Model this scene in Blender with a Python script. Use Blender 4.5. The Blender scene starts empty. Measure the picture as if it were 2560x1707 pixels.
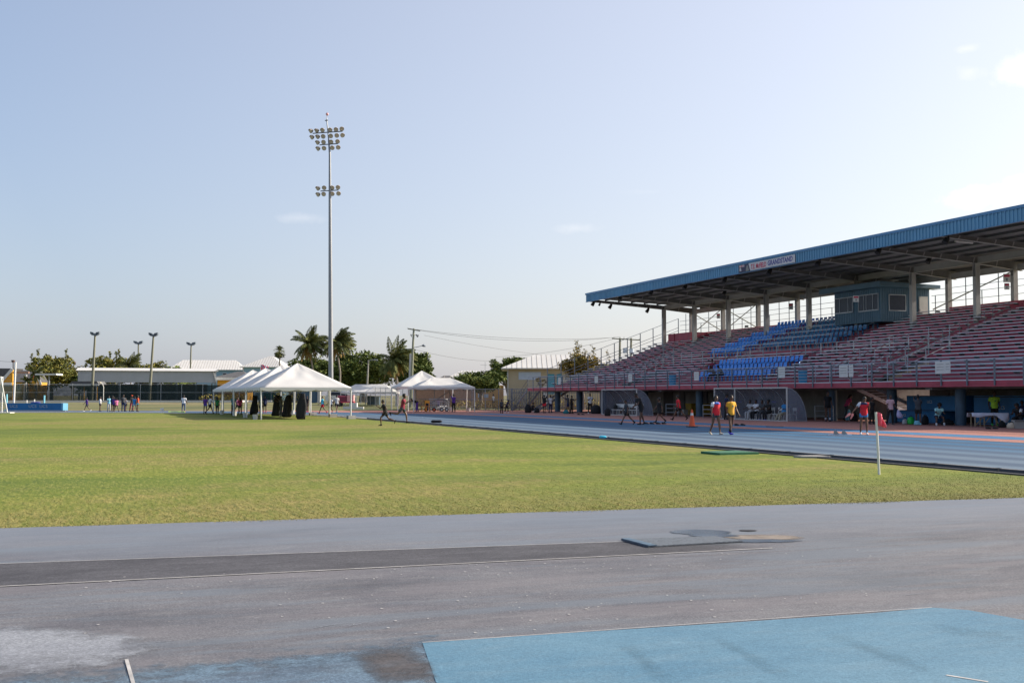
import bpy, bmesh, random, math
from math import sin, cos, tan, pi, radians, atan, atan2, sqrt, degrees
from mathutils import Vector, Matrix

S = bpy.context.scene
C = S.collection
RND = random.Random(7)

# ------------------------------------------------------------------ camera
F = 2900.0; EYE = 1.65; YH = 988.0; CX = 1280.0; CY = 853.5
TH = atan((1280 - 215) / F); PH = atan((YH - CY) / F)
st, ct, sp, cp = sin(TH), cos(TH), sin(PH), cos(PH)
RIGHT = Vector((ct, -st, 0)); FWD = Vector((st, ct, 0))
cam = bpy.data.cameras.new('camera'); cam.sensor_width = 36; cam.lens = F / 2560 * 36
cam.clip_end = 6000; cam.clip_start = 0.1
camo = bpy.data.objects.new('camera', cam); C.objects.link(camo)
camo.location = (0, 0, EYE); camo.rotation_euler = (pi / 2 + PH, 0, -TH)
S.camera = camo

# ------------------------------------------------------------------ sun, sky, exposure
SUN_EL = radians(26.9)
sd = Vector((0.998 * cos(SUN_EL), -0.06 * cos(SUN_EL), sin(SUN_EL))).normalized()
SKY_STRENGTH = 0.12
sl = bpy.data.lights.new('sun', 'SUN'); sl.energy = 5.0; sl.angle = radians(0.55); sl.color = (1.0, 0.9, 0.76)
so = bpy.data.objects.new('sun', sl); C.objects.link(so)
so.rotation_euler = (-sd).to_track_quat('-Z', 'Y').to_euler(); so.location = (60, -20, 60)
w = bpy.data.worlds.new('World'); S.world = w; w.use_nodes = True
nt = w.node_tree; nt.nodes.clear()
def N(tree, t, **kw):
    n = tree.nodes.new(t)
    for k, v in kw.items():
        if k.startswith('i_'):
            n.inputs[k[2:].replace('_', ' ')].default_value = v
        else: setattr(n, k, v)
    return n
sky = N(nt, 'ShaderNodeTexSky', sky_type='NISHITA', sun_disc=False, sun_elevation=SUN_EL,
        sun_rotation=atan2(sd.x, sd.y), air_density=1.0, dust_density=1.6, ozone_density=1.7, altitude=0.0)
tc = N(nt, 'ShaderNodeTexCoord')
def raydir(px, py):
    a = (px - CX) / F; b = (CY - py) / F
    f = cp - b * sp; u = sp + b * cp
    return Vector((ct * a + st * f, -st * a + ct * f, u))
noi = N(nt, 'ShaderNodeTexNoise', i_Scale=26.0, i_Detail=7.0, i_Roughness=0.62)
nt.links.new(tc.outputs['Generated'], noi.inputs['Vector'])
def vmath(op, a, b):
    n = N(nt, 'ShaderNodeVectorMath', operation=op)
    for i, v in enumerate((a, b)):
        if hasattr(v, 'is_linked'): nt.links.new(v, n.inputs[i])
        else: n.inputs[i].default_value = v
    return n.outputs['Value'] if op == 'DOT_PRODUCT' else n.outputs[0]
def fmath(op, a, b=0.0, clamp=False):
    n = N(nt, 'ShaderNodeMath', operation=op, use_clamp=clamp)
    for i, v in enumerate((a, b)):
        if hasattr(v, 'is_linked'): nt.links.new(v, n.inputs[i])
        else: n.inputs[i].default_value = v
    return n.outputs[0]
col = sky.outputs[0]
# thin humid haze whitening the clear sky, denser low down
sz = N(nt, 'ShaderNodeSeparateXYZ'); nt.links.new(tc.outputs['Generated'], sz.inputs[0])
hz0 = fmath('MULTIPLY', fmath('SUBTRACT', 1.0, fmath('MULTIPLY', sz.outputs[2], 1.6), True), 0.45, True)
hz1 = fmath('ADD', hz0, 0.10)
mxh = N(nt, 'ShaderNodeMix', data_type='RGBA'); nt.links.new(hz1, mxh.inputs['Factor']); nt.links.new(col, mxh.inputs[6]); mxh.inputs[7].default_value = (2.72, 2.93, 3.9, 1)
glow = fmath('MULTIPLY', fmath('ADD', vmath('DOT_PRODUCT', tc.outputs['Generated'], tuple(sd)), 0.02), 1.0, True)
mxg = N(nt, 'ShaderNodeMix', data_type='RGBA', blend_type='ADD'); nt.links.new(glow, mxg.inputs['Factor']); nt.links.new(mxh.outputs[2], mxg.inputs[6]); mxg.inputs[7].default_value = (2.3, 1.76, 1.1, 1)
col = mxg.outputs[2]
for (px, py, a, b, amt) in [(2485, 488, 125, 36, 1.0), (2555, 165, 70, 45, .8), (2415, 122, 40, 16, .35), (2425, 180, 45, 26, .3),
                            (745, 545, 75, 16, .16), (1440, 570, 60, 16, .18), (1620, 480, 90, 10, .05)]:
    d = raydir(px, py).normalized()
    r = Vector((d.y, -d.x, 0)).normalized(); u = r.cross(d).normalized()
    off = vmath('SUBTRACT', tc.outputs['Generated'], tuple(d))
    x = fmath('MULTIPLY', vmath('DOT_PRODUCT', off, tuple(r)), F / a)
    y = fmath('MULTIPLY', vmath('DOT_PRODUCT', off, tuple(u)), F / b)
    rr = fmath('SQRT', fmath('ADD', fmath('MULTIPLY', x, x), fmath('MULTIPLY', y, y)))
    m = fmath('SUBTRACT', 1.0, rr)
    m = fmath('ADD', m, fmath('MULTIPLY', fmath('SUBTRACT', noi.outputs[0], 0.5), 2.6))
    m = fmath('MULTIPLY', m, 1.3, True)
    m = fmath('MULTIPLY', m, amt, True)
    mx = N(nt, 'ShaderNodeMix', data_type='RGBA')
    nt.links.new(m, mx.inputs['Factor']); nt.links.new(col, mx.inputs[6]); mx.inputs[7].default_value = (6.6, 6.4, 6.3, 1)
    col = mx.outputs[2]
bg = N(nt, 'ShaderNodeBackground', i_Strength=SKY_STRENGTH)
wo = N(nt, 'ShaderNodeOutputWorld')
nt.links.new(col, bg.inputs[0]); nt.links.new(bg.outputs[0], wo.inputs[0])
S.view_settings.view_transform = 'Standard'; S.view_settings.look = 'None'
S.view_settings.exposure = 0.65; S.view_settings.gamma = 1.0

# ------------------------------------------------------------------ surveying helpers (photo pixel -> place in the world)
def G(px, py, z=0.0):
    r = raydir(px, py); t = (z - EYE) / r.z
    return Vector((r.x * t, r.y * t, z))
def PX(px, py, X):
    r = raydir(px, py); t = X / r.x
    return Vector((X, r.y * t, EYE + r.z * t))
def PD(px, py, D):
    r = raydir(px, py); r = r / (r.x * st + r.y * ct)
    return Vector((r.x * D, r.y * D, EYE + r.z * D))
def smooth(a, b, v):
    t = max(0, min(1, (v - a) / (b - a))); return t * t * (3 - 2 * t)
OC = (-18.0, 86.0)
def terrain(x, y):
    dx, dy = x - OC[0], y - OC[1]
    r = sqrt(dx * dx + dy * dy); a = degrees(atan2(dy, dx))
    if a < -90: a += 360
    wgt = smooth(28, 62, a) * (1 - smooth(190, 215, a))
    return 0.62 * smooth(54, 80, r) * wgt
def base(px, D):
    p = PD(px, YH, D); return Vector((p.x, p.y, terrain(p.x, p.y)))

# ------------------------------------------------------------------ mesh builder
class MB:
    def __init__(s): s.v = []; s.f = []; s.m = []
    def add(s, vs, fs, mi=0):
        o = len(s.v); s.v += [tuple(v) for v in vs]
        s.f += [tuple(i + o for i in f) for f in fs]; s.m += [mi] * len(fs)
        return s
    def box(s, x0, x1, y0, y1, z0, z1, mi=0):
        return s.add([(x0, y0, z0), (x1, y0, z0), (x1, y1, z0), (x0, y1, z0), (x0, y0, z1), (x1, y0, z1), (x1, y1, z1), (x0, y1, z1)],
                     [(3, 2, 1, 0), (4, 5, 6, 7), (0, 1, 5, 4), (1, 2, 6, 5), (2, 3, 7, 6), (3, 0, 4, 7)], mi)
    def bar(s, p, q, w, h, mi=0, up=(0, 0, 1)):
        p, q = Vector(p), Vector(q); d = (q - p).normalized(); up = Vector(up)
        if abs(d.dot(up)) > .99: up = Vector((0, 1, 0))
        a = d.cross(up).normalized() * w / 2; b = a.cross(d).normalized() * h / 2
        vs = [p - a - b, p + a - b, p + a + b, p - a + b, q - a - b, q + a - b, q + a + b, q - a + b]
        return s.add(vs, [(3, 2, 1, 0), (4, 5, 6, 7), (0, 1, 5, 4), (1, 2, 6, 5), (2, 3, 7, 6), (3, 0, 4, 7)], mi)
    def loft(s, rings, mi=0, caps=True, closed=True):
        n = len(rings[0]); vs = [v for r in rings for v in r]; fs = []
        for i in range(len(rings) - 1):
            for j in range(n if closed else n - 1):
                k = (j + 1) % n
                fs.append((i * n + j, i * n + k, (i + 1) * n + k, (i + 1) * n + j))
        if caps: fs.append(tuple(range(n))[::-1]); fs.append(tuple(range((len(rings) - 1) * n, len(rings) * n)))
        return s.add(vs, fs, mi)
    def tube(s, pts, r, n=8, mi=0, caps=True):
        pts = [Vector(p) for p in pts]; rs = r if isinstance(r, (list, tuple)) else [r] * len(pts)
        rings = []; ref = None
        for i, p in enumerate(pts):
            d = (pts[min(i + 1, len(pts) - 1)] - pts[max(i - 1, 0)]).normalized()
            if ref is None: ref = Vector((1, 0, 0)) if abs(d.x) < .9 else Vector((0, 1, 0))
            a = (ref - d * ref.dot(d)).normalized(); b = d.cross(a); ref = a
            rings.append([p + a * cos(2 * pi * j / n) * rs[i] + b * sin(2 * pi * j / n) * rs[i] for j in range(n)])
        return s.loft(rings, mi, caps)
    def ball(s, c, r, nu=10, nv=7, mi=0, M=None):
        if not isinstance(r, (tuple, list)): r = (r, r, r)
        c = Vector(c); vs = []; fs = []
        for i in range(nv + 1):
            t = pi * i / nv
            for j in range(nu):
                p = 2 * pi * j / nu
                q = Vector((r[0] * sin(t) * cos(p), r[1] * sin(t) * sin(p), r[2] * cos(t)))
                if M is not None: q = M @ q
                vs.append(c + q)
        for i in range(nv):
            for j in range(nu):
                k = (j + 1) % nu; fs.append((i * nu + j, (i + 1) * nu + j, (i + 1) * nu + k, i * nu + k))
        return s.add(vs, fs, mi)
    def prism(s, poly, axis, a, b, mi=0):
        def P(u, v, t): return {'x': (t, u, v), 'y': (u, t, v), 'z': (u, v, t)}[axis]
        n = len(poly)
        return s.add([P(u, v, a) for u, v in poly] + [P(u, v, b) for u, v in poly],
                     [tuple(range(n))[::-1], tuple(range(n, 2 * n))] + [(i, (i + 1) % n, (i + 1) % n + n, i + n) for i in range(n)], mi)
    def mesh(s, name, mats, sm=False):
        me = bpy.data.meshes.new(name); me.from_pydata(s.v, [], s.f)
        for m in (mats if isinstance(mats, (list, tuple)) else [mats]): me.materials.append(m)
        if any(s.m): me.polygons.foreach_set('material_index', s.m)
        bm = bmesh.new(); bm.from_mesh(me); bmesh.ops.recalc_face_normals(bm, faces=bm.faces); bm.to_mesh(me); bm.free()
        if sm: me.polygons.foreach_set('use_smooth', [True] * len(me.polygons))
        me.update(); return me
def link(name, me, parent=None):
    o = bpy.data.objects.new(name, me); C.objects.link(o)
    if parent is not None: o.parent = parent
    return o
def obj(name, mb, mats, parent=None, sm=False):
    return link(name, mb.mesh(name, mats, sm), parent)
def tag(o, label, cat, group=None):
    o['label'] = label; o['category'] = cat
    if group: o['group'] = group
    return o
def thing(name, label, cat, loc=(0, 0, 0), rz=0.0, group=None):
    o = bpy.data.objects.new(name, None); C.objects.link(o); o.empty_display_size = .3
    o.location = loc; o.rotation_euler = (0, 0, rz)
    return tag(o, label, cat, group)
def kind(o, k): o['kind'] = k; return o
def copy_tree(o, parent=None):
    c = o.copy(); C.objects.link(c)
    if parent is not None: c.parent = parent
    for ch in list(o.children): copy_tree(ch, c)
    return c

# ------------------------------------------------------------------ materials
MATS = {}
def mat(name, colr, rough=.7, var=.12, scale=3.0, metal=0.0, bump=0.0, bscale=None, stretch=(1, 1, 1), spec=.5, col2=None, detail=5):
    if name in MATS: return MATS[name]
    m = bpy.data.materials.new(name); m.use_nodes = True; t = m.node_tree; p = t.nodes['Principled BSDF']
    p.inputs['Roughness'].default_value = rough; p.inputs['Metallic'].default_value = metal
    p.inputs['Specular IOR Level'].default_value = spec
    tcn = N(t, 'ShaderNodeTexCoord'); mp = N(t, 'ShaderNodeMapping'); mp.inputs['Scale'].default_value = stretch
    t.links.new(tcn.outputs['Object'], mp.inputs[0])
    no = N(t, 'ShaderNodeTexNoise', i_Scale=scale, i_Detail=detail, i_Roughness=.6); t.links.new(mp.outputs[0], no.inputs[0])
    cr = N(t, 'ShaderNodeValToRGB'); t.links.new(no.outputs[0], cr.inputs[0])
    a = [max(0, c * (1 - var)) for c in colr]; b = [c * (1 + var) for c in (col2 or colr)]
    cr.color_ramp.elements[0].position = .3; cr.color_ramp.elements[1].position = .7
    cr.color_ramp.elements[0].color = (*a, 1); cr.color_ramp.elements[1].color = (*b, 1)
    t.links.new(cr.outputs[0], p.inputs['Base Color'])
    if bump:
        nb = N(t, 'ShaderNodeTexNoise', i_Scale=bscale or scale * 6, i_Detail=3.0); t.links.new(mp.outputs[0], nb.inputs[0])
        bp = N(t, 'ShaderNodeBump', i_Strength=bump, i_Distance=.02); t.links.new(nb.outputs[0], bp.inputs['Height']); t.links.new(bp.outputs[0], p.inputs['Normal'])
    MATS[name] = m; return m
class NT:                                                            # small node-graph helper for the larger surfaces
    def __init__(s, name, rough=.8):
        s.m = bpy.data.materials.new(name); s.m.use_nodes = True; s.t = s.m.node_tree
        s.p = s.t.nodes['Principled BSDF']; s.p.inputs['Roughness'].default_value = rough
        s.tc = N(s.t, 'ShaderNodeTexCoord').outputs['Object']; MATS[name] = s.m
    def noise(s, scale, detail=4, rough=.6, stretch=None, dist=0.0, rot=0.0):
        v = s.tc
        if stretch or rot:
            mp = N(s.t, 'ShaderNodeMapping'); mp.inputs['Scale'].default_value = stretch or (1, 1, 1); mp.inputs['Rotation'].default_value = (0, 0, rot)
            s.t.links.new(v, mp.inputs[0]); v = mp.outputs[0]
        n = N(s.t, 'ShaderNodeTexNoise', i_Scale=scale, i_Detail=detail, i_Roughness=rough, i_Distortion=dist)
        s.t.links.new(v, n.inputs['Vector']); return n.outputs[0]
    def ramp(s, fac, stops):
        r = N(s.t, 'ShaderNodeValToRGB'); e = r.color_ramp.elements
        while len(e) < len(stops): e.new(.5)
        for i, (pos, c) in enumerate(stops):
            e[i].position = pos; e[i].color = (*(c if isinstance(c, (tuple, list)) else (c, c, c)), 1)
        s.t.links.new(fac, r.inputs[0]); return r.outputs[0]
    def mix(s, fac, a, b, mode='MIX'):
        n = N(s.t, 'ShaderNodeMix', data_type='RGBA', blend_type=mode)
        for i, v in ((0, fac), (6, a), (7, b)):
            if hasattr(v, 'is_linked'): s.t.links.new(v, n.inputs[i])
            else: n.inputs[i].default_value = v if i == 0 else (*v, 1)
        return n.outputs[2]
    def math(s, op, a, b=0.0, clamp=False):
        n = N(s.t, 'ShaderNodeMath', operation=op, use_clamp=clamp)
        for i, v in enumerate((a, b)):
            if hasattr(v, 'is_linked'): s.t.links.new(v, n.inputs[i])
            else: n.inputs[i].default_value = v
        return n.outputs[0]
    def xyz(s):
        n = N(s.t, 'ShaderNodeSeparateXYZ'); s.t.links.new(s.tc, n.inputs[0]); return n.outputs
    def bump(s, h, strength, dist=.02):
        b = N(s.t, 'ShaderNodeBump', i_Strength=strength, i_Distance=dist); s.t.links.new(h, b.inputs['Height']); s.t.links.new(b.outputs[0], s.p.inputs['Normal'])
    def out(s, c): s.t.links.new(c, s.p.inputs['Base Color']); return s.m

# grass: mottled green, yellow and straw, in patches drawn out across the field
g = NT('turf', .95); g.p.inputs['Specular IOR Level'].default_value = .15
big = g.noise(.085, 5, .62, (0.75, 1.15, 1), .6); mid = g.noise(.4, 6, .65, (.7, 1.5, 1), .5); fine = g.noise(42, 4, .8); fin2 = g.noise(6, 6, .8)
c0 = g.ramp(big, [(.40, (.08, .125, .02)), (.465, (.185, .235, .032)), (.51, (.275, .295, .048)), (.565, (.34, .265, .10))])
c1 = g.mix(g.ramp(mid, [(.44, 0.0), (.57, .75)]), c0, (.215, .265, .03))
c1 = g.mix(g.ramp(g.noise(.075, 6, .68, (.55, 1.3, 1), .8, .3), [(.515, 0.0), (.60, .8)]), c1, (.36, .265, .105))
c1 = g.mix(g.ramp(g.noise(.11, 5, .65, (.5, 1.4, 1), .6, -.4), [(.54, 0.0), (.63, .7)]), c1, (.115, .175, .026))
c2 = g.mix(g.ramp(fin2, [(.47, 0.0), (.66, .65)]), c1, (.10, .14, .02))
xs = g.xyz()
edge = g.math('SUBTRACT', xs[1], g.math('MULTIPLY', xs[0], -.065))
edge = g.math('ADD', edge, g.math('MULTIPLY', g.noise(.5, 4), 3.5))
dry = g.ramp(g.math('MULTIPLY', g.math('SUBTRACT', edge, 16.5), .16, True), [(0, .75), (.5, .45), (1, 0.0)])
c3 = g.mix(dry, c2, (.265, .21, .085))
c4 = g.mix(g.ramp(fine, [(.36, .75), (.55, 0.0)]), c3, (.06, .068, .02)); c4 = g.mix(g.ramp(fine, [(.55, 0.0), (.72, .5)]), c4, (.36, .33, .12))
gr1 = g.noise(1.0, 5, .85, (17, 2.2, 1), 0, TH); gr2 = g.noise(1.0, 3, .75, (3.4, .6, 1), .3, TH)
c4 = g.mix(g.ramp(gr1, [(.38, .85), (.52, 0.0)]), c4, (.065, .095, .022)); c4 = g.mix(g.ramp(gr1, [(.52, 0.0), (.66, .75)]), c4, (.36, .33, .11))
c4 = g.mix(g.ramp(gr2, [(.4, .5), (.54, 0.0)]), c4, (.12, .16, .022))
g.bump(fine, .22, .02); TURF = g.out(c4)
# surface of the running track (blue; sunlit paling painted into the inner lanes)
def track_mat(name, a, b, stain, sc=.5, lanes=False, grain=1.0, far=False):
    g = NT(name, .85); g.p.inputs['Specular IOR Level'].default_value = .3
    n1 = g.noise(sc, 6, .65, (.6, 1.2, 1), .5); n2 = g.noise(2.6, 6, .7, (.5, 1.3, 1), .3); n3 = g.noise(58, 3, .75); n4 = g.noise(15, 4, .7); n5 = g.noise(130, 2, .6)
    c = g.ramp(n1, [(.36, a), (.62, b)])
    c = g.mix(g.ramp(n2, [(.48, 0.0), (.72, .7)]), c, stain)
    c = g.mix(g.ramp(g.noise(1.3, 5, .7, (.35, 1.5, 1), .6), [(.52, 0.0), (.7, .5 * grain)]), c, tuple(v * .62 for v in a))
    c = g.mix(g.ramp(n4, [(.3, .4 * grain), (.6, 0.0)]), c, tuple(v * .6 for v in a))
    c = g.mix(g.ramp(n3, [(.36, .55 * grain), (.56, 0.0)]), c, tuple(v * .42 for v in a))
    c = g.mix(g.ramp(n3, [(.56, 0.0), (.74, .45 * grain)]), c, tuple(min(1, v * 1.7) for v in b))
    c = g.mix(g.ramp(g.noise(5.5, 3, .5), [(.70, 0.0), (.74, .35 * grain)]), c, tuple(min(1, v * 1.5) for v in b))
    if lanes:
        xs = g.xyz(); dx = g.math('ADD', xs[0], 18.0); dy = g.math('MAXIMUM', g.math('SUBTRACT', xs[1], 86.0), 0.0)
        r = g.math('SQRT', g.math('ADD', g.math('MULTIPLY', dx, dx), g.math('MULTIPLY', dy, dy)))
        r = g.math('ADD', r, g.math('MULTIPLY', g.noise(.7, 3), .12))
        sunlit_mask = g.math('MULTIPLY', g.math('SUBTRACT', 45.5, r), .22, True)  # sun's wash-out painted into inner lanes, outer lanes kept shadow-dark blue
        c = g.mix(g.math('MULTIPLY', sunlit_mask, .8), c, (.115, .158, .205))
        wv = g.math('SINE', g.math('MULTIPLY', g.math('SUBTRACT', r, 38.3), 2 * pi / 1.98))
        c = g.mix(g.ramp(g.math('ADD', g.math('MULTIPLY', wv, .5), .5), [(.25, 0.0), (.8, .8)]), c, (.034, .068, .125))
    if far:
        hu = g.noise(.9, 6, .7, (.22, 1.6, 1), .4)
        c = g.mix(g.ramp(hu, [(.40, .55), (.50, 0.0)]), c, (.135, .165, .20)); c = g.mix(g.ramp(hu, [(.52, 0.0), (.62, .38)]), c, (.188, .174, .186))
        xs = g.xyz(); ed = g.math('ADD', g.math('ADD', xs[1], g.math('MULTIPLY', xs[0], .05)), g.math('MULTIPLY', g.noise(.6, 5), 2.4))
        c = g.mix(g.ramp(g.math('MULTIPLY', g.math('SUBTRACT', ed, 12.6), .35, True), [(0, 0.0), (1, .55)]), c, (.165, .20, .25))
    g.bump(n3, .35, .008)
    return g.out(c)
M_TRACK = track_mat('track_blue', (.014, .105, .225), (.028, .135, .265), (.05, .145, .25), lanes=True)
M_ZONE = track_mat('zone_grey', (.115, .117, .137), (.185, .186, .202), (.235, .235, .245), .38, far=True)
M_RUN = track_mat('runway_dark', (.062, .062, .072), (.095, .094, .106), (.14, .14, .155), .6)
M_BLUEP = track_mat('bright_blue_patch', (.085, .195, .29), (.125, .245, .335), (.15, .25, .32), .5, grain=.6)
M_FADED = track_mat('faded_blue', (.10, .15, .215), (.155, .24, .315), (.10, .09, .098), 1.1)
M_BROWN = track_mat('worn_brown', (.085, .078, .08), (.125, .115, .12), (.14, .18, .23), .8)
M_SALMON = track_mat('salmon_paving', (.36, .155, .125), (.44, .205, .165), (.40, .22, .185), .8)
M_STRIP = track_mat('blue_strip', (.03, .15, .32), (.055, .19, .36), (.10, .21, .32), .6)
M_LIGHTP = track_mat('pale_scuffed', (.22, .235, .27), (.30, .32, .355), (.34, .36, .39), .9)
M_SAND = mat('sand_grey', (.20, .195, .19), .95, .25, 1.5, bump=.3)
M_DIRT = mat('dirt', (.25, .175, .11), .95, .35, .6)
M_LINE = mat('line_paint', (.42, .41, .40), .8, .25, 6.0)
M_WET = mat('wet_film', (.06, .085, .125), .14, .3, 2.0)
M_RUST = mat('rust_silt', (.19, .16, .135), .9, .35, 4.0)
M_WHITE = mat('white_paint', (.64, .64, .62), .5, .05)
M_OFFW = mat('off_white', (.52, .52, .50), .6, .08)
M_ALU = mat('aluminium', (.70, .72, .79), .5, .10, 2.0, metal=.1)
M_RED = mat('maroon_paint', (.37, .046, .082), .55, .2, 1.2)
M_REDD = mat('maroon_dark', (.20, .022, .05), .6, .25, .8)
M_GREY = mat('grey_paint', (.33, .325, .32), .6, .12, 1.0)
M_STEEL = mat('dark_steel', (.075, .08, .085), .6, .2, 1.0)
M_RAIL = mat('railing_grey', (.13, .16, .20), .5, .15, 1.0, metal=.3)
M_RAILL = mat('railing_light', (.36, .39, .43), .45, .1, 1.0, metal=.4)
M_BLUE = mat('fascia_blue', (.105, .29, .47), .45, .12, .5)
M_BLUET = mat('fascia_cap_blue', (.065, .22, .43), .4, .08, .5)
M_TEAL = mat('booth_blue', (.065, .14, .205), .5, .12, .8)
M_COLB = mat('column_blue', (.045, .095, .15), .55, .15, 1.5)
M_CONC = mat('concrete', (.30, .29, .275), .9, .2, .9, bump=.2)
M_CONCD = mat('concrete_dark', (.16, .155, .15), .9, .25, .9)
M_BLACK = mat('black', (.012, .012, .014), .6, .2)
M_BLKF = mat('black_fabric', (.012, .013, .016), .9, .3, 5.0)
M_GLASS = mat('dark_glass', (.03, .04, .065), .3, .1, spec=.25)
M_SEATB = mat('seat_blue', (.05, .26, .74), .45, .08, 1.0)
M_SEATD = mat('seat_navy', (.04, .17, .35), .4, .1, 1.0)
M_TENT = mat('tent_vinyl', (.60, .59, .57), .55, .05, .7, bump=.25, bscale=1.6)
M_WOOD = mat('weathered_wood', (.20, .20, .15), .9, .25, 1.0, stretch=(1, 1, .1))
M_ORANGE = mat('cone_orange', (.72, .10, .025), .5, .08)
M_UCS = mat('mat_blue', (.012, .14, .33), .6, .12, 1.0)
M_PINKF = mat('flag_pink', (.85, .10, .17), .7, .25, 8.0)

# ------------------------------------------------------------------ ground and track
def sheet(name, pts, z, m, k='structure'):
    mb = MB().add([(x, y, z) for x, y in pts], [tuple(range(len(pts)))])
    return kind(obj(name, mb, m), k)
GRD = NT('ground_dry', .95)
_c = GRD.ramp(GRD.noise(.05, 6, .65), [(.35, (.125, .14, .035)), (.5, (.19, .17, .055)), (.62, (.24, .18, .09))])
_c = GRD.mix(GRD.ramp(GRD.noise(9, 3), [(.35, .5), (.6, 0.0)]), _c, (.1, .1, .04)); GRD.out(_c)
mb = MB(); rr = [0, 20, 34, 50, 54, 58, 62, 66, 70, 75, 80, 90, 110, 140, 180, 240, 340, 500, 800, 1500, 3500]; NA = 144
vs = []
for r in rr:
    for j in range(NA):
        a = 2 * pi * j / NA; x, y = OC[0] + r * cos(a), OC[1] + r * sin(a); vs.append((x, y, terrain(x, y) - .05))
mb.add(vs, [(i * NA + j, i * NA + (j + 1) % NA, (i + 1) * NA + (j + 1) % NA, (i + 1) * NA + j) for i in range(1, len(rr) - 1) for j in range(NA)] + [tuple(range(NA, 2 * NA))])
kind(obj('ground', mb, GRD.m), 'structure')
_g = NT('bank_olive', .95); _q = _g.ramp(_g.noise(.12, 6, .65, (.4, 1.6, 1)), [(.4, (.075, .09, .022)), (.5, (.15, .15, .04)), (.6, (.24, .19, .08))]); GRD_OLIVE = _g.out(_g.mix(_g.ramp(_g.noise(8, 4, .8), [(.35, .6), (.6, 0.0)]), _q, (.06, .065, .02)))
def ring(r, a0=0, a1=180, n=90):
    return [(OC[0] + r * cos(radians(a0 + (a1 - a0) * i / n)), OC[1] + r * sin(radians(a0 + (a1 - a0) * i / n))) for i in range(n + 1)]
def band(name, r0, r1, z, m, y0=-25, a1=180, left=True, follow=False):
    def path(r):
        p = ([(OC[0] + r, y0), (OC[0] + r, 40)] if y0 is not None else []) + ring(r, 0, a1)
        if left: p += [(OC[0] - r, 40), (OC[0] - r, -25)]
        return p
    A, B = path(r0), path(r1); n = len(A)
    zz = lambda x, y: z + (terrain(x, y) if follow else 0)
    mb = MB().add([(x, y, zz(x, y)) for x, y in A] + [(x, y, zz(x, y)) for x, y in B], [(i, i + 1, n + i + 1, n + i) for i in range(n - 1)])
    return kind(obj(name, mb, m), 'structure')
def edge_y(x): return 15.75 - .065 * x
field = [(x, edge_y(x)) for x in (-60, -30, 0, 18.1)] + [(18.1, 40)] + ring(36.1) + [(-54.1, 40)]
sheet('grass_field', field, 0.0, TURF)
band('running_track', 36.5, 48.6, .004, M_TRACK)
band('track_inner_margin', 36.55, 37.45, .010, M_SAND)
band('outer_dirt_strip', 49.2, 53.2, -.03, M_DIRT, y0=None, follow=True)
band('bank_grass', 53.2, 74, -.028, GRD_OLIVE, y0=None, follow=True)
kind(obj('salmon_apron', MB().add([(30.6, -30, .008), (62, -30, .008), (62, 119, .008), (40.2, 120.5, .008), (34, 124.6, .008), (24, 133, .008), (15, 136.5, .008), (14.6, 122.5, .008), (23.5, 110.5, .008), (29, 98, .008), (30.6, 86, .008)], [tuple(range(11))]), M_SALMON), 'structure')
sheet('long_jump_runway', [(32.3, -30), (34.5, -30), (34.5, 100), (32.3, 100)], .012, M_STRIP)
sheet('event_zone', [(-60, -30), (18.1, -30), (18.1, edge_y(18.1)), (-60, edge_y(-60))], .003, M_ZONE)
def soften(m, name, sc=5.0, amax=1.0, wide=.55):                                          # the same surface, worn away to nothing along its edges
    if name in MATS: return MATS[name]
    c = m.copy(); c.name = name; t = c.node_tree; p = t.nodes['Principled BSDF']
    at = N(t, 'ShaderNodeAttribute', attribute_name='edge'); no = N(t, 'ShaderNodeTexNoise', i_Scale=sc, i_Detail=6.0, i_Roughness=.65); tcn = N(t, 'ShaderNodeTexCoord'); t.links.new(tcn.outputs['Object'], no.inputs[0])
    a = N(t, 'ShaderNodeMath', operation='MULTIPLY_ADD'); t.links.new(no.outputs[0], a.inputs[0]); a.inputs[1].default_value = 1.5
    b = N(t, 'ShaderNodeMath', operation='SUBTRACT'); t.links.new(at.outputs['Fac'], b.inputs[0]); b.inputs[1].default_value = 1.0; t.links.new(b.outputs[0], a.inputs[2])
    r = N(t, 'ShaderNodeMapRange', interpolation_type='SMOOTHSTEP'); t.links.new(a.outputs[0], r.inputs[0]); r.inputs[1].default_value = -.15; r.inputs[2].default_value = wide; r.inputs[4].default_value = amax
    t.links.new(r.outputs[0], p.inputs['Alpha']); MATS[name] = c; return c
def soft(name, pts, z, m, k0=.6, k1=1.18, sc=5.0, amax=1.0, wide=.55):
    pts = [Vector((p[0], p[1], 0)) for p in pts]; dense = []
    for a, b in zip(pts, pts[1:] + pts[:1]):
        for i in range(4): dense.append(a.lerp(b, i / 4))
    c = sum(dense, Vector()) / len(dense); n = len(dense); vs = [(c.x, c.y, z)]; ed = [1.0]; fs = []
    for k, e in ((k0, 1.0), (1.0, .5), (k1, 0.0)):
        for p in dense: q = c + (p - c) * k; vs.append((q.x, q.y, z)); ed.append(e)
    for j in range(n):
        fs.append((0, 1 + j, 1 + (j + 1) % n))
        for r in range(2): fs.append((1 + r * n + j, 1 + (r + 1) * n + j, 1 + (r + 1) * n + (j + 1) % n, 1 + r * n + (j + 1) % n))
    me = bpy.data.meshes.new(name); me.from_pydata(vs, [], fs); me.materials.append(soften(m, m.name + '_worn', sc, amax, wide))
    at = me.attributes.new('edge', 'FLOAT', 'POINT'); at.data.foreach_set('value', ed)
    return kind(link(name, me), 'structure')
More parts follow.
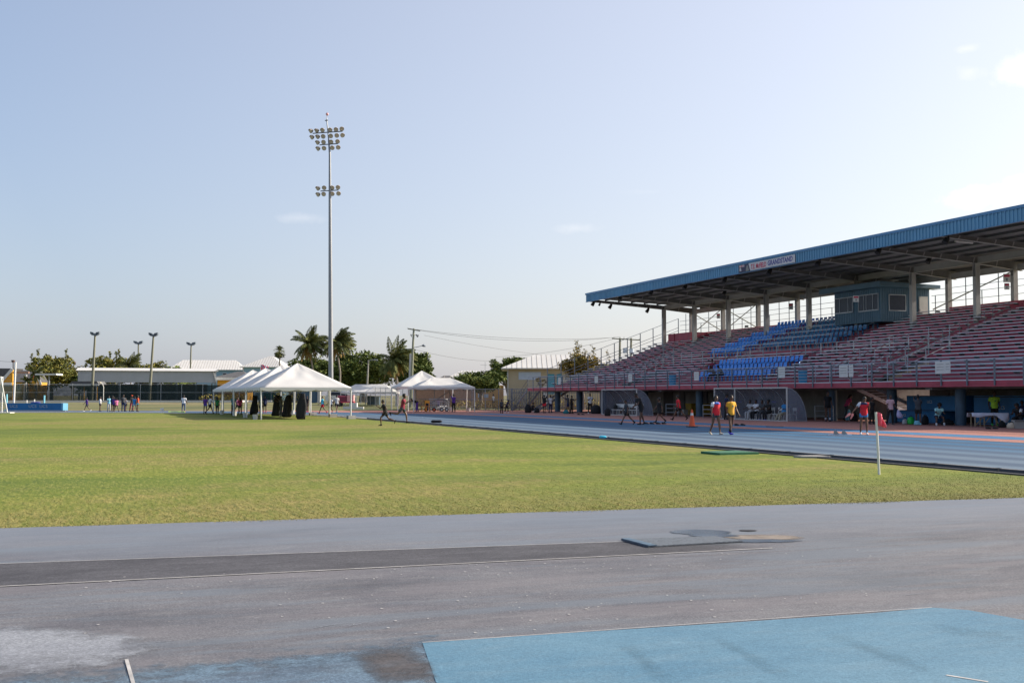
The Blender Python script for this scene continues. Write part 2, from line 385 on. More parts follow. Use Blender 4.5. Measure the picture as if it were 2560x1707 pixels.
# pole-vault / long-jump runway in front of the camera, with its two painted lines
def gp(l): return [tuple(G(x, y)[:2]) for x, y in l]
a0, a1, b0, b1 = G(0, 1467), G(1970, 1369), G(0, 1410), G(1770, 1347)
def along(p, q, t): return p + (q - p) * t
L = lambda t: along(a0, a1, t); U = lambda t: along(b0, b1, t)
rm = M_RUN.node_tree; xs_r = N(rm, 'ShaderNodeSeparateXYZ'); tcr = N(rm, 'ShaderNodeTexCoord'); rm.links.new(tcr.outputs['Object'], xs_r.inputs[0])
nr = N(rm, 'ShaderNodeTexNoise', i_Scale=2.0, i_Detail=5.0); rm.links.new(tcr.outputs['Object'], nr.inputs[0])
ar = N(rm, 'ShaderNodeMath', operation='MULTIPLY_ADD'); rm.links.new(nr.outputs[0], ar.inputs[0]); ar.inputs[1].default_value = 1.6; rm.links.new(xs_r.outputs[0], ar.inputs[2])
mr = N(rm, 'ShaderNodeMapRange', interpolation_type='SMOOTHSTEP'); rm.links.new(ar.outputs[0], mr.inputs[0]); mr.inputs[1].default_value = 5.9; mr.inputs[2].default_value = 8.2; mr.inputs[3].default_value = 1.0; mr.inputs[4].default_value = 0.0
rm.links.new(mr.outputs[0], rm.nodes['Principled BSDF'].inputs['Alpha'])
sheet('dark_runway', [L(-1.5)[:2], L(.97)[:2], U(1.1)[:2], U(-1.5)[:2]], .007, M_RUN)
def line(name, p, q, wd, z=.0095):
    d = (q - p).normalized(); n = Vector((-d.y, d.x, 0)) * wd / 2
    return sheet(name, [(p - n)[:2], (q - n)[:2], (q + n)[:2], (p + n)[:2]], z, M_LINE)
line('painted_line', L(-1.5), L(.975), .03); line('painted_line', U(-1.5), U(.98), .018)
line('painted_line', G(316, 1650), G(332, 1707), .022); line('painted_line', G(2366, 1690), G(2470, 1707), .024)
line('painted_line', G(332, 1707), G(332, 1707) + (G(332, 1707) - G(316, 1650)), .022, .0096)
tl = G(1056, 1608); tr = G(2330, 1520)
patch = [tl, G(1400, 1585), G(1700, 1566), G(2000, 1546), G(2180, 1534), tr, G(2420, 1526), G(2560, 1551), Vector((7.4, 3.5, 0)), Vector((7.4, -1, 0)), Vector((1.6, -1, 0)), G(1090, 1707)]
sheet('blue_patch', [p[:2] for p in patch], .007, M_BLUEP)
d_ = (tr - tl).normalized()
line('painted_line', tl, tr, .012)
soft('faded_blue_strip', [tl[:2], G(1090, 1707)[:2], (1.2, -1), (-4, -1), G(0, 1712)[:2], G(150, 1698)[:2], G(330, 1684)[:2], G(600, 1662)[:2], G(850, 1636)[:2]], .006, M_FADED)
soft('worn_brown_patch', gp([(880, 1642), (935, 1628), (1020, 1622), (1052, 1640), (1082, 1690), (1000, 1704), (945, 1702), (915, 1675)]), .0088, M_BROWN, .4, 1.25, 4.0, .9, .9)
soft('scuffed_pale_patch', gp([(0, 1574), (90, 1572), (240, 1586), (340, 1598), (370, 1612), (330, 1640), (260, 1662), (120, 1674), (0, 1684), (-120, 1690), (-140, 1580)]), .0078, M_LIGHTP, .3, 1.25, 3.0)
M_BLUED = track_mat('scuffed_blue', (.05, .125, .18), (.075, .155, .21), (.12, .17, .2), .9)
for q in ([(2060, 1582), (2110, 1590), (2250, 1640), (2360, 1690), (2320, 1690), (2200, 1648), (2090, 1605)], [(1760, 1590), (1800, 1592), (1990, 1690), (1940, 1695)], [(1540, 1610), (1580, 1612), (1690, 1700), (1640, 1705)], [(2330, 1560), (2500, 1580), (2540, 1600), (2380, 1590)]): soft('scuff_streak', gp(q), .0082, M_BLUED, .05, 1.4, 4.0, .22, 1.3)
M_SCUFF = track_mat('dark_scuff', (.085, .086, .10), (.12, .12, .135), (.15, .15, .16), .9)
for q in ([(2100, 1345), (2300, 1335), (2560, 1330), (2560, 1350), (2300, 1362), (2150, 1362)], [(600, 1462), (1100, 1440), (1200, 1450), (900, 1490), (650, 1495)], [(1900, 1440), (2200, 1425), (2560, 1440), (2500, 1480), (2100, 1470)], [(120, 1540), (420, 1520), (620, 1540), (400, 1570)], [(420, 1232 + 110), (800, 1320), (820, 1335), (450, 1362)]): soft('scuff_stain', gp(q), .0048, M_SCUFF, .05, 1.5, 1.2, .22, 1.5)
# puddles of rain water and the rusty silt beside the plant box
def blob(name, c, a, b, z, m, n=40, seed=1, wob=.12):
    r = random.Random(seed); ph = [r.uniform(0, 6.28) for _ in range(4)]
    c = G(*c); L_ = []
    for i in range(n):
        t = 2 * pi * i / n; k = 1 + wob * (sin(2 * t + ph[0]) * .5 + sin(3 * t + ph[1]) * .4 + sin(5 * t + ph[2]) * .3)
        p = c + RIGHT * cos(t) * a * k + FWD * sin(t) * b * k; L_.append(p[:2])
    return sheet(name, L_, z, m)
soft('puddle', [(G(1752, 1331) + RIGHT * .36 * cos(i * pi / 8) + FWD * .27 * sin(i * pi / 8))[:2] for i in range(16)], .0088, M_WET, .7, 1.1, 4.0); soft('puddle', [(G(1785, 1340) + RIGHT * .28 * cos(i * pi / 6) + FWD * .15 * sin(i * pi / 6))[:2] for i in range(12)], .0092, M_WET, .6, 1.2, 6.0)
soft('silt_stain', [(G(1905, 1344) + RIGHT * .42 * cos(i * pi / 6) + FWD * .25 * sin(i * pi / 6))[:2] for i in range(12)], .0084, M_RUST, .45, 1.3, 6.0); soft('wet_patch', [(G(1890, 1353) + RIGHT * .45 * cos(i * pi / 6) + FWD * .14 * sin(i * pi / 6))[:2] for i in range(12)], .0096, M_WET, .5, 1.3, 6.0)
blob('wet_stain', (1870, 1327), .1, .09, .0098, M_BLACK, seed=4)
mb = MB()
for i in range(230):
    px = RND.choice([RND.uniform(1000, 2200), RND.uniform(100, 2000)]); py = RND.uniform(1480, 1590) if i < 130 else RND.uniform(1415, 1450) + (px - 1000) * -.04
    c = G(px, py)
    if c.y < 7.6: continue
    n = 7; k = RND.uniform(.003, .015)
    mb.add([c + RIGHT * cos(2 * pi * j / n) * k * RND.uniform(.6, 1.3) + FWD * sin(2 * pi * j / n) * k * RND.uniform(.5, 1.2) + Vector((0, 0, .0086)) for j in range(n)], [tuple(range(n))])
kind(obj('surface_flecks', mb, M_LINE), 'structure')

mb = MB(); rs_ = random.Random(77)
for i in range(46):                                                  # spike scratches and shoe scuffs
    p = Vector((rs_.uniform(-1.5, 8.5), rs_.uniform(7.7, 13.6), .0087)); a = rs_.gauss(0, .35); ln_ = rs_.uniform(.06, .4); wd_ = rs_.uniform(.002, .006)
    d = Vector((cos(a), sin(a), 0)); n_ = Vector((-d.y, d.x, 0)); md = p + d * ln_ * .5 + n_ * rs_.uniform(-.02, .02)
    mb.add([p, md - n_ * wd_, p + d * ln_, md + n_ * wd_], [(0, 1, 2, 3)])
kind(obj('surface_scratches', mb, M_LIGHTP), 'structure')
# inside kerb of the track
k = thing('track_kerb', 'low metal kerb rail with dark drain edging the grass infield', 'kerb', (18.35, 40, 0))
mb = MB()
for i in range(18): mb.box(.18, .25, -32 + i * 4.0, -28.03 + i * 4.0, .0, .075)
obj('kerb_rail', mb, mat('kerb_grey', (.05, .055, .068), .6, .2, 1.5), k)
mb = MB()
for i in range(37): mb.box(.13, .28, -32 + i * 2.0, -31.92 + i * 2.0, .0755, .082)
obj('kerb_foot', mb, M_BLACK, k)
obj('drain_channel', MB().box(-.26, -.12, -40, 46.5, -.02, .03).box(-.02, .12, -40, 46.5, -.02, .014), mat('channel_dark', (.04, .042, .05), .8, .3, 2.0), k)
arc = ring(36.55, 0, 150, 70)
obj('curved_rail', MB().tube([(x - 18.35, y - 40, .07) for x, y in arc], .028, 5), M_ALU, k)

# short grass blades along the near edge of the infield
def blades():
    r = random.Random(11); v = []; f = []
    x0 = 0
    while len(f) < 50000:
        y = 14.6 + 9 * (r.random() ** 2.0); hw = y * .62
        x = y * .37 + r.uniform(-hw, hw)
        ey = edge_y(x) + .12 * sin(x * 2.1) * sin(x * .7) + (r.random() ** 2) * .05 - .10
        if y < ey or x > 18.0 or r.random() < (y - 14.6) / 9: continue
        h = r.uniform(.008, .020); wd = r.uniform(.003, .006); a = r.uniform(0, pi); lx, ly = r.uniform(-.025, .025), r.uniform(-.025, .025)
        o = len(v)
        v += [(x - cos(a) * wd, y - sin(a) * wd, 0), (x + cos(a) * wd, y + sin(a) * wd, 0), (x + lx, y + ly, h)]; f.append((o, o + 1, o + 2))
    g = NT('blade', .8); g.p.inputs['Specular IOR Level'].default_value = .2
    isl = N(g.t, 'ShaderNodeNewGeometry').outputs['Random Per Island']
    big = g.noise(.085, 5, .62, (0.75, 1.15, 1), .6)
    c = g.ramp(g.math('ADD', g.math('MULTIPLY', isl, .5), g.math('MULTIPLY', big, .5)), [(.2, (.13, .17, .03)), (.42, (.20, .235, .04)), (.6, (.25, .225, .07)), (.8, (.31, .25, .11))])
    xs = g.xyz(); ed = g.math('ADD', xs[1], g.math('MULTIPLY', xs[0], .065))
    dry = g.ramp(g.math('MULTIPLY', g.math('SUBTRACT', ed, 15.5), .2, True), [(0, .6), (1, 0.0)])
    g.out(g.mix(dry, c, (.27, .21, .09)))
    me = bpy.data.meshes.new('grass'); me.from_pydata(v, [], f); me.materials.append(g.m)
    o = link('grass_blades', me); kind(o, 'stuff'); tag(o, 'short dry grass blades along the near edge of the infield', 'grass')
blades()

# ------------------------------------------------------------------ the grandstand
GY0, GY1, GX = 34.0, 113.5, 43.5
RISE, RUN = .254, .698
def rx(k): return 46.0 + RUN * k                                     # centre of bench k
def rz(k): return 2.51 + RISE * k                                     # tread k
NROW = 21
stand = thing('grandstand', 'long covered grandstand with maroon bleachers and a blue sheet metal roof', 'grandstand', (GX, 75, 0))
OX, OY = GX, 75.0
def part(name, mb, m, parent=None, sm=False):
    mb.v = [(x - OX, y - OY, z) for x, y, z in mb.v]
    return obj(name, mb, m, parent or stand, sm)
part('fascia_band', MB().box(GX, GX + .12, GY0, GY1 + .2, 2.10, 2.42).box(GX - .03, GX, GY0, GY1 + .2, 2.10, 2.135).box(GX - .02, GX, GY0, GY1 + .2, 2.25, 2.27), M_RED)
part('walkway', MB().box(GX - .02, GX + 2.2, GY0, GY1 + .2, 2.422, 2.46), M_ALU)
# stepped rows, in stretches so that the two stairwell openings stay open
VOM = [(58.6, 60.4), (94.9, 96.8)]
def stretch(y0, y1, ka, kb):
    t, r_ = MB(), MB()
    for k in range(ka, kb):
        x0 = rx(k) - .36
        t.box(x0, x0 + RUN + .04, y0, y1, rz(k) - .03, rz(k))
        r_.box(x0 + RUN - .02, x0 + RUN + .01, y0, y1, rz(k) + .002, rz(k + 1) - .031)
        if k == ka: r_.box(x0 + .02, x0 + .045, y0, y1, (rz(k) if k == 0 else rz(k - 1)) - .06, rz(k) - .031)
    return t, r_
T, R = MB(), MB()
def app(A, B): A.add(B.v, B.f)
cuts = [GY0] + [v for a in VOM for v in a] + [113.0]
for i in range(len(cuts) - 1):
    t, r_ = stretch(cuts[i], cuts[i + 1], 7 if i % 2 else 0, NROW); app(T, t); app(R, r_)
part('tread_planks', T, mat('tread_grey', (.26, .27, .30), .6, .15, 1.0, metal=.2)); part('riser_boards', R, M_RED)
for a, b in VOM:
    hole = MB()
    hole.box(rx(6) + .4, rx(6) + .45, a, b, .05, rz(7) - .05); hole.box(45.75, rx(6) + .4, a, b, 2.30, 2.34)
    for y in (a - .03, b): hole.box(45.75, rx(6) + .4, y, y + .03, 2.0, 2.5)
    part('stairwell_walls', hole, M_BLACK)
# underside so that no sky shows between the treads, top wall of the last row, stepped end
und = MB()
poly = [(45.8, 2.2), (45.8, 2.35), (60.9, 7.78), (60.9, 7.6)]
for a, b in zip([GY0] + [v[1] for v in VOM], [v[0] for v in VOM] + [GY1 - .6]): und.prism(poly, 'y', a, b)
for a, b in VOM: und.prism([(rx(6) + .5, 3.95), (60.9, 7.78), (60.9, 7.6), (rx(6) + .5, 3.8)], 'y', a + .001, b - .001)
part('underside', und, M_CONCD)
part('top_wall', MB().box(60.55, 60.65, GY0, 70, 7.6, 8.22).box(60.55, 60.65, 80, 107, 7.6, 8.22), M_RED)
AIS = [(61.2, 62.6), (72.9, 74.2), (85.5, 86.7), (103.2, 104.4)]
def spans(k):
    seg = [(GY0, 113.0)]
    cut = list(AIS)
    if k <= 6: cut += VOM
    if k <= 5: cut.append((72.9, 85.3))
    if k >= 9: cut.append((74.3, 92.8))
    if k >= 15: cut.append((72.9, 80.0))
    if k >= 18: cut.append((106.5, 113.0))
    for a, b in cut:
        n = []
        for p, q in seg:
            if b <= p or a >= q: n.append((p, q)); continue
            if a > p: n.append((p, a))
            if b < q: n.append((b, q))
        seg = n
    return [(p, q) for p, q in seg if q - p > .5]
for k in range(NROW):
    for p, q in spans(k):
        mb = MB()
        e = .17 * sin(k * 2.7)
        mb.box(rx(k) - .14, rx(k) + .13, p + .05 + abs(e), q - .05, rz(k) + .392, rz(k) + .43)
        n = max(1, int((q - p) / 1.9))
        for j in range(n + 1):
            y = p + .25 + (q - p - .5) * j / n
            mb.box(rx(k) - .06, rx(k) + .318, y - .03, y + .03, rz(k) + .29, rz(k) + .391, 1)
        part('bench', mb, [M_ALU, M_STEEL])
# aisle half steps and centre handrails
for i, (a, b) in enumerate(AIS):
    mb = MB(); hr = MB(); c = (a + b) / 2
    for k in range(0 if i else 0, 20):
        if k >= 14 and 72 < a < 73: continue
        mb.box(rx(k) + .02, rx(k) + .31, a + .1, b - .1, rz(k) + .10, rz(k) + .135)
    k0 = 0
    for k in range(1, 18, 3):
        if k >= 14 and 72 < a < 73: continue
        p = Vector((rx(k), c, rz(k))); q = Vector((rx(k + 2), c, rz(k + 2)))
        hr.tube([p, p + Vector((0, 0, .9)), q + Vector((0, 0, .9)), q], .024, 6)
        hr.tube([p + Vector((0, 0, .5)), q + Vector((0, 0, .5))], .02, 5)
    part('aisle_steps', mb, M_OFFW); part('aisle_handrail', hr, M_RAIL)
# front railing along the walkway
rail = MB()
for h in (.18, .38, .58, .78, .95): rail.tube([(GX + .04, GY0, 2.46 + h), (GX + .04, GY1 + .1, 2.46 + h)], .018, 6)
rail.tube([(GX + .04, GY0, 3.545), (GX + .04, GY1 + .1, 3.545)], .032, 6)
frail = part('front_railing', rail, M_RAILL)
pm = MB().box(-.035, .035, -.04, .04, 2.16, 3.52).mesh('post', M_RAIL)
y = 35.2
while y < GY1:
    o = link('post', pm, frail); o.location = (GX - .035 - OX, y - OY, 0); y += 1.97
# guard rail below the upper seats, rails in front of every VIP row
mb = MB()
x7 = rx(8) - .3
for z in (.35, .68, .98): mb.tube([(x7, 63.2, rz(8) + z), (x7, 94.6, rz(8) + z)], .022, 5)
y = 63.2
while y < 94.7: mb.bar((x7, y, rz(8)), (x7, y, rz(8) + .98), .05, .05); y += 1.96
part('guard_rail', mb, M_RAILL)
for k in (11, 13, 15, 17, 19):
    mb = MB(); x = rx(k) - .42; z = rz(k)
    mb.bar((x, 76.4, z + .62), (x, 87.2, z + .62), .05, .05)
    for y in (76.42, 79.0, 81.7, 84.4, 87.18): mb.bar((x, y, z), (x, y, z + .59), .045, .045)
    mb.bar((x, 76.42, z + .3), (x + .9, 76.42, z + .3), .04, .04)
    part('row_rail', mb, M_RAILL)
for a, b in VOM:
    mb = MB()
    for y in (a - .06, b + .06):
        pts = [(45.9, y), (rx(2), y), (rx(4), y), (rx(6) + .4, y)]
        zs = [2.46, rz(2), rz(4), rz(6) + .2]
        for (x, yy), z in zip(pts, zs): mb.tube([(x, yy, z), (x, yy, z + 1.15)], .03, 6)
        for h in (.55, 1.13):
            mb.tube([(x, yy, z + h) for (x, yy), z in zip(pts, zs)], .026, 6)
    x = rx(6) + .45
    mb.tube([(x, a - .06, rz(6) + .2), (x, a - .06, rz(6) + 2.0), (x, b + .06, rz(6) + 2.0), (x, b + .06, rz(6) + .2)], .03, 6)
    mb.tube([(x, a - .06, rz(6) + 1.2), (x, b + .06, rz(6) + 1.2)], .025, 6)
    part('stairwell_railing', mb, M_RAILL)
mb = MB()                                                            # sloping stair rail beside the near stairwell
for y in (64.4, 66.0):
    mb.tube([(45.9, y, 2.46), (45.9, y, 3.5), (rx(9), y, rz(9) + 1.0), (rx(9), y, rz(9))], .028, 6)
    mb.tube([(45.9, y, 3.0), (rx(9), y, rz(9) + .5)], .022, 6)
    for k in (2, 5): mb.tube([(rx(k), y, rz(k)), (rx(k), y, rz(k) + 1.0)], .025, 6)
part('stair_railing', mb, M_RAILL)
# round columns under the deck, ceiling beam
cm = None
for y in (38.5, 45.1, 51.6, 57.4, 63.3, 71.6, 80.6, 90.1, 98.6, 104.2, 109.8):
    mb = MB().tube([(45.3, y, 0), (45.3, y, 2.12)], .29, 18)
    part('deck_column', mb, M_COLB, sm=False)
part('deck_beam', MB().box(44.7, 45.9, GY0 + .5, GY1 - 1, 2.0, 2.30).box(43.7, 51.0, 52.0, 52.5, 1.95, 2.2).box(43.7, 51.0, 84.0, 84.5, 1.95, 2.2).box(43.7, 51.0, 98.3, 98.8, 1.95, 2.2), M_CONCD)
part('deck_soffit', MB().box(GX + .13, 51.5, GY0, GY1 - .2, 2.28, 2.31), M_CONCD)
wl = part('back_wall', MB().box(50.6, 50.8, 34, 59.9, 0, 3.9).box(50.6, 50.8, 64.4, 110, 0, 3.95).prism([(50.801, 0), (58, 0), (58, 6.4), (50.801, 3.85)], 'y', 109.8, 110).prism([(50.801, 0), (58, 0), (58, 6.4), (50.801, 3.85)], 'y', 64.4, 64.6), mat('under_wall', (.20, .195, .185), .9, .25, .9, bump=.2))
for y in (70.3, 78.2, 83.5, 88.5, 92.6):
    dmb = MB().box(50.52, 50.59, y, y + .95, 0, 2.05).box(50.50, 50.519, y + .1, y + .85, .15, 1.0).box(50.50, 50.519, y + .1, y + .85, 1.15, 1.95)
    part('door', dmb, M_STEEL)
st_ = MB()                                                           # stair under the deck at the near end
for i in range(12): st_.box(46.8 + .42 * i, 47.2 + .42 * i, 60.6, 62.4, 2.1 - .17 * i, 2.14 - .17 * i)
for y in (60.5, 62.45): st_.bar((46.6, y, 2.05), (51.8, y, .02), .05, .22)
part('under_stair', st_, M_ALU)
# end stair at the far left: a flight along the stand and its rails
sm_ = MB()
for i in range(13): sm_.box(GX + .1, GX + 1.5, 113.8 + .33 * i, 114.1 + .33 * i, 2.25 - .172 * i, 2.29 - .172 * i)
for x in (GX + .05, GX + 1.52): sm_.bar((x, 113.7, 2.3), (x, 118.3, .05), .06, .26)
for x in (GX + .05, GX + 1.55):
    for h in (.45, .9): sm_.tube([(x, 113.7, 2.4 + h), (x, 118.2, .12 + h)], .025, 6)
    for y in (113.75, 116, 118.2): sm_.tube([(x, y, 2.4 - (y - 113.7) * .507), (x, y, 3.3 - (y - 113.7) * .507)], .03, 6)
part('end_stair', sm_, M_RAIL)
s2 = MB()
for i in range(11): s2.box(GX + .3 + .3 * i, GX + .56 + .3 * i, 111.2, 112.7, .2 + .18 * i, .235 + .18 * i)
for y in (111.15, 112.75): s2.bar((GX + .2, y, .1), (GX + 3.7, y, 2.2), .05, .22)
part('cross_stair', s2, M_RAILL)
# sloping mesh guard at the far end
er = MB(); ye = 113.1
P = [(GX + 2.0 + 1.55 * i) for i in range(11)]
zt = lambda x: 2.51 + RISE * max(0, (x - 45.6)) / RUN
for x in P: er.bar((x, ye, zt(x) - .3), (x, ye, zt(x) + 1.95), .07, .07)
for h in (1.93, .95, .62): er.tube([(P[0], ye, zt(P[0]) + h), (46.0, ye, zt(46) + h), (P[-1], ye, zt(P[-1]) + h)], .024, 5)
er.tube([(GX, ye + .2, 3.545), (P[0], ye + .2, 3.545)], .03, 6)
part('end_guard', er, M_RAIL)
# back guard: posts, rails, cross braces
bk = MB(); xb = 61.15
y = 36.0
while y < 112.8:
    if not 72.8 < y < 79.8: bk.bar((xb, y, 7.6), (xb, y, 10.5 if int(y * 2) % 2 else 9.3), .05, .05)
    y += 1.645
for h in (8.75, 9.3, 9.75):
    for p, q in ((GY0, 72.6), (80.0, 113.0)): bk.tube([(xb, p, h), (xb, q, h)], .02, 5)
part('back_guard', bk, M_RAIL)
for y in (96.64, 103.22):
    part('cross_brace', MB().bar((60.75, y + .2, 8.2), (60.75, y + 6.4, 10.5), .07, .07), M_WOOD); part('cross_brace', MB().bar((60.83, y + .2, 10.5), (60.83, y + 6.4, 8.2), .06, .06), M_WOOD)
part('cross_brace', MB().bar((60.75, 63.9, 10.3), (60.75, 72.0, 8.2), .07, .07), M_WOOD)
part('end_box', MB().box(57.86, 57.92, 104.7, 109.55, 7.0, 8.1).box(57.92, 60.3, 104.7, 104.76, 7.0, 8.1).box(57.8, 57.859, 108.1, 108.22, 7.0, 8.14), M_RED)
# roof: columns, girders, beams, purlins, deck, fascia
YF = [109.8 - 6.58 * n for n in range(11)]
ztop = lambda x: 11.72 - .048 * (x - 48.7)                           # underside of the deck
def zbot(x): return 11.33 - (x - 48.75) * .0705 if x < 57.5 else 10.71 - (x - 57.5) * .091
for y in YF:
    for xc, zb in ((57.5, rz(15)), (60.8, 6.5)):
        inside = xc > 60 and False
        c = MB().box(xc - .19, xc + .19, y - .15, y - .115, zb, zbot(xc) + .02).box(xc - .19, xc + .19, y + .115, y + .15, zb, zbot(xc) + .02).box(xc - .025, xc + .025, y - .114, y + .114, zb, zbot(xc) + .02)
        c.box(xc - .19, xc - .16, y - .114, y + .114, zb, zb + 3.5)
        part('roof_column', c, M_GREY)
    g_ = MB()
    xs_ = [48.8, 51, 53.2, 55.4, 57.5, 60.8, 61.5]
    for i in range(len(xs_) - 1):
        p, q = xs_[i], xs_[i + 1]
        zz = (zbot(p), zbot(q), ztop(q) - .18, ztop(p) - .18)
        g_.prism([(p, zz[0] + .02), (q, zz[1] + .02), (q, zz[2]), (p, zz[3])], 'y', y - .012, y + .012)
        g_.prism([(p, zz[0]), (q, zz[1]), (q, zz[1] + .02), (p, zz[0] + .02)], 'y', y - .13, y + .13, 1)
        g_.prism([(p, zz[3]), (q, zz[2]), (q, zz[2] + .02), (p, zz[3] + .02)], 'y', y - .13, y + .13)
    for x in (50.2, 51.6, 53.0, 54.4, 55.8, 57.2, 59.2): g_.bar((x, y - .06, zbot(x) + .03), (x + .12, y - .06, ztop(x) - .19), .012, .09, 1)
    part('girder', g_, [mat('girder_grey', (.15, .15, .15), .6, .2, 1.0), M_GREY])
for x, dz in ((57.5, .0), (60.95, -.05)):
    b = MB()
    for i in range(10):
        p, q = YF[i + 1] + .16, YF[i] - .16
        b.box(x - .02, x + .02, p, q, zbot(x) + .02 + dz, zbot(x) + .46 + dz).box(x - .1, x + .1, p, q, zbot(x) + dz, zbot(x) + .02 + dz)
    part('tie_beam', b, M_GREY)
RY0, RY1 = YF[-1] - .15, YF[0] + .17
pr = MB()
for i in range(9):
    x = 49.2 + 1.5 * i
    pr.box(x - .035, x + .035, RY0 + .1, RY1 - .1, ztop(x) - .157, ztop(x) - .006)
part('purlins', pr, M_STEEL)
dk = MB()
dk.prism([(48.7, ztop(48.7)), (61.9, ztop(61.9)), (61.9, ztop(61.9) + .06), (48.7, ztop(48.7) + .06)], 'y', RY0, RY1)
for i in range(24):
    x = 49.0 + .54 * i
    dk.box(x, x + .05, RY0 + .02, RY1 - .02, ztop(x + .05) - .004, ztop(x) + .05)
part('roof_deck', dk, mat('roof_underside', (.20, .195, .195), .7, .2, .8))
rb = MB().box(48.56, 48.64, RY0, RY1, 11.3, 12.02); y = RY0 + .1
while y < RY1 - .1: rb.box(48.52, 48.562, y, y + .11, 11.31, 12.02); y += .3
fs = part('roof_fascia', rb, M_BLUE)
part('fascia_cap', MB().box(48.48, 48.75, RY0 - .04, RY1 + .04, 12.022, 12.2).box(48.5, 48.63, RY0 - .02, RY1 + .02, 11.27, 11.297), M_BLUET)
part('roof_end_trim', MB().prism([(48.65, ztop(48.65) - .02), (61.95, ztop(61.95) - .02), (61.95, ztop(61.95) + .12), (48.65, 12.0)], 'y', RY1 + .001, RY1 + .05), M_GREY)
part('back_eave', MB().box(61.91, 62.0, RY0, RY1, 10.95, 11.22), M_STEEL)

# bucket seats: parts of the stand; the hundred nearest are parts of their own, the rest one mesh
def seat_mb():
    m = MB(); w2 = .205
    rows = [(-.22, .40), (-.20, .43), (.0, .415), (.14, .43), (.20, .50), (.235, .66), (.26, .80), (.255, .83)]
    for off in (0, 1):
        pass
    ring = []
    for x, z in rows: ring.append((x, z))
    back = [(x + (.035 if z > .45 else 0), z - (.035 if z <= .45 else .0)) for x, z in rows][::-1]
    prof = ring + back
    n = len(prof)
    ys = [(-w2, .03), (-w2 + .05, 0), (0, -.012), (w2 - .05, 0), (w2, .03)]
    rings = [[(x - (dz if z > .45 else 0), y, z + (dz if z <= .45 else -.04 * (abs(y) > .2))) for x, z in prof] for y, dz in ys]
    m.loft(rings); m.box(-.02, .1, -.03, .03, .0, .39)
    return m
seat_b = seat_mb().mesh('seat', M_SEATB, True); seat_n = seat_mb().mesh('seat', M_SEATD, True)
spots = []
for k, y0, y1 in ((1, 73.0, 83.6), (3, 73.0, 85.0), (5, 73.0, 85.2)):
    n = int((y1 - y0) / .58)
    for j in range(n): spots.append((rx(k) + .05, y0 + .3 + .58 * j, rz(k), 0))
for k in (10, 12, 14, 16, 18, 20):
    for j in range(10): spots.append((rx(k) + .05, 87.2 + .56 * j, rz(k), 0))
for k in (11, 13, 15, 17, 19):
    for j in range(18): spots.append((rx(k) + .05, 75.0 + .58 * j, rz(k), 1))
spots.sort(key=lambda s: s[0] * st + s[1] * ct)
rest = MB(); rest_n = 0
smb = seat_mb()
for i, (x, y, z, c) in enumerate(spots):
    if i < 100:
        o = link('seat', seat_n if c else seat_b, stand); o.location = (x - OX, y - OY, z)
        if i in (0, 99): o['label'] = 'navy blue bucket seat' if c else 'bright blue bucket seat'
    else: rest.add([(vx + x, vy + y, vz + z) for vx, vy, vz in smb.v], smb.f, c)
kind(part('seats_farther_back', rest, [M_SEATB, M_SEATD], sm=True), 'stuff')

# ------------------------------------------------------------------ press box on the stand
pb = thing('press_box', 'dark blue ribbed press box under the grandstand roof', 'booth', (57.0, 76.3, 7.5))
def ppart(name, mb, m, parent=None):
    mb.v = [(x - 57.0, y - 76.3, z - 7.5) for x, y, z in mb.v]; return obj(name, mb, m, parent or pb)
mb = MB().box(57.0, 61.6, 73.4, 79.2, 7.3, 9.9)
y = 73.5
while y < 79.1: mb.box(56.97, 57.0, y, y + .05, 7.31, 9.88); y += .22
x = 57.2
while x < 61.5: mb.box(x, x + .05, 73.37, 73.4, 7.31, 9.88); x += .22
ppart('wall', mb, M_TEAL)
ppart('roof', MB().prism([(56.3, 9.9), (62.0, 9.9), (62.0, 10.15), (56.3, 10.3)], 'y', 72.6, 80.3), M_TEAL)
def win(yl, yr, zb, zt, mull):
    f = MB().box(56.9, 56.969, yr, yl, zt, zt + .06).box(56.88, 56.969, yr, yl, zb - .08, zb).box(56.9, 56.969, yr - .05, yr, zb - .08, zt + .06).box(56.9, 56.969, yl, yl + .05, zb - .08, zt + .06)
    for m in mull: f.box(56.9, 56.969, m, m + .04, zb, zt)
    o = ppart('window', f, M_RAILL); ppart('pane', MB().box(56.93, 56.968, yr, yl, zb, zt), M_GLASS, o)
win(79.0, 76.75, 8.28, 9.4, (78.4, 77.3)); win(75.95, 73.6, 8.24, 9.42, (75.3, 74.2, 75.0))
f = MB().box(57.75, 59.25, 73.29, 73.369, 9.33, 9.39).box(57.75, 59.25, 73.29, 73.369, 8.12, 8.18).box(57.7, 57.75, 73.29, 73.369, 8.12, 9.39).box(59.25, 59.3, 73.29, 73.369, 8.12, 9.39)
o = ppart('window', f, M_RAILL); ppart('pane', MB().box(57.75, 59.25, 73.33, 73.368, 8.18, 9.33), M_GLASS, o)
ppart('door', MB().box(60.55, 61.35, 73.28, 73.369, 7.32, 9.3).box(60.6, 60.66, 73.25, 73.279, 8.2, 8.35), M_OFFW)

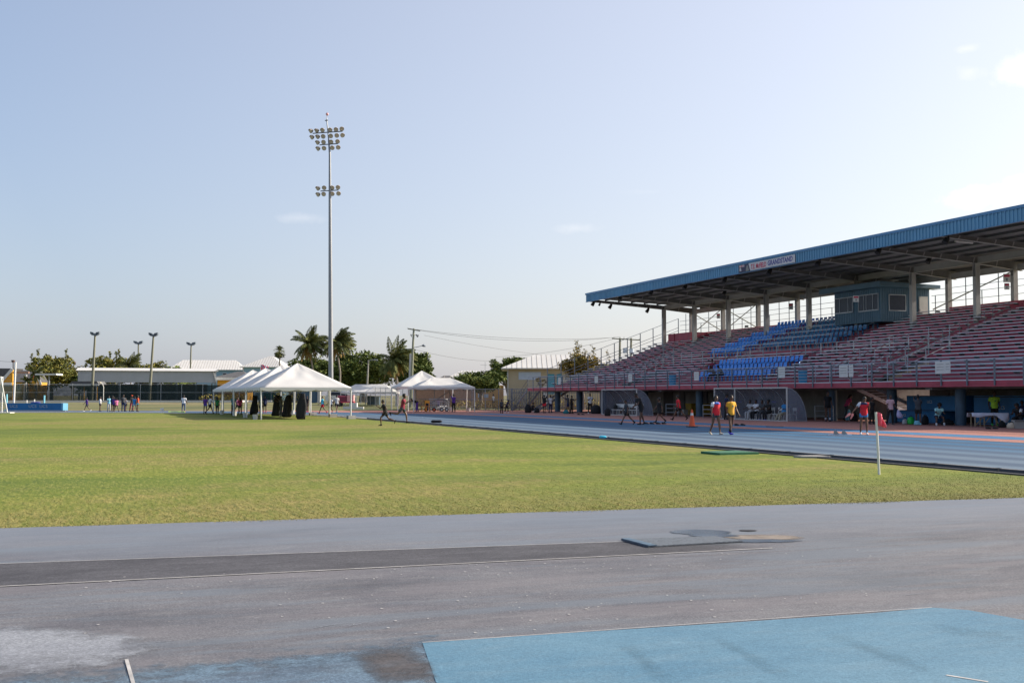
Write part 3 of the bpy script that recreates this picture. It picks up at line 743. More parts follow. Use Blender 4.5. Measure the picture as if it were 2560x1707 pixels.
# ------------------------------------------------------------------ lettering
def letters(name, text, size, m, parent=None, ext=.004, align='CENTER', bold=0.0, shear=0.0, width=None):
    cu = bpy.data.curves.new(name, 'FONT'); cu.body = text; cu.size = size; cu.extrude = ext; cu.align_x = align; cu.align_y = 'CENTER'; cu.offset = bold; cu.shear = shear
    cu.resolution_u = 3
    tmp = bpy.data.objects.new(name, cu); C.objects.link(tmp)
    dg = bpy.context.evaluated_depsgraph_get(); me = bpy.data.meshes.new_from_object(tmp.evaluated_get(dg)); bpy.data.objects.remove(tmp); bpy.data.curves.remove(cu)
    if width:
        xs = [v.co.x for v in me.vertices]; k = width / (max(xs) - min(xs))
        for v in me.vertices: v.co.x *= k
    me.materials.clear(); me.materials.append(m)
    return link(name, me, parent)
M_NAVYT = mat('letter_navy', (.06, .06, .28), .6, .1); M_REDT = mat('letter_red', (.55, .03, .08), .6, .1)
M_BANNER = mat('banner_white', (.62, .59, .60), .7, .06, 2.0); M_BAND = mat('banner_dark', (.06, .055, .10), .7, .3, 2.0)
bn = thing('banner', 'white name banner with red and navy lettering on the blue roof fascia', 'banner', (48.5, 75.93, 11.64))
RB = Matrix.Rotation(-pi / 2, 4, 'Z') @ Matrix.Rotation(pi / 2, 4, 'X')   # reads towards the field
def bpart(name, mb, m):
    return obj(name, mb, m, bn)
# local: y runs away from the camera (left in the picture), x towards the field is negative
obj('cloth', MB().prism([(-3.88, -.30), (2.2, -.30), (2.45, .29), (-3.88, .29)], 'x', -.03, -.004), M_BANNER, bn)
obj('picture_panel', MB().prism([(2.23, -.30), (3.9, -.30), (3.9, .29), (2.48, .29)], 'x', -.03, -.004), M_BAND, bn)
fl = MB().box(-.04, -.031, 3.05, 3.8, .10, .25); fl.box(-.041, -.0401, 3.05, 3.8, .155, .19, 1); fl.box(-.042, -.0411, 3.38, 3.46, .10, .25, 1); fl.prism([(3.5, -.2), (3.75, -.2), (3.75, .05), (3.55, .05)], 'x', -.04, -.031)
obj('flag_emblem', fl, [M_BANNER, M_REDT], bn)
obj('portrait_shape', MB().prism([(2.35, -.28), (2.85, -.28), (2.8, -.02), (2.68, .16), (2.55, .16), (2.45, -.02)], 'x', -.04, -.031), M_CONC, bn)
for txt, yc, wd, m, z in (('T.E. McFIELD', 1.02, 2.15, M_REDT, -.04), ('GRANDSTAND', -1.92, 3.3, M_NAVYT, .0)):
    t = letters('lettering', txt, .52, m, bn, bold=.012, shear=.1, width=wd); t.matrix_local = Matrix.Translation((-.035, yc, z)) @ RB

# ------------------------------------------------------------------ small things on the stand
def sign_board(px, py, wd, h, label, X=GX, n=1, off=-.09):
    p = PX(px, py, X)
    t = thing('rail_sign', label, 'sign', (X + off, p.y, p.z), 0, 'white notices tied to the front railing')
    obj('board', MB().box(-.012, .0, -wd / 2, wd / 2, -h / 2, h / 2), M_WHITE, t)
    m = MB()
    for i in range(3): m.box(-.016, -.0121, -wd * .36, wd * .36, h * (.25 - .22 * i), h * (.29 - .22 * i))
    obj('printed_lines', m, M_CONC, t)
sign_board(1401, 952, .62, .62, 'small white notice nearest the far end of the stand railing')
sign_board(1493, 948.5, .72, .62, 'white notice on the stand railing just before the left dugout')
sign_board(1578, 945, .7, .66, 'white notice on the stand railing above the right end of the left dugout')
sign_board(1744, 940, .72, .66, 'white notice on the railing in front of the left end of the blue seats')
sign_board(1957, 931, .78, .72, 'white notice on the stand railing at the right end of the blue seats')
sign_board(2112, 928, .85, .72, 'wider white notice of the pair right of the blue bin')
sign_board(2131, 927, .42, .72, 'narrow white notice of the pair right of the blue bin')
sign_board(2354, 919, .78, .66, 'wider white notice of the rightmost pair on the stand railing')
sign_board(2373, 918, .40, .66, 'narrow white notice of the rightmost pair on the stand railing')
def col_sign(px, py, D, wd, h, label):
    p = PD(px, py, D); t = thing('notice_sign', label, 'sign', p, -TH, 'red and white notices under the stand roof')
    obj('board', MB().box(-wd / 2, wd / 2, -.015, 0, -h / 2, h / 2), M_WHITE, t)
    obj('red_heading', MB().box(-wd * .4, wd * .4, -.02, -.0151, h * .12, h * .38), M_REDT, t)
    obj('pictogram', MB().box(-wd * .1, wd * .1, -.02, -.0151, -h * .35, -h * .02), M_RAIL, t)
col_sign(2140, 747, 83.8, .42, .46, 'white notice with a red heading between the press box windows')
col_sign(1796, 790, 117, .35, .5, 'red and white notice on the second back column from the far end of the stand')
col_sign(1977, 766, 101, .4, .55, 'red and white notice on a back column left of the press box')
col_sign(2517, 695, 79.5, .5, .6, 'upper red and white notice on the rightmost back column')
col_sign(2517, 716, 79.5, .36, .45, 'lower red and white notice on the rightmost back column')
# spotlights hanging below the roof edge
def spot(px, py, X, label, s=1.0):
    p = PX(px, py, X); t = thing('spotlight', label, 'spotlight', p, 0, 'spotlights under the stand roof')
    M = Matrix.Rotation(radians(35), 3, 'Y')
    b = MB().tube([M @ Vector((.0, 0, .28 * s)), M @ Vector((0, 0, .12 * s)), M @ Vector((0, 0, -.22 * s))], [.07 * s, .15 * s, .2 * s], 10)
    obj('housing', b, M_BLACK, t)
    top = ztop(X) - p.z - .16
    obj('hanger', MB().bar((0, 0, .1), (0, 0, max(.3, top)), .04, .04), M_STEEL, t)
for px, py, X, lb in [(1483, 759, 49.1, 'black spotlight hanging at the far front corner of the stand roof'),
        (1499, 761, 49.9, 'smallest black spotlight hanging just right of the far roof corner'),
        (1526, 766, 51.3, 'black spotlight hanging beside the end girder of the stand roof'),
        (1619, 776, 55.4, 'black spotlight hanging left of the first front column'),
        (1551, 745, 49.3, 'black spotlight below the fascia at the second girder from the far end'),
        (1628, 732, 49.3, 'black spotlight below the fascia at the third girder from the far end'),
        (1713, 717, 49.3, 'black spotlight below the fascia at the fourth girder from the far end'),
        (1812, 700, 49.3, 'black spotlight below the fascia at the fifth girder, left of the banner'),
        (1924, 680, 49.3, 'black spotlight below the middle of the white banner'),
        (2046, 657, 49.3, 'black spotlight below the fascia just right of the banner'),
        (2197, 627, 49.3, 'black spotlight below the fascia above the press box'),
        (2366, 600, 49.3, 'black spotlight beside the white lamp tube under the roof'),
        (2322, 650, 55.0, 'black spotlight hanging deep under the roof right of the press box'),
        (1811, 732, 55.5, 'black spotlight hanging deep under the roof above the third front column')]: spot(px, py, X, lb, 1.0 if 'smallest' not in lb else .6)
p = PX(2388, 603, 50.6); t = thing('tube_lamp', 'white fluorescent lamp tube mounted under the stand roof', 'lamp', p)
obj('tube', MB().tube([(-.0, 0, 0), (1.35, 0, -.04)], .07, 8), M_WHITE, t); obj('bracket', MB().box(.3, .36, -.03, .03, .04, ztop(51) - p.z).box(1.0, 1.06, -.03, .03, .04, ztop(51) - p.z), M_STEEL, t)
# plastic chairs on the top tier, single folding chairs
def chair_tree(name, label, loc, rz, m, group=None):
    t = thing(name, label, 'chair', loc, rz, group)
    obj('seat', MB().box(-.22, .22, -.2, .24, .41, .44), m, t)
    obj('backrest', MB().box(-.21, .21, -.24, -.205, .66, .86).box(-.21, -.17, -.235, -.21, .44, .659).box(.17, .21, -.235, -.21, .44, .659), m, t)
    for sx in (-1, 1):
        for sy in (-1, 1): obj('leg', MB().bar((sx * .19, sy * .19, .409), (sx * .21, sy * .22, 0), .035, .035), m, t)
    return t
M_CHAIRB = mat('chair_blue', (.03, .09, .28), .5, .1)
ch0 = chair_tree('plastic_chair', 'open framed blue chair standing on the top row left of the press box', (60.35, 83.0, rz(20) + .02), pi / 2, M_CHAIRB, 'chairs on the top row of the stand')
for i in range(1, 9):
    c = copy_tree(ch0); c.location = (60.35, 83.0 + .62 * i, rz(20) + .02)
c = chair_tree('folding_chair', 'single dark folding chair on the top row between two back columns', (60.3, 98.2, rz(20) + .02), pi / 2 + .4, M_STEEL)
# blue litter bins on the walkway
for i, (px, lb) in enumerate(((2007, 'blue litter bin on the stand walkway right of the blue seats'), (1681, 'blue litter bin on the stand walkway above the gap between the dugouts'))):
    p = PX(px, 945, 44.9); t = thing('litter_bin', lb, 'bin', (44.9, p.y, 2.46), 0, 'litter bins on the stand')
    obj('barrel', MB().tube([(0, 0, 0), (0, 0, .3), (0, 0, .85)], [.27, .29, .30], 16), M_SEATD if 0 else mat('bin_blue', (.03, .2, .36), .5, .1), t)
    obj('rim', MB().tube([(0, 0, .851), (0, 0, .9)], [.31, .31], 16), M_RAIL, t)

# ------------------------------------------------------------------ dugouts
def glassy(name, c, a, rough=.2):
    m = bpy.data.materials.new(name); m.use_nodes = True; p = m.node_tree.nodes['Principled BSDF']
    p.inputs['Base Color'].default_value = (*c, 1); p.inputs['Alpha'].default_value = a; p.inputs['Roughness'].default_value = rough
    no = N(m.node_tree, 'ShaderNodeTexNoise', i_Scale=1.3, i_Detail=4.0); r = N(m.node_tree, 'ShaderNodeMapRange'); r.inputs[3].default_value = a * .6; r.inputs[4].default_value = min(1, a * 1.4)
    tcn = N(m.node_tree, 'ShaderNodeTexCoord'); m.node_tree.links.new(tcn.outputs['Object'], no.inputs[0])
    m.node_tree.links.new(no.outputs[0], r.inputs[0]); m.node_tree.links.new(r.outputs[0], p.inputs['Alpha'])
    MATS[name] = m; return m
M_POLY = glassy('scuffed_polycarbonate', (.22, .25, .31), .42)
def dugout(label, y0, y1, extra=None):
    X = 41.2; t = thing('team_dugout', label, 'dugout', (X, (y0 + y1) / 2, .008), 0, 'team dugouts in front of the stand')
    hw = (y1 - y0) / 2; H_ = 2.12; Dp = 1.45
    arc = [(Dp * sin(a), H_ * cos(a)) for a in [pi / 2 * i / 10 for i in range(11)]]
    fr = MB()
    ys = [-hw, hw] + ([extra - (y0 + y1) / 2] if extra else [])
    for y in ys: fr.bar((0, y, 0), (0, y, H_ - .04), .07, .07)
    fr.bar((0, -hw - .035, H_), (0, hw + .035, H_), .08, .08)
    fr.bar((0.0, -hw + .04, .03), (0, hw - .04, .03), .05, .05); fr.bar((Dp, -hw + .04, .03), (Dp, hw - .04, .03), .05, .05)
    obj('frame', fr, M_OFFW, t)
    ribs = MB()
    for y in [-hw + 2 * hw * i / 4 for i in range(5)]: ribs.tube([(x, y, z - .02) for x, z in arc], .022, 5)
    obj('ribs', ribs, M_RAILL, t)
    roof = MB().loft([[(x, -hw, z) for x, z in arc] + [(x + .012, -hw, z + .008) for x, z in arc[::-1]], [(x, hw, z) for x, z in arc] + [(x + .012, hw, z + .008) for x, z in arc[::-1]]])
    obj('curved_panel', roof, M_POLY, t, True)
    for y in ys:
        if y in (-hw, hw): obj('side_panel', MB().prism([(0.04, 0.05)] + [(x * .985, z * .985) for x, z in arc[::-1]], 'y', y - .004, y + .004), M_POLY, t)
    dec = MB()
    for i in range(4):
        y = -hw + .9 + i * (2 * hw - 1.6) / 3.4
        dec.box(1.2, 1.21, y, y + .55, 1.17, 1.21).box(1.2, 1.21, y, y + .55, 1.25, 1.29)
    obj('sticker_stripes', dec, M_NAVYT, t)
    return t
dugout('shorter clear panelled dugout at the left with an empty white bench inside', 83.4, 90.0)
dugout('longer clear panelled dugout at the right with people sitting inside', 62.3, 71.2, 68.5)
def bench_thing(y0, y1, label):
    t = thing('white_bench', label, 'bench', (42.0, (y0 + y1) / 2, .008)); h = (y1 - y0) / 2
    obj('seat', MB().box(-.2, .2, -h, h, .42, .46), M_WHITE, t); obj('backrest', MB().box(.22, .26, -h, h, .62, .92), M_WHITE, t)
    n = 5
    for i in range(n):
        y = -h + .15 + (2 * h - .3) * i / (n - 1)
        obj('leg', MB().bar((-.14, y, 0), (-.14, y, .419), .04, .04), M_OFFW, t); obj('leg', MB().bar((.2, y, 0), (.24, y, .9), .035, .04), M_OFFW, t)
bench_thing(84.2, 89.4, 'long white bench standing empty inside the left dugout')
wc = chair_tree('plastic_chair', 'white plastic chair in the right dugout, rightmost of its row', (42.0, 62.95, .008), pi / 2, M_WHITE, 'white chairs in the right dugout')
for y, lb in ((63.75, 'white plastic chair under the man in the blue polo shirt'), (64.6, 'empty white plastic chair between the blue polo man and the person in black'), (65.45, 'white plastic chair under the person in black'), (66.2, 'white plastic chair under the seated person in grey'), (66.95, 'white plastic chair under the seated person in white'), (67.7, 'white plastic chair leftmost in the right dugout')):
    c = copy_tree(wc); c.location = (42.0, y, .008); c['label'] = lb

# ------------------------------------------------------------------ people
SKIN = mat('skin_deep_brown', (.095, .045, .027), .5, .12, 6.0); SKIN2 = mat('skin_brown', (.14, .07, .04), .5, .12, 6.0); SKIN3 = mat('skin_tan', (.26, .15, .10), .5, .1, 6.0)
HAIR = mat('hair_black', (.010, .009, .009), .7, .3, 30.0); EYE_M = mat('eye_white', (.5, .5, .48), .3, .02)
def cloth(name, c, var=.12): return mat('cloth_' + name, c, .9, var, 7.0, bump=.25, bscale=24)
CL = dict(black=cloth('black', (.012, .012, .014), .3), white=cloth('white', (.68, .69, .72)), red=cloth('red', (.62, .02, .035)), maroon=cloth('maroon', (.22, .018, .04)),
          yellow=cloth('yellow', (.70, .36, .03)), grey=cloth('grey', (.22, .23, .25)), dgrey=cloth('dark_grey', (.055, .06, .07)), navy=cloth('navy', (.02, .03, .09)), blue=cloth('blue', (.03, .13, .5)),
          polo=cloth('polo_blue', (.03, .22, .50)), sky=cloth('light_blue', (.22, .55, .68)), aqua=cloth('aqua', (.05, .5, .72)), purple=cloth('purple', (.09, .03, .26)), pink=cloth('pink', (.62, .16, .30)),
          green=cloth('green', (.02, .20, .06)), lime=cloth('lime', (.42, .72, .06)), khaki=cloth('khaki', (.33, .29, .22)), orange=cloth('orange_red', (.75, .11, .04)), teal=cloth('teal', (.02, .17, .2)),
          jeans=cloth('jeans', (.09, .12, .19)), ltgrey=cloth('light_grey', (.45, .45, .46)), cyan=cloth('cyan', (.05, .55, .65)), shoeblue=cloth('shoe_blue', (.08, .07, .5)), mint=cloth('mint', (.40, .72, .72)), camo=cloth('camo', (.10, .10, .085), .6),
          wpink=cloth('white_pink', (.62, .42, .47)), beige=cloth('beige', (.52, .44, .34)), greens=cloth('shoe_green', (.06, .5, .08)), rpink=cloth('rose', (.45, .05, .14)))
def remesh(mb, name, m, vox):
    me = mb.mesh(name, m); o = bpy.data.objects.new('tmp_body', me); C.objects.link(o)
    r = o.modifiers.new('r', 'REMESH'); r.mode = 'VOXEL'; r.voxel_size = vox; r.use_smooth_shade = True
    s = o.modifiers.new('s', 'SMOOTH'); s.factor = .5; s.iterations = 2
    dg = bpy.context.evaluated_depsgraph_get(); out = bpy.data.meshes.new_from_object(o.evaluated_get(dg))
    bpy.data.objects.remove(o); bpy.data.meshes.remove(me); out.name = name
    return out
def rot(v, ax, a): return Matrix.Rotation(a, 3, ax) @ v
def ellring(c, xa, ya, rx_, ry_, n=12): return [c + xa * cos(2 * pi * j / n) * rx_ + ya * sin(2 * pi * j / n) * ry_ for j in range(n)]
POSES = dict(
    stand=dict(legs=((3, 4), (-3, 4)), arms=((5, 8, 12), (-3, 9, 15))),
    wide=dict(legs=((4, 5), (-5, 5)), ab=7, arms=((12, 14, 30), (5, 14, 25))),
    walk=dict(legs=((26, 8), (-22, 22)), lean=3, arms=((-22, 8, 14), (24, 8, 20))),
    walk2=dict(legs=((-20, 20), (24, 6)), lean=3, arms=((20, 8, 14), (-20, 8, 20))),
    amble=dict(legs=((13, 5), (-12, 14)), lean=1, arms=((-10, 14, 10), (16, 26, 12))),
    amble2=dict(legs=((-12, 14), (12, 5)), ab=4, lean=1, arms=((14, 12, 14), (-8, 8, 20))),
    stride=dict(legs=((30, 6), (-32, 12)), lean=6, arms=((-18, 8, 25), (20, 8, 25))),
    run=dict(legs=((42, 45), (-30, 40)), lean=14, arms=((-40, 10, 80), (40, 10, 85))),
    run2=dict(legs=((28, 22), (-38, 62)), lean=10, arms=((-45, 14, 80), (35, 12, 95))),
    sit=dict(legs=((82, 80), (80, 82)), seat=.50, lean=8, arms=((35, 8, 45), (38, 8, 40))),
    slump=dict(legs=((84, 78), (80, 72)), ab=12, seat=.48, lean=32, head=20, arms=((42, 6, 40), (40, 6, 45))),
    recline=dict(legs=((78, 58), (70, 40)), ab=6, seat=.47, lean=-14, arms=((30, 20, 60), (-20, 60, 30))),
    bend=dict(legs=((12, 10), (-4, 6)), lean=68, head=15, arms=((75, 4, 10), (70, 4, 12))),
    stoop=dict(legs=((14, 12), (-12, 8)), lean=24, head=18, arms=((20, 8, 40), (8, 8, 30))),
    armsup=dict(legs=((4, 5), (-4, 4)), lean=-3, arms=((160, 14, 15), (155, 12, 20))),
    reach=dict(legs=((8, 6), (-6, 4)), lean=4, arms=((95, 6, 40), (60, 8, 60))),
    crossed=dict(legs=((4, 4), (-4, 5)), arms=((28, 4, 95), (26, 4, 100))),
    look=dict(legs=((3, 4), (-3, 4)), lean=7, head=32, ab=4, arms=((25, 62, 18), (38, 6, 105))))
NP = [0]
def person(label, px, fy, hy, face, pose='stand', top='black', bottom='black', btype='shorts', shoe='black', hair='short', skin=SKIN, sleeve='short', pos=None, h=None, vox=None, group=None, build=1.0, over=None, sock=None, cap=None, extras=()):
    NP[0] += 1
    P = dict(POSES[pose]); P.update(over or {})
    p = pos or G(px, fy, .012); p = Vector(p); D = p.x * st + p.y * ct
    nominal = h or (fy - hy) / F * D
    if not h:
        if pose in ('run', 'run2', 'stride'): nominal *= 1.05
        if pose == 'look': nominal *= 1.04
        if pose == 'stoop': nominal *= 1.08
    nominal = max(1.25, min(1.95, nominal)); k = nominal / 1.75
    f = -FWD * cos(radians(face)) + RIGHT * sin(radians(face)); rzv = atan2(-f.x, f.y)
    t = thing('person', label, 'person', (p.x, p.y, p.z), rzv, group)
    t.scale = (k, k, k)
    vox = vox or (.017 if D < 75 else .024)
    lean = radians(P.get('lean', 1)); X = Vector((1, 0, 0)); b = build
    d = Vector((0, sin(lean), cos(lean))); fw = Vector((0, cos(lean), -sin(lean)))
    ab = radians(P.get('ab', 2)); hl = radians(P.get('head', 0)) + lean * .45
    # leg chains from the pelvis
    chains = []; low = 9
    for sx, (a, kb) in zip((-1, 1), P['legs']):
        a, kb = radians(a), radians(kb); hp = Vector((sx * .095, 0, -.03))
        td = Vector((sx * sin(ab), sin(a) * cos(ab), -cos(a) * cos(ab))); kn = hp + td * .435
        sh = Vector((sx * sin(ab) * .3, sin(a - kb), -cos(a - kb))); an = kn + sh * .42
        chains.append([hp, kn, an, a - kb]); low = min(low, an.z)
    hz = P['seat'] + .06 if 'seat' in P else -low + .085
    if 'seat' in P: hz = P['seat'] / k + .07
    O = Vector((0, 0, hz))
    pelvis = O; chest = O + d * .30; neck = O + d * .515; hd = Vector((0, sin(hl), cos(hl))); hf = Vector((0, cos(hl), -sin(hl)))
    head = neck + hd * .165 + hf * .02
    tors = [(-.10, .10, .085), (-.05, .15, .11), (.03, .158, .112), (.16, .135, .098), (.30, .16, .112), (.41, .185, .108), (.47, .15, .09), (.505, .075, .06)]
    def torso(mb, gx, a=0, z=99, bb=b):
        R_ = [ellring(pelvis + d * tt, X, fw, r1 * bb + gx, r2 * bb + gx) for tt, r1, r2 in tors if a <= tt <= z]
        mb.loft(R_)
    def limb(mb, pts, rs, n=9): mb.tube(pts, rs, n)
    body = MB(); torso(body, 0, -1)
    limb(body, [neck - d * .05, neck + hd * .03, head - hd * .05], [.062, .056, .058])
    body.ball(head, (.075, .095, .118), 12, 9, M=Matrix((X, hf, hd)).transposed())
    body.ball(head - hd * .055 + hf * .025, (.055, .065, .062), 10, 7)
    body.ball(head + hf * .098 - hd * .012, (.014, .02, .024), 6, 5)
    for sx in (-1, 1): body.ball(head + X * sx * .077 - hd * .005, (.012, .022, .032), 6, 5)
    legs = []
    for hp, kn, an, foot in chains:
        hp, kn, an = hp + O, kn + O, an + O; legs.append((hp, kn, an, foot))
        limb(body, [hp + Vector((0, 0, .05)), hp, hp.lerp(kn, .35), hp.lerp(kn, .8), kn, kn.lerp(an, .25), kn.lerp(an, .7), an], [.085 * b, .09 * b, .082 * b, .06 * b, .056, .058, .042, .036])
    arms = []
    for sx, (a, o, e) in zip((-1, 1), P['arms']):
        a, o, e = radians(a), radians(o), radians(e); shd = pelvis + d * .445 + X * sx * .175 * b
        ud = Vector((sx * sin(o), sin(a) * cos(o), -cos(a) * cos(o))); el = shd + ud * .285
        inw = P.get('inw', .25)
        fd = Vector((sx * sin(o) - sx * inw * sin(e), sin(a + e) * cos(o), -cos(a + e) * cos(o))).normalized(); wr = el + fd * .245
        limb(body, [shd - X * sx * .03, shd, shd.lerp(el, .5), el, el.lerp(wr, .3), wr, wr + fd * .035], [.055 * b, .056 * b, .047 * b, .038, .039, .026, .03])
        pc = wr + fd * .07; body.ball(pc, (.022, .038, .048), 8, 6, M=(Matrix((X * 1.0, fd.cross(X).normalized(), fd)).transposed() if abs(fd.x) < .9 else None))
        arms.append((sx, shd, el, wr, fd))
    me = remesh(body, 'body', skin, vox)
    fin = MB()                                                       # fingers, eyes and mouth, joined to the body mesh
    for sx, shd, el, wr, fd in arms:
        sidev = fd.cross(X).normalized() if abs(fd.x) < .95 else Vector((0, 1, 0)); nrm = X * -sx
        for i, ln in enumerate((.066, .074, .07, .056)):
            q = wr + fd * .095 + sidev * (-.027 + .018 * i)
            fin.tube([q, q + fd * ln * .5 + nrm * .004, q + fd * ln * .85 + nrm * .022], [.009, .0085, .006], 5)
        q = wr + fd * .045 + sidev * -.036
        fin.tube([q, q + fd * .03 - sidev * .026, q + fd * .058 - sidev * .03 + nrm * .01], [.011, .010, .007], 5)
    for sx in (-1, 1):
        fin.ball(head + X * sx * .031 + hf * .088 + hd * .012, .0105, 6, 5, 1); fin.ball(head + X * sx * .031 + hf * .096 + hd * .012, .0055, 5, 4, 2)
    fin.tube([head + hf * .086 - hd * .058 - X * .022, head + hf * .093 - hd * .06, head + hf * .086 - hd * .058 + X * .022], [.004, .007, .004], 5, 3)
    fme = fin.mesh('fin', [skin, EYE_M, M_BLACK, CL['rpink']], True)
    bm = bmesh.new(); bm.from_mesh(me); bm.from_mesh(fme); bm.to_mesh(me); bm.free(); bpy.data.meshes.remove(fme)
    me.materials.clear()
    for q in (skin, EYE_M, M_BLACK, CL['rpink']): me.materials.append(q)
    me.polygons.foreach_set('use_smooth', [True] * len(me.polygons))
    link('body', me, t)
    sc = RND.random()
    if top:
        c = MB(); torso(c, .026, -.06 if btype != 'none' else -.3, 99)
        c.loft([ellring(pelvis + d * tt, X, fw, r1 * b + .03, r2 * b + .03) for tt, r1, r2 in ((-.09, .15, .115), (.04, .155, .112))])
        for sx, shd, el, wr, fd in arms:
            if sleeve == 'short': limb(c, [shd - X * sx * .04, shd, shd.lerp(el, .62)], [.07 * b, .074 * b, .064 * b])
            elif sleeve == 'long': limb(c, [shd - X * sx * .04, shd, el, wr], [.07 * b, .074 * b, .055, .04])
        link('shirt', remesh(c, 'shirt', CL[top], .02 if D < 75 else .026), t)
    if bottom:
        c = MB(); c.loft([ellring(pelvis + d * tt, X, fw, r1 * b, r2 * b) for tt, r1, r2 in ((-.12, .13, .105), (-.05, .168, .126), (.07, .160, .118))])
        for hp, kn, an, foot in legs:
            if btype == 'shorts': limb(c, [hp + Vector((0, 0, .04)), hp, hp.lerp(kn, .62)], [.10 * b, .108 * b, .098 * b])
            elif btype == 'tights': limb(c, [hp + Vector((0, 0, .04)), hp, hp.lerp(kn, .35)], [.095 * b, .10 * b, .09 * b])
            else: limb(c, [hp + Vector((0, 0, .04)), hp, kn, kn.lerp(an, .3), an.lerp(kn, .02)], [.10 * b, .105 * b, .076, .074, .058])
        link('trousers' if btype == 'trousers' else 'shorts', remesh(c, 'shorts', CL[bottom], .02 if D < 75 else .026), t)
    for hp, kn, an, foot in legs:
        ft = max(-1.1, min(.5, foot)) if 'seat' not in P else max(-.2, min(.3, foot)) * .3
        fdv = Vector((0, cos(ft), sin(ft))); upv = Vector((0, -sin(ft), cos(ft)))
        s_ = MB(); c0 = an - upv * .045
        s_.loft([ellring(c0 + fdv * tt + upv * z, X, upv, r1, r2, 10) for tt, z, r1, r2 in ((-.07, -.0, .02, .02), (-.06, .0, .034, .038), (.0, .005, .040, .05), (.07, -.008, .044, .036), (.14, -.016, .044, .026), (.18, -.02, .022, .016))])
        s_.tube([an - upv * .02, an + (kn - an) * .04], [.044, .042], 9)
        obj('shoe', s_, CL[shoe], t, True)
        if sock:
            obj('sock', MB().tube([an + (kn - an) * .02, an + (kn - an) * .14, an + (kn - an) * .3], [.044, .05, .054], 9), CL[sock], t, True)
    hm = MB(); Mh = Matrix((X, hf, hd)).transposed()
    if hair == 'afro': hm.ball(head + hd * .045 - hf * .02, (.125, .13, .12), 12, 9, M=Mh)
    elif hair == 'bald': pass
    else:
        hm.ball(head + hd * .022 - hf * .014, (.086, .10, .112), 12, 9, M=Mh)
        if hair == 'bun': hm.ball(head + hd * .12 - hf * .06, .048, 8, 6)
        if hair == 'tail': hm.tube([head + hd * .06 - hf * .09, head - hf * .14 - hd * .03, head - hf * .12 - hd * .16], [.035, .04, .015], 7)
        if hair == 'long': hm.tube([head + hd * .03 - hf * .05, head - hf * .075 - hd * .12, neck - hf * .075 - hd * .12, neck - hf * .08 - d * .2], [.08, .085, .085, .05], 8)
    if hm.v:
        # keep the face free: push hair points behind the hairline
        vv = []
        for v in hm.v:
            q = Vector(v) - head; fwd = q.dot(hf); up = q.dot(hd)
            lim = .045 + max(0, up - .03) * .5
            if fwd > lim: q = q - hf * (fwd - lim)
            vv.append(tuple(head + q))
        hm.v = vv; obj('hair', hm, HAIR, t, True)
    if cap:
        cm_ = MB().ball(head + hd * .05, (.092, .108, .085), 12, 7, M=Mh); cm_.loft([ellring(head + hd * .055 + hf * y, X, hd, r, .012, 8) for y, r in ((.06, .075), (.15, .06), (.17, .03))])
        obj('cap', cm_, CL[cap], t, True)
    for e in extras:
        if e[0] == 'yoke':
            c = MB(); torso(c, .032, .38, 99); obj('shirt_yoke', c, CL[e[1]], t, True)
        elif e[0] == 'sleeve':
            sx, shd, el, wr, fd = arms[e[1]]; obj('sleeve', MB().tube([shd - X * sx * .035, shd, shd.lerp(el, .63)], [.075 * b, .081 * b, .072 * b], 9), CL[e[2]], t, True)
        elif e[0] == 'chest':
            y = max(r2 for _, _, r2 in tors) * b + .035
            obj('shirt_print', MB().loft([ellring(pelvis + d * tt + fw * .006, X, fw, .12 * b, .112 * b + .026, 14)[3:6] for tt in (.28, .34)], caps=False, closed=False), CL[e[1]], t)
        elif e[0] == 'wrist':
            sx, shd, el, wr, fd = arms[e[1]]; obj('wristband', MB().tube([wr - fd * .03, wr], [.034, .034], 8), CL[e[2]], t)
        elif e[0] == 'hand':                                         # where a held thing goes, in world space
            sx, shd, el, wr, fd = arms[e[1]]; e[2].append(Matrix.Translation((p.x, p.y, p.z)) @ Matrix.Rotation(rzv, 4, 'Z') @ ((wr + fd * .12) * k))
    return t

TR = 'athletes on the track in front of the stand'
person('girl in a red tee with blue shoulders walking beside a boy in yellow', 1790, 1086, 989, 30, 'amble', 'red', 'dgrey', 'tights', 'beige', 'tail', SKIN2, group=TR, extras=(('yoke', 'blue'), ('sleeve', 1, 'white')))
person('boy in a yellow tee and black shorts walking beside a girl in red', 1828, 1086, 988, 28, 'amble2', 'yellow', 'black', 'tights', 'shoeblue', 'short', SKIN, group=TR, sock='black', extras=(('chest', 'teal'), ('wrist', 1, 'white')))
hold = []
person('woman in a red tee and blue shorts looking down, holding pink shoes out', 2160, 1086, 994, -4, 'look', 'red', 'polo', 'tights', 'white', 'tail', SKIN2, group=TR, extras=(('yoke', 'navy'), ('sleeve', 1, 'white'), ('hand', 1, hold)), over=dict(arms=((30, 6, 115), (22, 42, 8))))
person('child in a dark grey tee striding ahead of a tall person in black', 1567, 1061, 999, -85, 'stride', 'dgrey', 'black', 'shorts', 'black', 'short', SKIN2, group=TR, sock='black')
person('tall person in a long black tee leaning forward behind a child', 1603, 1061, 986, -70, 'stoop', 'black', 'black', 'shorts', 'black', 'short', SKIN, group=TR, h=1.84)
person('person with a big afro in black walking left before the round columns', 1649, 1057, 993, -75, 'walk', 'black', 'black', 'shorts', 'black', 'afro', SKIN2, group=TR, sock='black')
person('person in a red tee and black shorts striding left near the traffic cone', 1697, 1050, 988, -110, 'stride', 'red', 'black', 'shorts', 'black', 'short', SKIN2, group=TR, sock='black')
person('runner in black leaning forward on the grass at the track edge', 963, 1063.5, 998, -80, 'run', 'black', 'black', 'shorts', 'black', 'short', SKIN, group=TR)
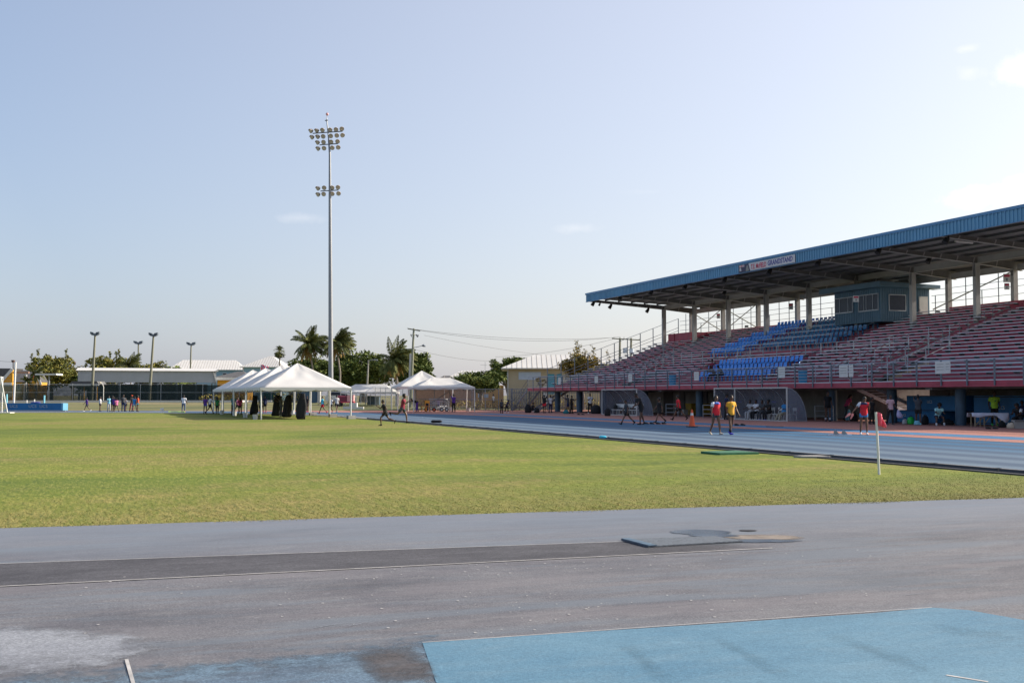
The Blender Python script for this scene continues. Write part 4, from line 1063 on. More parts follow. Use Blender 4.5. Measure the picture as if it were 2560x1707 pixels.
person('curly haired runner in a maroon tee and grey shorts jogging to the right', 1006, 1057.5, 987, 82, 'run2', 'maroon', 'dgrey', 'shorts', 'black', 'afro', SKIN2, group=TR)
DG = 'people sitting in the right dugout'
def seated(label, Y, face, pose, top, bottom, bt, shoe, hair='short', skin=SKIN, X=41.95, **kw):
    person(label, 0, 0, 0, face, pose, top, bottom, bt, shoe, hair, skin, pos=(X, Y, .012), h=kw.pop('h', 1.72), group=kw.pop('group', DG), **kw)
seated('man in a blue polo shirt and khaki trousers leaning back in the dugout', 63.75, -62, 'recline', 'polo', 'khaki', 'trousers', 'ltgrey', 'short', build=1.12, h=1.8)
seated('person in a black tee sitting next to an empty chair in the dugout', 65.45, -60, 'sit', 'black', 'black', 'trousers', 'shoeblue', 'afro')
seated('seated person in a grey tee with blue shoes in the dugout', 66.2, -55, 'sit', 'dgrey', 'dgrey', 'trousers', 'shoeblue')
seated('seated person in a white tee and black trousers in the dugout', 66.95, -60, 'sit', 'white', 'black', 'trousers', 'black', build=1.05)
seated('pale dressed person sitting farthest left of the group in the dugout', 67.7, -50, 'sit', 'ltgrey', 'ltgrey', 'trousers', 'dgrey')
US = 'people under the stand'
person('person in a dark hat standing behind the boy in yellow', 1816, 1049, 985, 60, 'stand', 'navy', 'black', 'trousers', 'black', 'short', cap='black', group=US)
person('person in a white top and black trousers with arms folded left of the left dugout', 1475, 1033.5, 984, 20, 'crossed', 'white', 'black', 'trousers', 'white', 'short', group=US)
person('person in black with red shorts raising both arms by the end stair', 1361, 1032, 987, 150, 'armsup', 'black', 'red', 'shorts', 'black', 'short', group=US)
person('person in a white tee and dark trousers standing by the leftmost round column', 1376, 1031.5, 988, 40, 'stand', 'white', 'navy', 'trousers', 'black', group=US)
person('person in dark clothes with raised elbows between the two left columns', 1420, 1033.5, 987, -120, 'reach', 'dgrey', 'navy', 'shorts', 'black', 'short', group=US)
person('person in dark clothes with a blue bag between the two left columns', 1429, 1033.5, 989, 60, 'stand', 'black', 'black', 'trousers', 'black', 'short', group=US, over=dict(arms=((60, 8, 60), (55, 8, 60))))
person('person in black crouching beside a ball below the end stair', 1331, 1031.5, 0, 60, 'sit', 'black', 'black', 'trousers', 'black', 'short', h=1.5, group=US, over=dict(seat=.22, legs=((110, 120), (105, 118))))
person('child in a dark top standing upright left of the end stair', 1254, 1033, 1004, 30, 'stand', 'dgrey', 'black', 'trousers', 'black', 'short', group=US)
person('child in dark clothes bending its head, beside another left of the end stair', 1267, 1031.5, 1005, 50, 'stoop', 'navy', 'black', 'trousers', 'white', 'short', group=US)
person('person in black with white socks leaning on the round column right of the dugouts', 2070, 1053, 0, 10, 'stand', 'black', 'black', 'tights', 'black', 'short', h=1.86, sock='white', group=US)
person('person in black standing in the shade behind the woman in red', 2180, 1060, 995, 30, 'stand', 'black', 'black', 'trousers', 'black', 'afro', group=US)
person('person in a dark pink top leaning beside the round column', 2117, 1051, 988, 100, 'stoop', 'rpink', 'dgrey', 'trousers', 'black', 'long', group=US)
bagh = []
person('woman in a striped pale pink tee holding a lilac bag', 2226, 1061.5, 987, 25, 'wide', 'wpink', 'black', 'trousers', 'dgrey', 'bun', group=US, build=1.12, extras=(('hand', 0, bagh),))
person('person in a grey tee and black shorts reaching toward the stacked blue mats', 2296, 1062, 988, 165, 'reach', 'dgrey', 'black', 'shorts', 'sky', 'bun', group=US)
person('seated person in a pale aqua tee with head bowed beside the blue mats', 2345, 1062.5, 0, -5, 'slump', 'mint', 'navy', 'shorts', 'white', 'afro', h=1.75, sock='white', group=US, over=dict(seat=.44))
person('man in a lime green tee standing behind the massage table', 2487, 1063, 979, -10, 'stand', 'lime', 'black', 'trousers', 'greens', 'short', group=US, build=1.1, extras=(('chest', 'green'),), over=dict(arms=((-25, 14, 60), (-25, 14, 60))))
person('dim figure sitting behind the white massage table', 2463, 1053, 0, 20, 'sit', 'dgrey', 'dgrey', 'trousers', 'black', 'bun', h=1.72, group=US)
person('person in black with a white sleeve hunched at the right end of the shade', 2548, 1069, 0, -40, 'slump', 'black', 'black', 'trousers', 'black', 'afro', h=1.7, group=US, extras=(('sleeve', 0, 'white'),))
person('person in a dark red top sitting among the bright blue seats, arm stretched', 0, 0, 0, -60, 'recline', 'maroon', 'black', 'trousers', 'black', 'short', pos=(rx(3) - .02, 83.6, rz(3) + .01), h=1.72, over=dict(arms=((40, 10, 20), (60, 70, 5))))
for y_, lb in ((80.6, 'person in black sitting low in the front row of blue seats'), (79.4, 'person in dark grey sitting low in the front row of blue seats')):
    person(lb, 0, 0, 0, -70, 'slump', 'black' if y_ > 80 else 'dgrey', 'black', 'trousers', 'black', 'short', pos=(rx(1) - .04, y_, rz(1) + .01), h=1.7)
person('person in a navy top sitting behind the hunched one at the right edge', 2558, 1064, 0, -50, 'sit', 'navy', 'black', 'trousers', 'black', 'short', h=1.75, group=US)
FB = 'athletes gathered at the far bend'
for a in [
    ('boy in a purple tee and grey shorts standing apart, leftmost at the far bend', 217, 1028.5, 992, -60, 'walk', 'purple', 'dgrey', 'shorts', 'white', 'short'),
    ('boy in a white tee and black shorts standing alone at the far bend', 250, 1027.5, 992, 110, 'stand', 'white', 'black', 'shorts', 'black', 'short'),
    ('person in a light blue tee and grey trousers with folded arms at the far bend', 272, 1028, 990, 40, 'crossed', 'sky', 'ltgrey', 'trousers', 'black', 'short'),
    ('person in a navy tee directly right of the light blue one at the far bend', 281, 1029, 990, 170, 'stand', 'navy', 'black', 'tights', 'black', 'bun'),
    ('girl in a purple tee and black shorts beside a girl in pink', 285, 1029.5, 993, 160, 'stand', 'purple', 'black', 'tights', 'black', 'bun'),
    ('girl in a pink tee and black shorts at the far bend', 291, 1029.5, 994, -140, 'walk', 'pink', 'black', 'tights', 'black', 'tail'),
    ('tall person in dark clothes beside a child in pale grey', 308, 1028, 987, 40, 'stand', 'dgrey', 'navy', 'trousers', 'black', 'short'),
    ('child in a pale grey tee and black shorts at the far bend', 314, 1027.5, 995, 150, 'stand', 'ltgrey', 'black', 'shorts', 'black', 'short'),
    ('person in black with an orange cap at the far bend', 329, 1028, 988, 60, 'wide', 'black', 'maroon', 'trousers', 'black', 'short'),
    ('person in a blue tee and white shorts next to the one in orange red', 336, 1028.5, 990, 170, 'walk2', 'polo', 'ltgrey', 'shorts', 'black', 'short'),
    ('girl in an orange red top and cyan shorts at the far bend', 344, 1028.5, 989, 120, 'stand', 'orange', 'cyan', 'tights', 'black', 'bun'),
    ('man in a white tee and jeans standing on the track left of the tents', 459, 1029.5, 988, 175, 'wide', 'white', 'jeans', 'trousers', 'rpink', 'short')]:
    person(*a, group=FB, cap='orange' if 'orange cap' in a[0] else None, build=1.15 if 'jeans' in a[0] else 1.0)
TG = 'people around the white tents'
for a in [
    ('girl in a purple tee and bright blue shorts at the left end of the tents', 513, 1034.5, 991, 170, 'wide', 'purple', 'blue', 'tights', 'black', 'tail'),
    ('boy in a white tee and black shorts next to the girl in purple', 525, 1034, 988, 120, 'walk', 'white', 'black', 'shorts', 'black', 'short'),
    ('girl in a green tee and black leggings with long hair at the tents', 543, 1034.5, 993, 175, 'stand', 'green', 'black', 'trousers', 'black', 'long'),
    ('long haired person in a teal top and black trousers under the farthest tent', 583, 1037, 988, 160, 'wide', 'teal', 'black', 'trousers', 'black', 'long'),
    ('girl in a rose top and black leggings under the second tent', 600, 1035, 993, -150, 'stand', 'rpink', 'black', 'trousers', 'black', 'long'),
    ('child in a pink and black outfit partly behind the girl in rose', 593, 1031, 993, 100, 'walk', 'pink', 'black', 'shorts', 'white', 'short'),
    ('boy in a grey tee and black shorts beside the leftmost black drape', 652, 1036, 991, -170, 'walk', 'grey', 'black', 'shorts', 'black', 'short'),
    ('person in a navy tee with red shoes in the tent behind the boy in grey', 662, 1031.5, 990, 20, 'stand', 'navy', 'black', 'shorts', 'red', 'short'),
    ('man in a grey camouflage shirt between two black drapes', 703, 1042, 990, -60, 'reach', 'camo', 'dgrey', 'trousers', 'black', 'short'),
    ('person in black sitting behind the nearest black drape', 768, 1030, 990, -40, 'stand', 'black', 'black', 'shorts', 'rpink', 'short'),
    ('boy in an aqua tee and red shorts walking left inside the nearest tent', 806, 1033, 989, -70, 'walk', 'aqua', 'red', 'shorts', 'red', 'short'),
    ('person in a white and blue top behind a tent pole', 827, 1033, 990, -40, 'walk', 'white', 'black', 'shorts', 'ltgrey', 'short'),
    ('boy in a light grey tee and black shorts walking past the red cart', 842, 1031, 986, -150, 'walk2', 'ltgrey', 'black', 'shorts', 'white', 'short')]:
    person(*a, group=TG, skin=SKIN2 if RND.random() > .6 else SKIN)
person('person in a purple tee raising an arm to the stacked hurdles', 1134, 1029.5, 985.5, -150, 'stand', 'purple', 'black', 'trousers', 'black', 'short', group=TG, over=dict(arms=((150, 20, 30), (8, 10, 15))))
person('person in black bending far down under the rear tent', 1043, 1029.5, 0, -80, 'bend', 'black', 'purple', 'trousers', 'black', 'short', h=1.7, group=TG)
person('person in dark purple standing behind the hurdle stack', 1096, 1026.5, 1000, 40, 'stand', 'purple', 'black', 'shorts', 'black', 'short', group=TG)
person('person sitting in the orange chair under the rear tent', 1067, 1029, 0, 20, 'slump', 'dgrey', 'dgrey', 'trousers', 'black', 'short', h=1.6, group=TG)
person('pedestrian in a white top behind the hedge by the orange wall', 1233, 1008, 0, 60, 'stand', 'white', 'black', 'shorts', 'black', 'short', pos=base(1233, 141), h=1.7)

# things held in hands
if hold:
    q = hold[0]; t = thing('running_shoes', 'pair of pink and white running shoes dangling from the woman\'s hand', 'shoes', q)
    M_SHOEP = mat('shoe_pink', (.7, .25, .22), .7, .3, 20.0)
    for i, (dx, a) in enumerate(((-.05, 20), (.05, -8))):
        R3 = Matrix.Rotation(-TH, 3, 'Z') @ Matrix.Rotation(radians(a), 3, 'Y') @ Matrix.Rotation(radians(115), 3, 'Y')
        m = MB().loft([[R3 @ Vector((tt, cos(2 * pi * j / 9) * r1, z + sin(2 * pi * j / 9) * r2)) + RIGHT * dx for j in range(9)] for tt, z, r1, r2 in ((0, 0, .02, .02), (.02, 0, .04, .05), (.1, 0, .046, .055), (.18, -.01, .046, .036), (.27, -.02, .03, .02))])
        obj('shoe', m, M_SHOEP, t, True)
if bagh:
    q = bagh[0]; t = thing('shopping_bag', 'crumpled lilac plastic bag in the hand of the woman in stripes', 'bag', q)
    m = MB().loft([[Vector((cos(2 * pi * j / 10) * r, sin(2 * pi * j / 10) * r * .6, z)) + RIGHT * .25 * -z for j in range(10)] for z, r in ((.02, .02), (-.1, .1), (-.28, .19), (-.4, .2), (-.46, .12))])
    obj('sack', m, mat('bag_lilac', (.42, .40, .62), .5, .2, 8.0), t, True)

# ------------------------------------------------------------------ things on the track and the grass
p = G(1730, 1067, .012); t = thing('traffic_cone', 'tall orange traffic cone with one white collar on the blue track', 'cone', p)
obj('base', MB().box(-.23, .23, -.23, .23, 0, .045), M_BLACK, t)
D = p.x * st + p.y * ct; hc = (1067 - 1023.5) / F * D
obj('cone', MB().tube([(0, 0, .046), (0, 0, hc)], [.17, .035], 18), M_ORANGE, t)
obj('collar', MB().tube([(0, 0, hc * .66), (0, 0, hc * .80)], [.17 - .135 * .66 + .004, .17 - .135 * .80 + .004], 18), M_WHITE, t)
p = G(2198, 1186); D = p.x * st + p.y * ct; s_ = D / F
t = thing('corner_flag', 'white corner post with a pink flag standing in the grass by the track', 'flag', p, -TH)
obj('pole', MB().tube([(0, 0, -.05), (-2 * s_, 0, 60 * s_), (-6 * s_, 0, 155 * s_)], [.026, .026, .026], 10), M_WHITE, t)
fp = [(-5, 155), (0, 155), (7, 153), (13, 139), (18, 118), (19, 116), (12, 118), (5, 120), (-4, 122)]
fm_ = MB(); n = 9
top_ = [(-3.5, 154), (0, 154), (4, 152.5), (8, 149.5), (10, 145), (12, 139), (14.5, 131), (17, 123), (19, 116.5)]
bot_ = [(-3, 123), (0, 122), (2, 121), (5, 120), (7, 119.5), (9, 119), (12, 118), (15, 117), (18, 116)]
for off in (0, .006):
    pass
rows_ = []
for j in range(5):
    v = j / 4
    rows_.append([((bot_[i][0] * (1 - v) + top_[i][0] * v) * s_, .05 * sin(i * 1.3 + v * 2) * (i > 0) , (bot_[i][1] * (1 - v) + top_[i][1] * v) * s_) for i in range(9)])
fm_.loft(rows_, caps=False, closed=False)
fo = obj('flag', fm_, M_PINKF, t, True); so_ = fo.modifiers.new('t', 'SOLIDIFY'); so_.thickness = .005
# rubber mats
c4 = [G(*q) for q in ((1552, 1352), (1620, 1370), (1857, 1356), (1788, 1344))]
m = MB().add([tuple(q[:2]) + (.0100,) for q in c4] + [tuple(q[:2]) + (.0235,) for q in c4], [(3, 2, 1, 0), (4, 5, 6, 7), (0, 1, 5, 4), (1, 2, 6, 5), (2, 3, 7, 6), (3, 0, 4, 7)])
M_RUB = mat('rubber_mat', (.10, .12, .145), .85, .35, 30.0, bump=.5, bscale=90)
tag(obj('rubber_mat', m, M_RUB), 'thin black rubber mat covering the plant box of the runway', 'mat')
rim = MB(); rim.bar(c4[0] + Vector((.06, 0, .028)), c4[1] + Vector((.06, 0, .028)), .10, .008)
tag(obj('mat_edge_strip', rim, mat('mat_edge_blue', (.06, .11, .16), .5, .3, 10.0)), 'bluish metal strip along the left edge of the black rubber mat', 'strip')
c4 = [G(*q) for q in ((1752, 1133), (1800, 1137.5), (1897, 1135.3), (1840, 1130.5))]
m = MB().add([tuple(q[:2]) + (.0,) for q in c4] + [tuple(q[:2]) + (.06,) for q in c4], [(3, 2, 1, 0), (4, 5, 6, 7, ), (0, 1, 5, 4), (1, 2, 6, 5), (2, 3, 7, 6), (3, 0, 4, 7)])
tag(obj('green_mat', m, mat('mat_green', (.018, .12, .06), .8, .2, 4.0)), 'green mat lying on the grass beside the track kerb', 'mat')
blobm = MB(); c = G(2040, 1143.5)
for i in range(2): pass
n = 18; pts = [c + RIGHT * cos(2 * pi * j / n) * .5 * (1 + .2 * sin(3 * j)) + FWD * sin(2 * pi * j / n) * .3 for j in range(n)]
blobm.loft([[q + Vector((0, 0, .001)) for q in pts], [q * 1 + Vector((0, 0, .05)) for q in pts]])
tag(obj('drain_cover', blobm, M_CONC), 'grey drain cover in the grass right of the green mat', 'drain cover')
def starting_block(px, py, label):
    p = G(px, py, .012); t = thing('starting_block', label, 'starting block', p, -TH)
    obj('rail', MB().box(-.45, .5, -.04, .04, 0, .05), M_ALU, t)
    for x in (-.12, .22): obj('pedal', MB().prism([(x - .1, .051), (x + .1, .051), (x - .02, .19), (x - .07, .19)], 'y', -.08, .08), M_CONC, t)
starting_block(2098, 1087.5, 'grey starting block lying on the lane left of the woman in red')
def footwear(px, py, label, m=M_BLACK, sc=1.0, z=.012):
    p = G(px, py, z); t = thing('shoes', label, 'shoes', p, -TH)
    for x in (-.16, .17):
        obj('shoe', MB().loft([[(x + tt, cos(2 * pi * j / 9) * r1, z + sin(2 * pi * j / 9) * r2) for j in range(9)] for tt, z, r1, r2 in ((-.13, .05, .02, .03), (-.11, .06, .045, .055), (0, .06, .05, .055), (.09, .045, .05, .04), (.15, .03, .03, .025))]), m, t, True)
footwear(1849, 1063.5, 'pair of black shoes left standing on the track behind the boy in yellow')
footwear(2479, 1072.5, 'black sandals on the salmon paving in front of the massage table')
footwear(1452, 1037, 'small black shoes on the salmon paving left of the left dugout')
footwear(1652, 1060, 'black bag like shoes at the feet of the person with an afro')
footwear(1622, 1060, 'dark shoes at the heel of the tall person in black')
p = G(1937, 1066.5, .014); tag(link('rod', MB().tube([p - RIGHT * .45, p + RIGHT * .45], .025, 6).mesh('rod', M_BLACK)), 'short black rod lying on the track in front of the right dugout', 'rod')
p = G(1508, 1096, .02); t = thing('plastic_bottle', 'crushed blue bottle lying on the kerb of the track', 'bottle', p, -TH)
obj('bottle', MB().tube([(-.16, 0, .05), (-.1, 0, .06), (.08, 0, .055), (.12, 0, .05)], [.03, .055, .05, .025], 8), CL['aqua'], t, True); obj('cap', MB().tube([(.121, 0, .05), (.16, 0, .05)], .024, 8), M_WHITE, t)
p = G(1092, 1057, .0); tag(obj('kerb_bag', MB().loft([[p + RIGHT * x + Vector((0, cos(2 * pi * j / 8) * r, .09 + sin(2 * pi * j / 8) * r)) for j in range(8)] for x, r in ((-.35, .04), (-.25, .09), (0, .08), (.2, .09), (.32, .03))]), M_BLKF, None, True), 'black bag on the track kerb right of the two runners', 'bag')

# ------------------------------------------------------------------ things under the stand
def padmat(label, a, b, z0, z1, depth, txt=None):
    pa, pb_ = G(*a), G(*b); v = (pb_ - pa); ln = v.length; ang = atan2(v.y, v.x)
    t = thing('landing_mat', label, 'landing mat', (pa.x, pa.y, z0 + .012), ang, 'blue landing mats')
    hh = z1 - z0
    m = MB(); e = .03
    m.loft([[(x, y, z) for x, y in ((e, 0), (ln - e, 0), (ln, e), (ln, depth - e), (ln - e, depth), (e, depth), (0, depth - e), (0, e))] for z in (0, hh)])
    obj('foam_block', m, M_UCS, t)
    obj('seam', MB().box(.03, ln - .03, -.012, -.001, hh * .48, hh * .52), M_BLACK, t)
    if txt:
        for x, s in txt:
            o = letters('lettering', 'UCS', s, M_OFFW, t, width=s * 1.9); o.matrix_local = Matrix.Translation((x * ln, -.012, hh * .72 if hh > 1 else hh * .6)) @ Matrix.Rotation(pi / 2, 4, 'X')
    return t
def wpad(label, x, y0, y1, z0, z1, dep, txt):                          # mats stacked under the stand, seen from the field
    t = thing('landing_mat', label, 'landing mat', (x, y0, z0 + .012), -pi / 2, 'blue landing mats')
    ln = y0 - y1; hh = z1 - z0; e = .05
    m = MB(); m.loft([[(u, v, z) for u, v in ((e, 0), (ln - e, 0), (ln, e), (ln, dep - e), (ln - e, dep), (e, dep), (0, dep - e), (0, e))] for z in (0, hh)])
    obj('foam_block', m, M_UCS, t)
    obj('piping', MB().box(.06, ln - .06, -.008, -.001, hh * .94, hh * .97).box(.06, ln - .06, -.008, -.001, hh * .03, hh * .06), M_BLACK, t)
    for f_, s in txt:
        o = letters('lettering', 'UCS', s, M_OFFW, t, width=s * 1.7); o.matrix_local = Matrix.Translation((f_ * ln, -.006, hh * .58)) @ Matrix.Rotation(pi / 2, 4, 'X')
wpad('low blue landing mat on the ground behind the woman in stripes', 47.0, 60.0, 55.6, 0, .72, 1.6, [(.35, .22), (.78, .22)])
wpad('tall blue landing mat standing on the low one under the stand', 47.3, 58.6, 53.9, .72, 1.62, 1.3, [(.45, .25)])
wpad('big dark blue landing mat right of the thick round column', 47.6, 53.2, 44.5, 0, 1.62, 1.5, [(.25, .28)])
# massage table with cloth
p = G(2470, 1066, .012); t = thing('massage_table', 'folding massage table with wooden legs', 'table', p, -TH)
obj('table_top', MB().box(-.92, .86, -.3, .3, .66, .70), M_BLACK, t)
for sx in (-.78, -.3, .55):
    for sy in (-.26, .26): obj('leg', MB().bar((sx, sy, 0), (sx, sy, .659), .05, .05), mat('table_wood', (.30, .23, .14), .6, .2, 3.0, stretch=(1, 1, .2)), t)
for a, b in (((-.75, .05), (-.2, .64)), ((-.3, .1), (.1, .64)), ((.52, .1), (.1, .64))): obj('strut', MB().bar((a[0], -.2, a[1]), (b[0], -.2, b[1]), .025, .04), MATS['table_wood'], t)
cl = MB(); nx = 24; fr_, bk_ = [], []
rows2 = []
def hang(u): return .70 - .16 - .05 * sin(u * 9) - (.28 * smooth(.62, .9, u) * (1 - smooth(.93, 1.0, u) * .5))
us = [i / nx for i in range(nx + 1)]
xx = lambda u: -.97 + 1.95 * u
rows2.append([(xx(u), -.37 + .02 * sin(u * 21), hang(u)) for u in us]); rows2.append([(xx(u), -.345, .66) for u in us]); rows2.append([(xx(u), -.32, .715) for u in us])
rows2.append([(xx(u), 0, .722) for u in us]); rows2.append([(xx(u), .32, .715) for u in us]); rows2.append([(xx(u), .35 + .02 * sin(u * 17), .5) for u in us])
cl.loft(rows2, caps=False, closed=False)
o = obj('table_cloth', cl, mat('cloth_sheet', (.78, .79, .92), .85, .08, 3.0, bump=.3, bscale=9), None, True); o.location = p; o.rotation_euler = (0, 0, -TH)
o.modifiers.new('t', 'SOLIDIFY').thickness = .006; tag(o, 'rumpled white sheet hanging over the massage table', 'sheet')
def bag(px, py, w_, h_, m, label, cat='bag', seed=0, name='sports_bag'):
    p = G(px, py, .012); r = random.Random(seed)
    mb = MB().loft([[p + RIGHT * (w_ / 2 * k * cos(2 * pi * j / 12) * (1 + .1 * r.uniform(-1, 1))) + FWD * (w_ * .35 * k * sin(2 * pi * j / 12)) + Vector((0, 0, h_ * z)) for j in range(12)] for z, k in ((0, .85), (.12, 1.0), (.55, .98), (.85, .75), (1, .35))])
    t = thing(name, label, cat, p)
    mb.v = [(x - p.x, y - p.y, z - p.z) for x, y, z in mb.v]; obj('sack', mb, m, t, True)
    obj('strap', MB().tube([(-w_ * .3, 0, h_ * .8), (-w_ * .12, -.02, h_ * 1.12), (w_ * .12, -.02, h_ * 1.12), (w_ * .3, 0, h_ * .8)], .02, 6), M_BLKF, t)
bag(2277, 1060, .42, .42, mat('bag_green', (.02, .55, .08), .5, .1), 'bright green drawstring bag on the ground by the blue mats', seed=1)
bag(2262, 1060, .3, .3, CL['ltgrey'], 'small grey bag left of the bright green bag', seed=2)
bag(2313, 1061, .4, .5, M_BLKF, 'black backpack between the bright green bag and the seated person', 'backpack', 3)
bag(2368, 1062, .7, .28, M_BLKF, 'flat black bag on the ground right of the seated person', seed=4)
bag(2396, 1062, .38, .28, CL['teal'], 'sage green round bag at the foot of the thick round column', seed=5)
bag(2293, 1062, .35, .25, CL['sky'], 'pale blue bag at the feet of the person reaching to the mats', seed=6)
bag(2528, 1071, .42, .3, CL['beige'], 'tan bag on the ground left of the cardboard box', seed=7)
bag(2505, 1068, .4, .3, M_BLKF, 'black bag below the right end of the massage table', seed=8)
bag(1342, 1032, .5, .5, M_BLKF, 'black sports bag below the end stair', seed=9)
bag(1320, 1031.5, .6, .8, M_BLKF, 'heap of black bags at the foot of the end stair', seed=10)
bag(1519, 1039.5, .5, .6, M_BLKF, 'black bag in the left front corner of the left dugout', seed=11)
bag(2120, 1051, .45, .75, CL['sky'], 'light blue bag hanging low right of the round column', seed=12)
bag(2135, 1052, .6, .5, M_BLKF, 'black bag behind the light blue bag right of the column', seed=13)
bag(1490, 1034, .9, .8, M_BLKF, 'dark pile of bags between the white top person and the left dugout', seed=14)
bag(1995, 1047, .5, .85, CL['rpink'], 'rose red bag on the rightmost chair of the right dugout', seed=15)
bag(1415, 1034, .5, .35, CL['teal'], 'teal bag at the feet of the two people between the left columns', seed=16)
for px, py, w_, lb in ((1568, 1040, .7, 'black backpack on the white bench in the left dugout'), (1540, 1040, .8, 'dark bundle in the middle of the white bench in the left dugout')):
    y = PX(px, 1030, 42).y; t = thing('backpack', lb, 'backpack', (41.95, y, .47)); obj('sack', MB().loft([[(w_ * .2 * k * cos(2 * pi * j / 10), w_ * .4 * k * sin(2 * pi * j / 10), z) for j in range(10)] for z, k in ((0, .9), (.08, 1), (.3, .9), (.42, .4))]), M_BLKF, t, True)
p = G(1335, 1031, .012); tag(obj('ball', MB().ball(p + Vector((0, 0, .17)), .17, 14, 10), M_WHITE, None, True), 'white ball on the paving below the end stair', 'ball')
p = G(2548, 1071, .012); t = thing('cardboard_box', 'grey cardboard box at the right edge under the stand', 'box', p, -TH); obj('box', MB().box(-.3, .3, -.2, .2, 0, .42), M_CONC, t); obj('flap', MB().box(-.3, .3, -.215, -.201, .33, .42), M_CONCD, t)
for px, py, lb in ((1680, 1040, 'grey metal barrier under the stand behind the person in red'), (1775, 1045, 'grey metal barrier behind the walking girl'), (2060, 1051, 'grey low railing at the feet of the person leaning on the column')):
    p = G(px, py, .012); t = thing('crowd_barrier', lb, 'barrier', p, -pi / 2, 'low barriers under the stand'); f_ = MB()
    for x in (-1, 1): f_.tube([(x, 0, 0), (x, 0, .95)], .022, 6)
    for z in (.3, .62, .93): f_.tube([(-1, 0, z), (1, 0, z)], .018, 6)
    obj('frame', f_, M_RAILL, t)
for px, lb in ((1352, 'red and black'),): pass
# notice: white box on the floor behind the red tee
p = PX(1711, 1030, 47.5); p.z = .012; t = thing('storage_box', 'small white box on the floor under the stand left of the cone', 'box', p); obj('box', MB().box(-.2, .2, -.25, .25, 0, .4), M_OFFW, t); obj('lid', MB().box(-.22, .22, -.27, .27, .401, .44), M_OFFW, t)
for px, lb in ((1730, 'yellow bin under the stand behind the traffic cone'), (1760, 'yellow bin under the stand right of the traffic cone')):
    p = PX(px, 1030, 48.5); p.z = .012; t = thing('yellow_bin', lb, 'bin', p, 0, 'yellow bins under the stand'); obj('tub', MB().loft([[(x * k, y * k, z) for x, y in ((-.35, -.5), (.35, -.5), (.35, .5), (-.35, .5))] for z, k in ((0, .85), (.9, 1))]), mat('bin_yellow', (.42, .27, .02), .6, .2, 2.0), t); obj('rim', MB().box(-.37, .37, -.52, .52, .901, .95), MATS['bin_yellow'], t)

# ------------------------------------------------------------------ tents
def tent(label, x0, x1, y0, y1, ze, zp, group, ridge=0.0, seed=0, rzv=0.0, legs=True, wdt=.05, origin=None):
    cx, cy = (x0 + x1) / 2, (y0 + y1) / 2
    t = thing('tent', label, 'tent', (cx, cy, 0), rzv, group); hx, hy = (x1 - x0) / 2, (y1 - y0) / 2
    r = random.Random(seed); mb = MB()
    # four sagging panels from the eaves to the ridge, rippled cloth
    def P(u, v, side):
        # u along the eave 0..1, v from eave 0 to top 1
        if side in (0, 2):
            s_ = -1 if side == 0 else 1; ex, ey = (-hx + 2 * hx * u) * s_, hy * s_ * 1.0
            tx, ty = max(-ridge, min(ridge, ex)) if ridge else 0, 0
            ex, ey = ex * -s_ * s_ if False else ex, ey
        else:
            s_ = -1 if side == 1 else 1; ex, ey = hx * s_ * 1.0, (-hy + 2 * hy * u) * s_
            tx, ty = ridge * s_, 0
        x = ex + (tx - ex) * v; y = ey + (ty - ey) * v; z = ze + (zp - ze) * v
        sag = .12 * sin(pi * v) * sin(pi * u) + .03 * sin(u * 17 + side) * sin(v * 9) * sin(pi * v) + .05 * sin(u * 6.3 + v * 4 + seed) * sin(pi * v) * sin(pi * u)
        return (x, y, z - sag)
    nu, nv = 16, 10
    for side in range(4):
        mb.loft([[P(i / nu, j / nv, side) for i in range(nu + 1)] for j in range(nv + 1)], caps=False, closed=False)
    o = obj('canopy', mb, M_TENT, t, True); sdm = o.modifiers.new('t', 'SOLIDIFY'); sdm.thickness = .012; sdm.offset = -1
    val = MB()
    for side in range(4):
        a, b = P(0, 0, side), P(1, 0, side); ln = sqrt((a[0] - b[0]) ** 2 + (a[1] - b[1]) ** 2); n = max(3, int(ln / 1.25)); k = 8
        pts = []
        for i in range(n * k + 1):
            f_ = i / (n * k); x = a[0] + (b[0] - a[0]) * f_; y = a[1] + (b[1] - a[1]) * f_; d = .14 + .09 * abs(sin(pi * i / k))
            q = 1.004
            pts.append(((x * q, y * q, a[2] + .01), (x * q, y * q, a[2] - d)))
        val.loft([[p[0] for p in pts], [p[1] for p in pts]], caps=False, closed=False)
    o = obj('valance', val, M_TENT, t, False); o.modifiers.new('t', 'SOLIDIFY').thickness = .01
    for sx in (-1, 1):
        for sy in (-1, 1):
            x, y = sx * (hx - .06), sy * (hy - .06); l_ = r.uniform(-.06, .06)
            obj('leg', MB().tube([(x + l_, y, -.0), (x, y, ze - .02)], wdt, 8), M_WHITE, t)
    fr = MB()
    for sx in (-1, 1):
        fr.tube([(sx * (hx - .07), -hy + .1, ze - .05), (sx * (hx - .07), hy - .1, ze - .05)], .025, 6)
        for sy in (-1, 1): fr.tube([(sx * (hx - .1), sy * (hy - .1), ze - .06), (ridge * sx, 0, zp - .09)], .025, 6)
    for sy in (-1, 1): fr.tube([(-hx + .1, sy * (hy - .07), ze - .05), (hx - .1, sy * (hy - .07), ze - .05)], .025, 6)
    obj('roof_frame', fr, M_RAILL, t)
    return t
TT = 'four peaked white tents in a row on the infield'
for i, (y0, lb) in enumerate(((80.1, 'nearest of four white peaked tents in a row on the grass'), (88.0, 'second nearest of four white peaked tents in a row'), (95.9, 'third of four white peaked tents in a row'), (103.8, 'farthest of four white peaked tents in a row'))):
    tent(lb, 11.15, 17.5, y0, y0 + 7.55, 2.17, 3.98, TT, seed=i)
b1 = G(948, 1021)
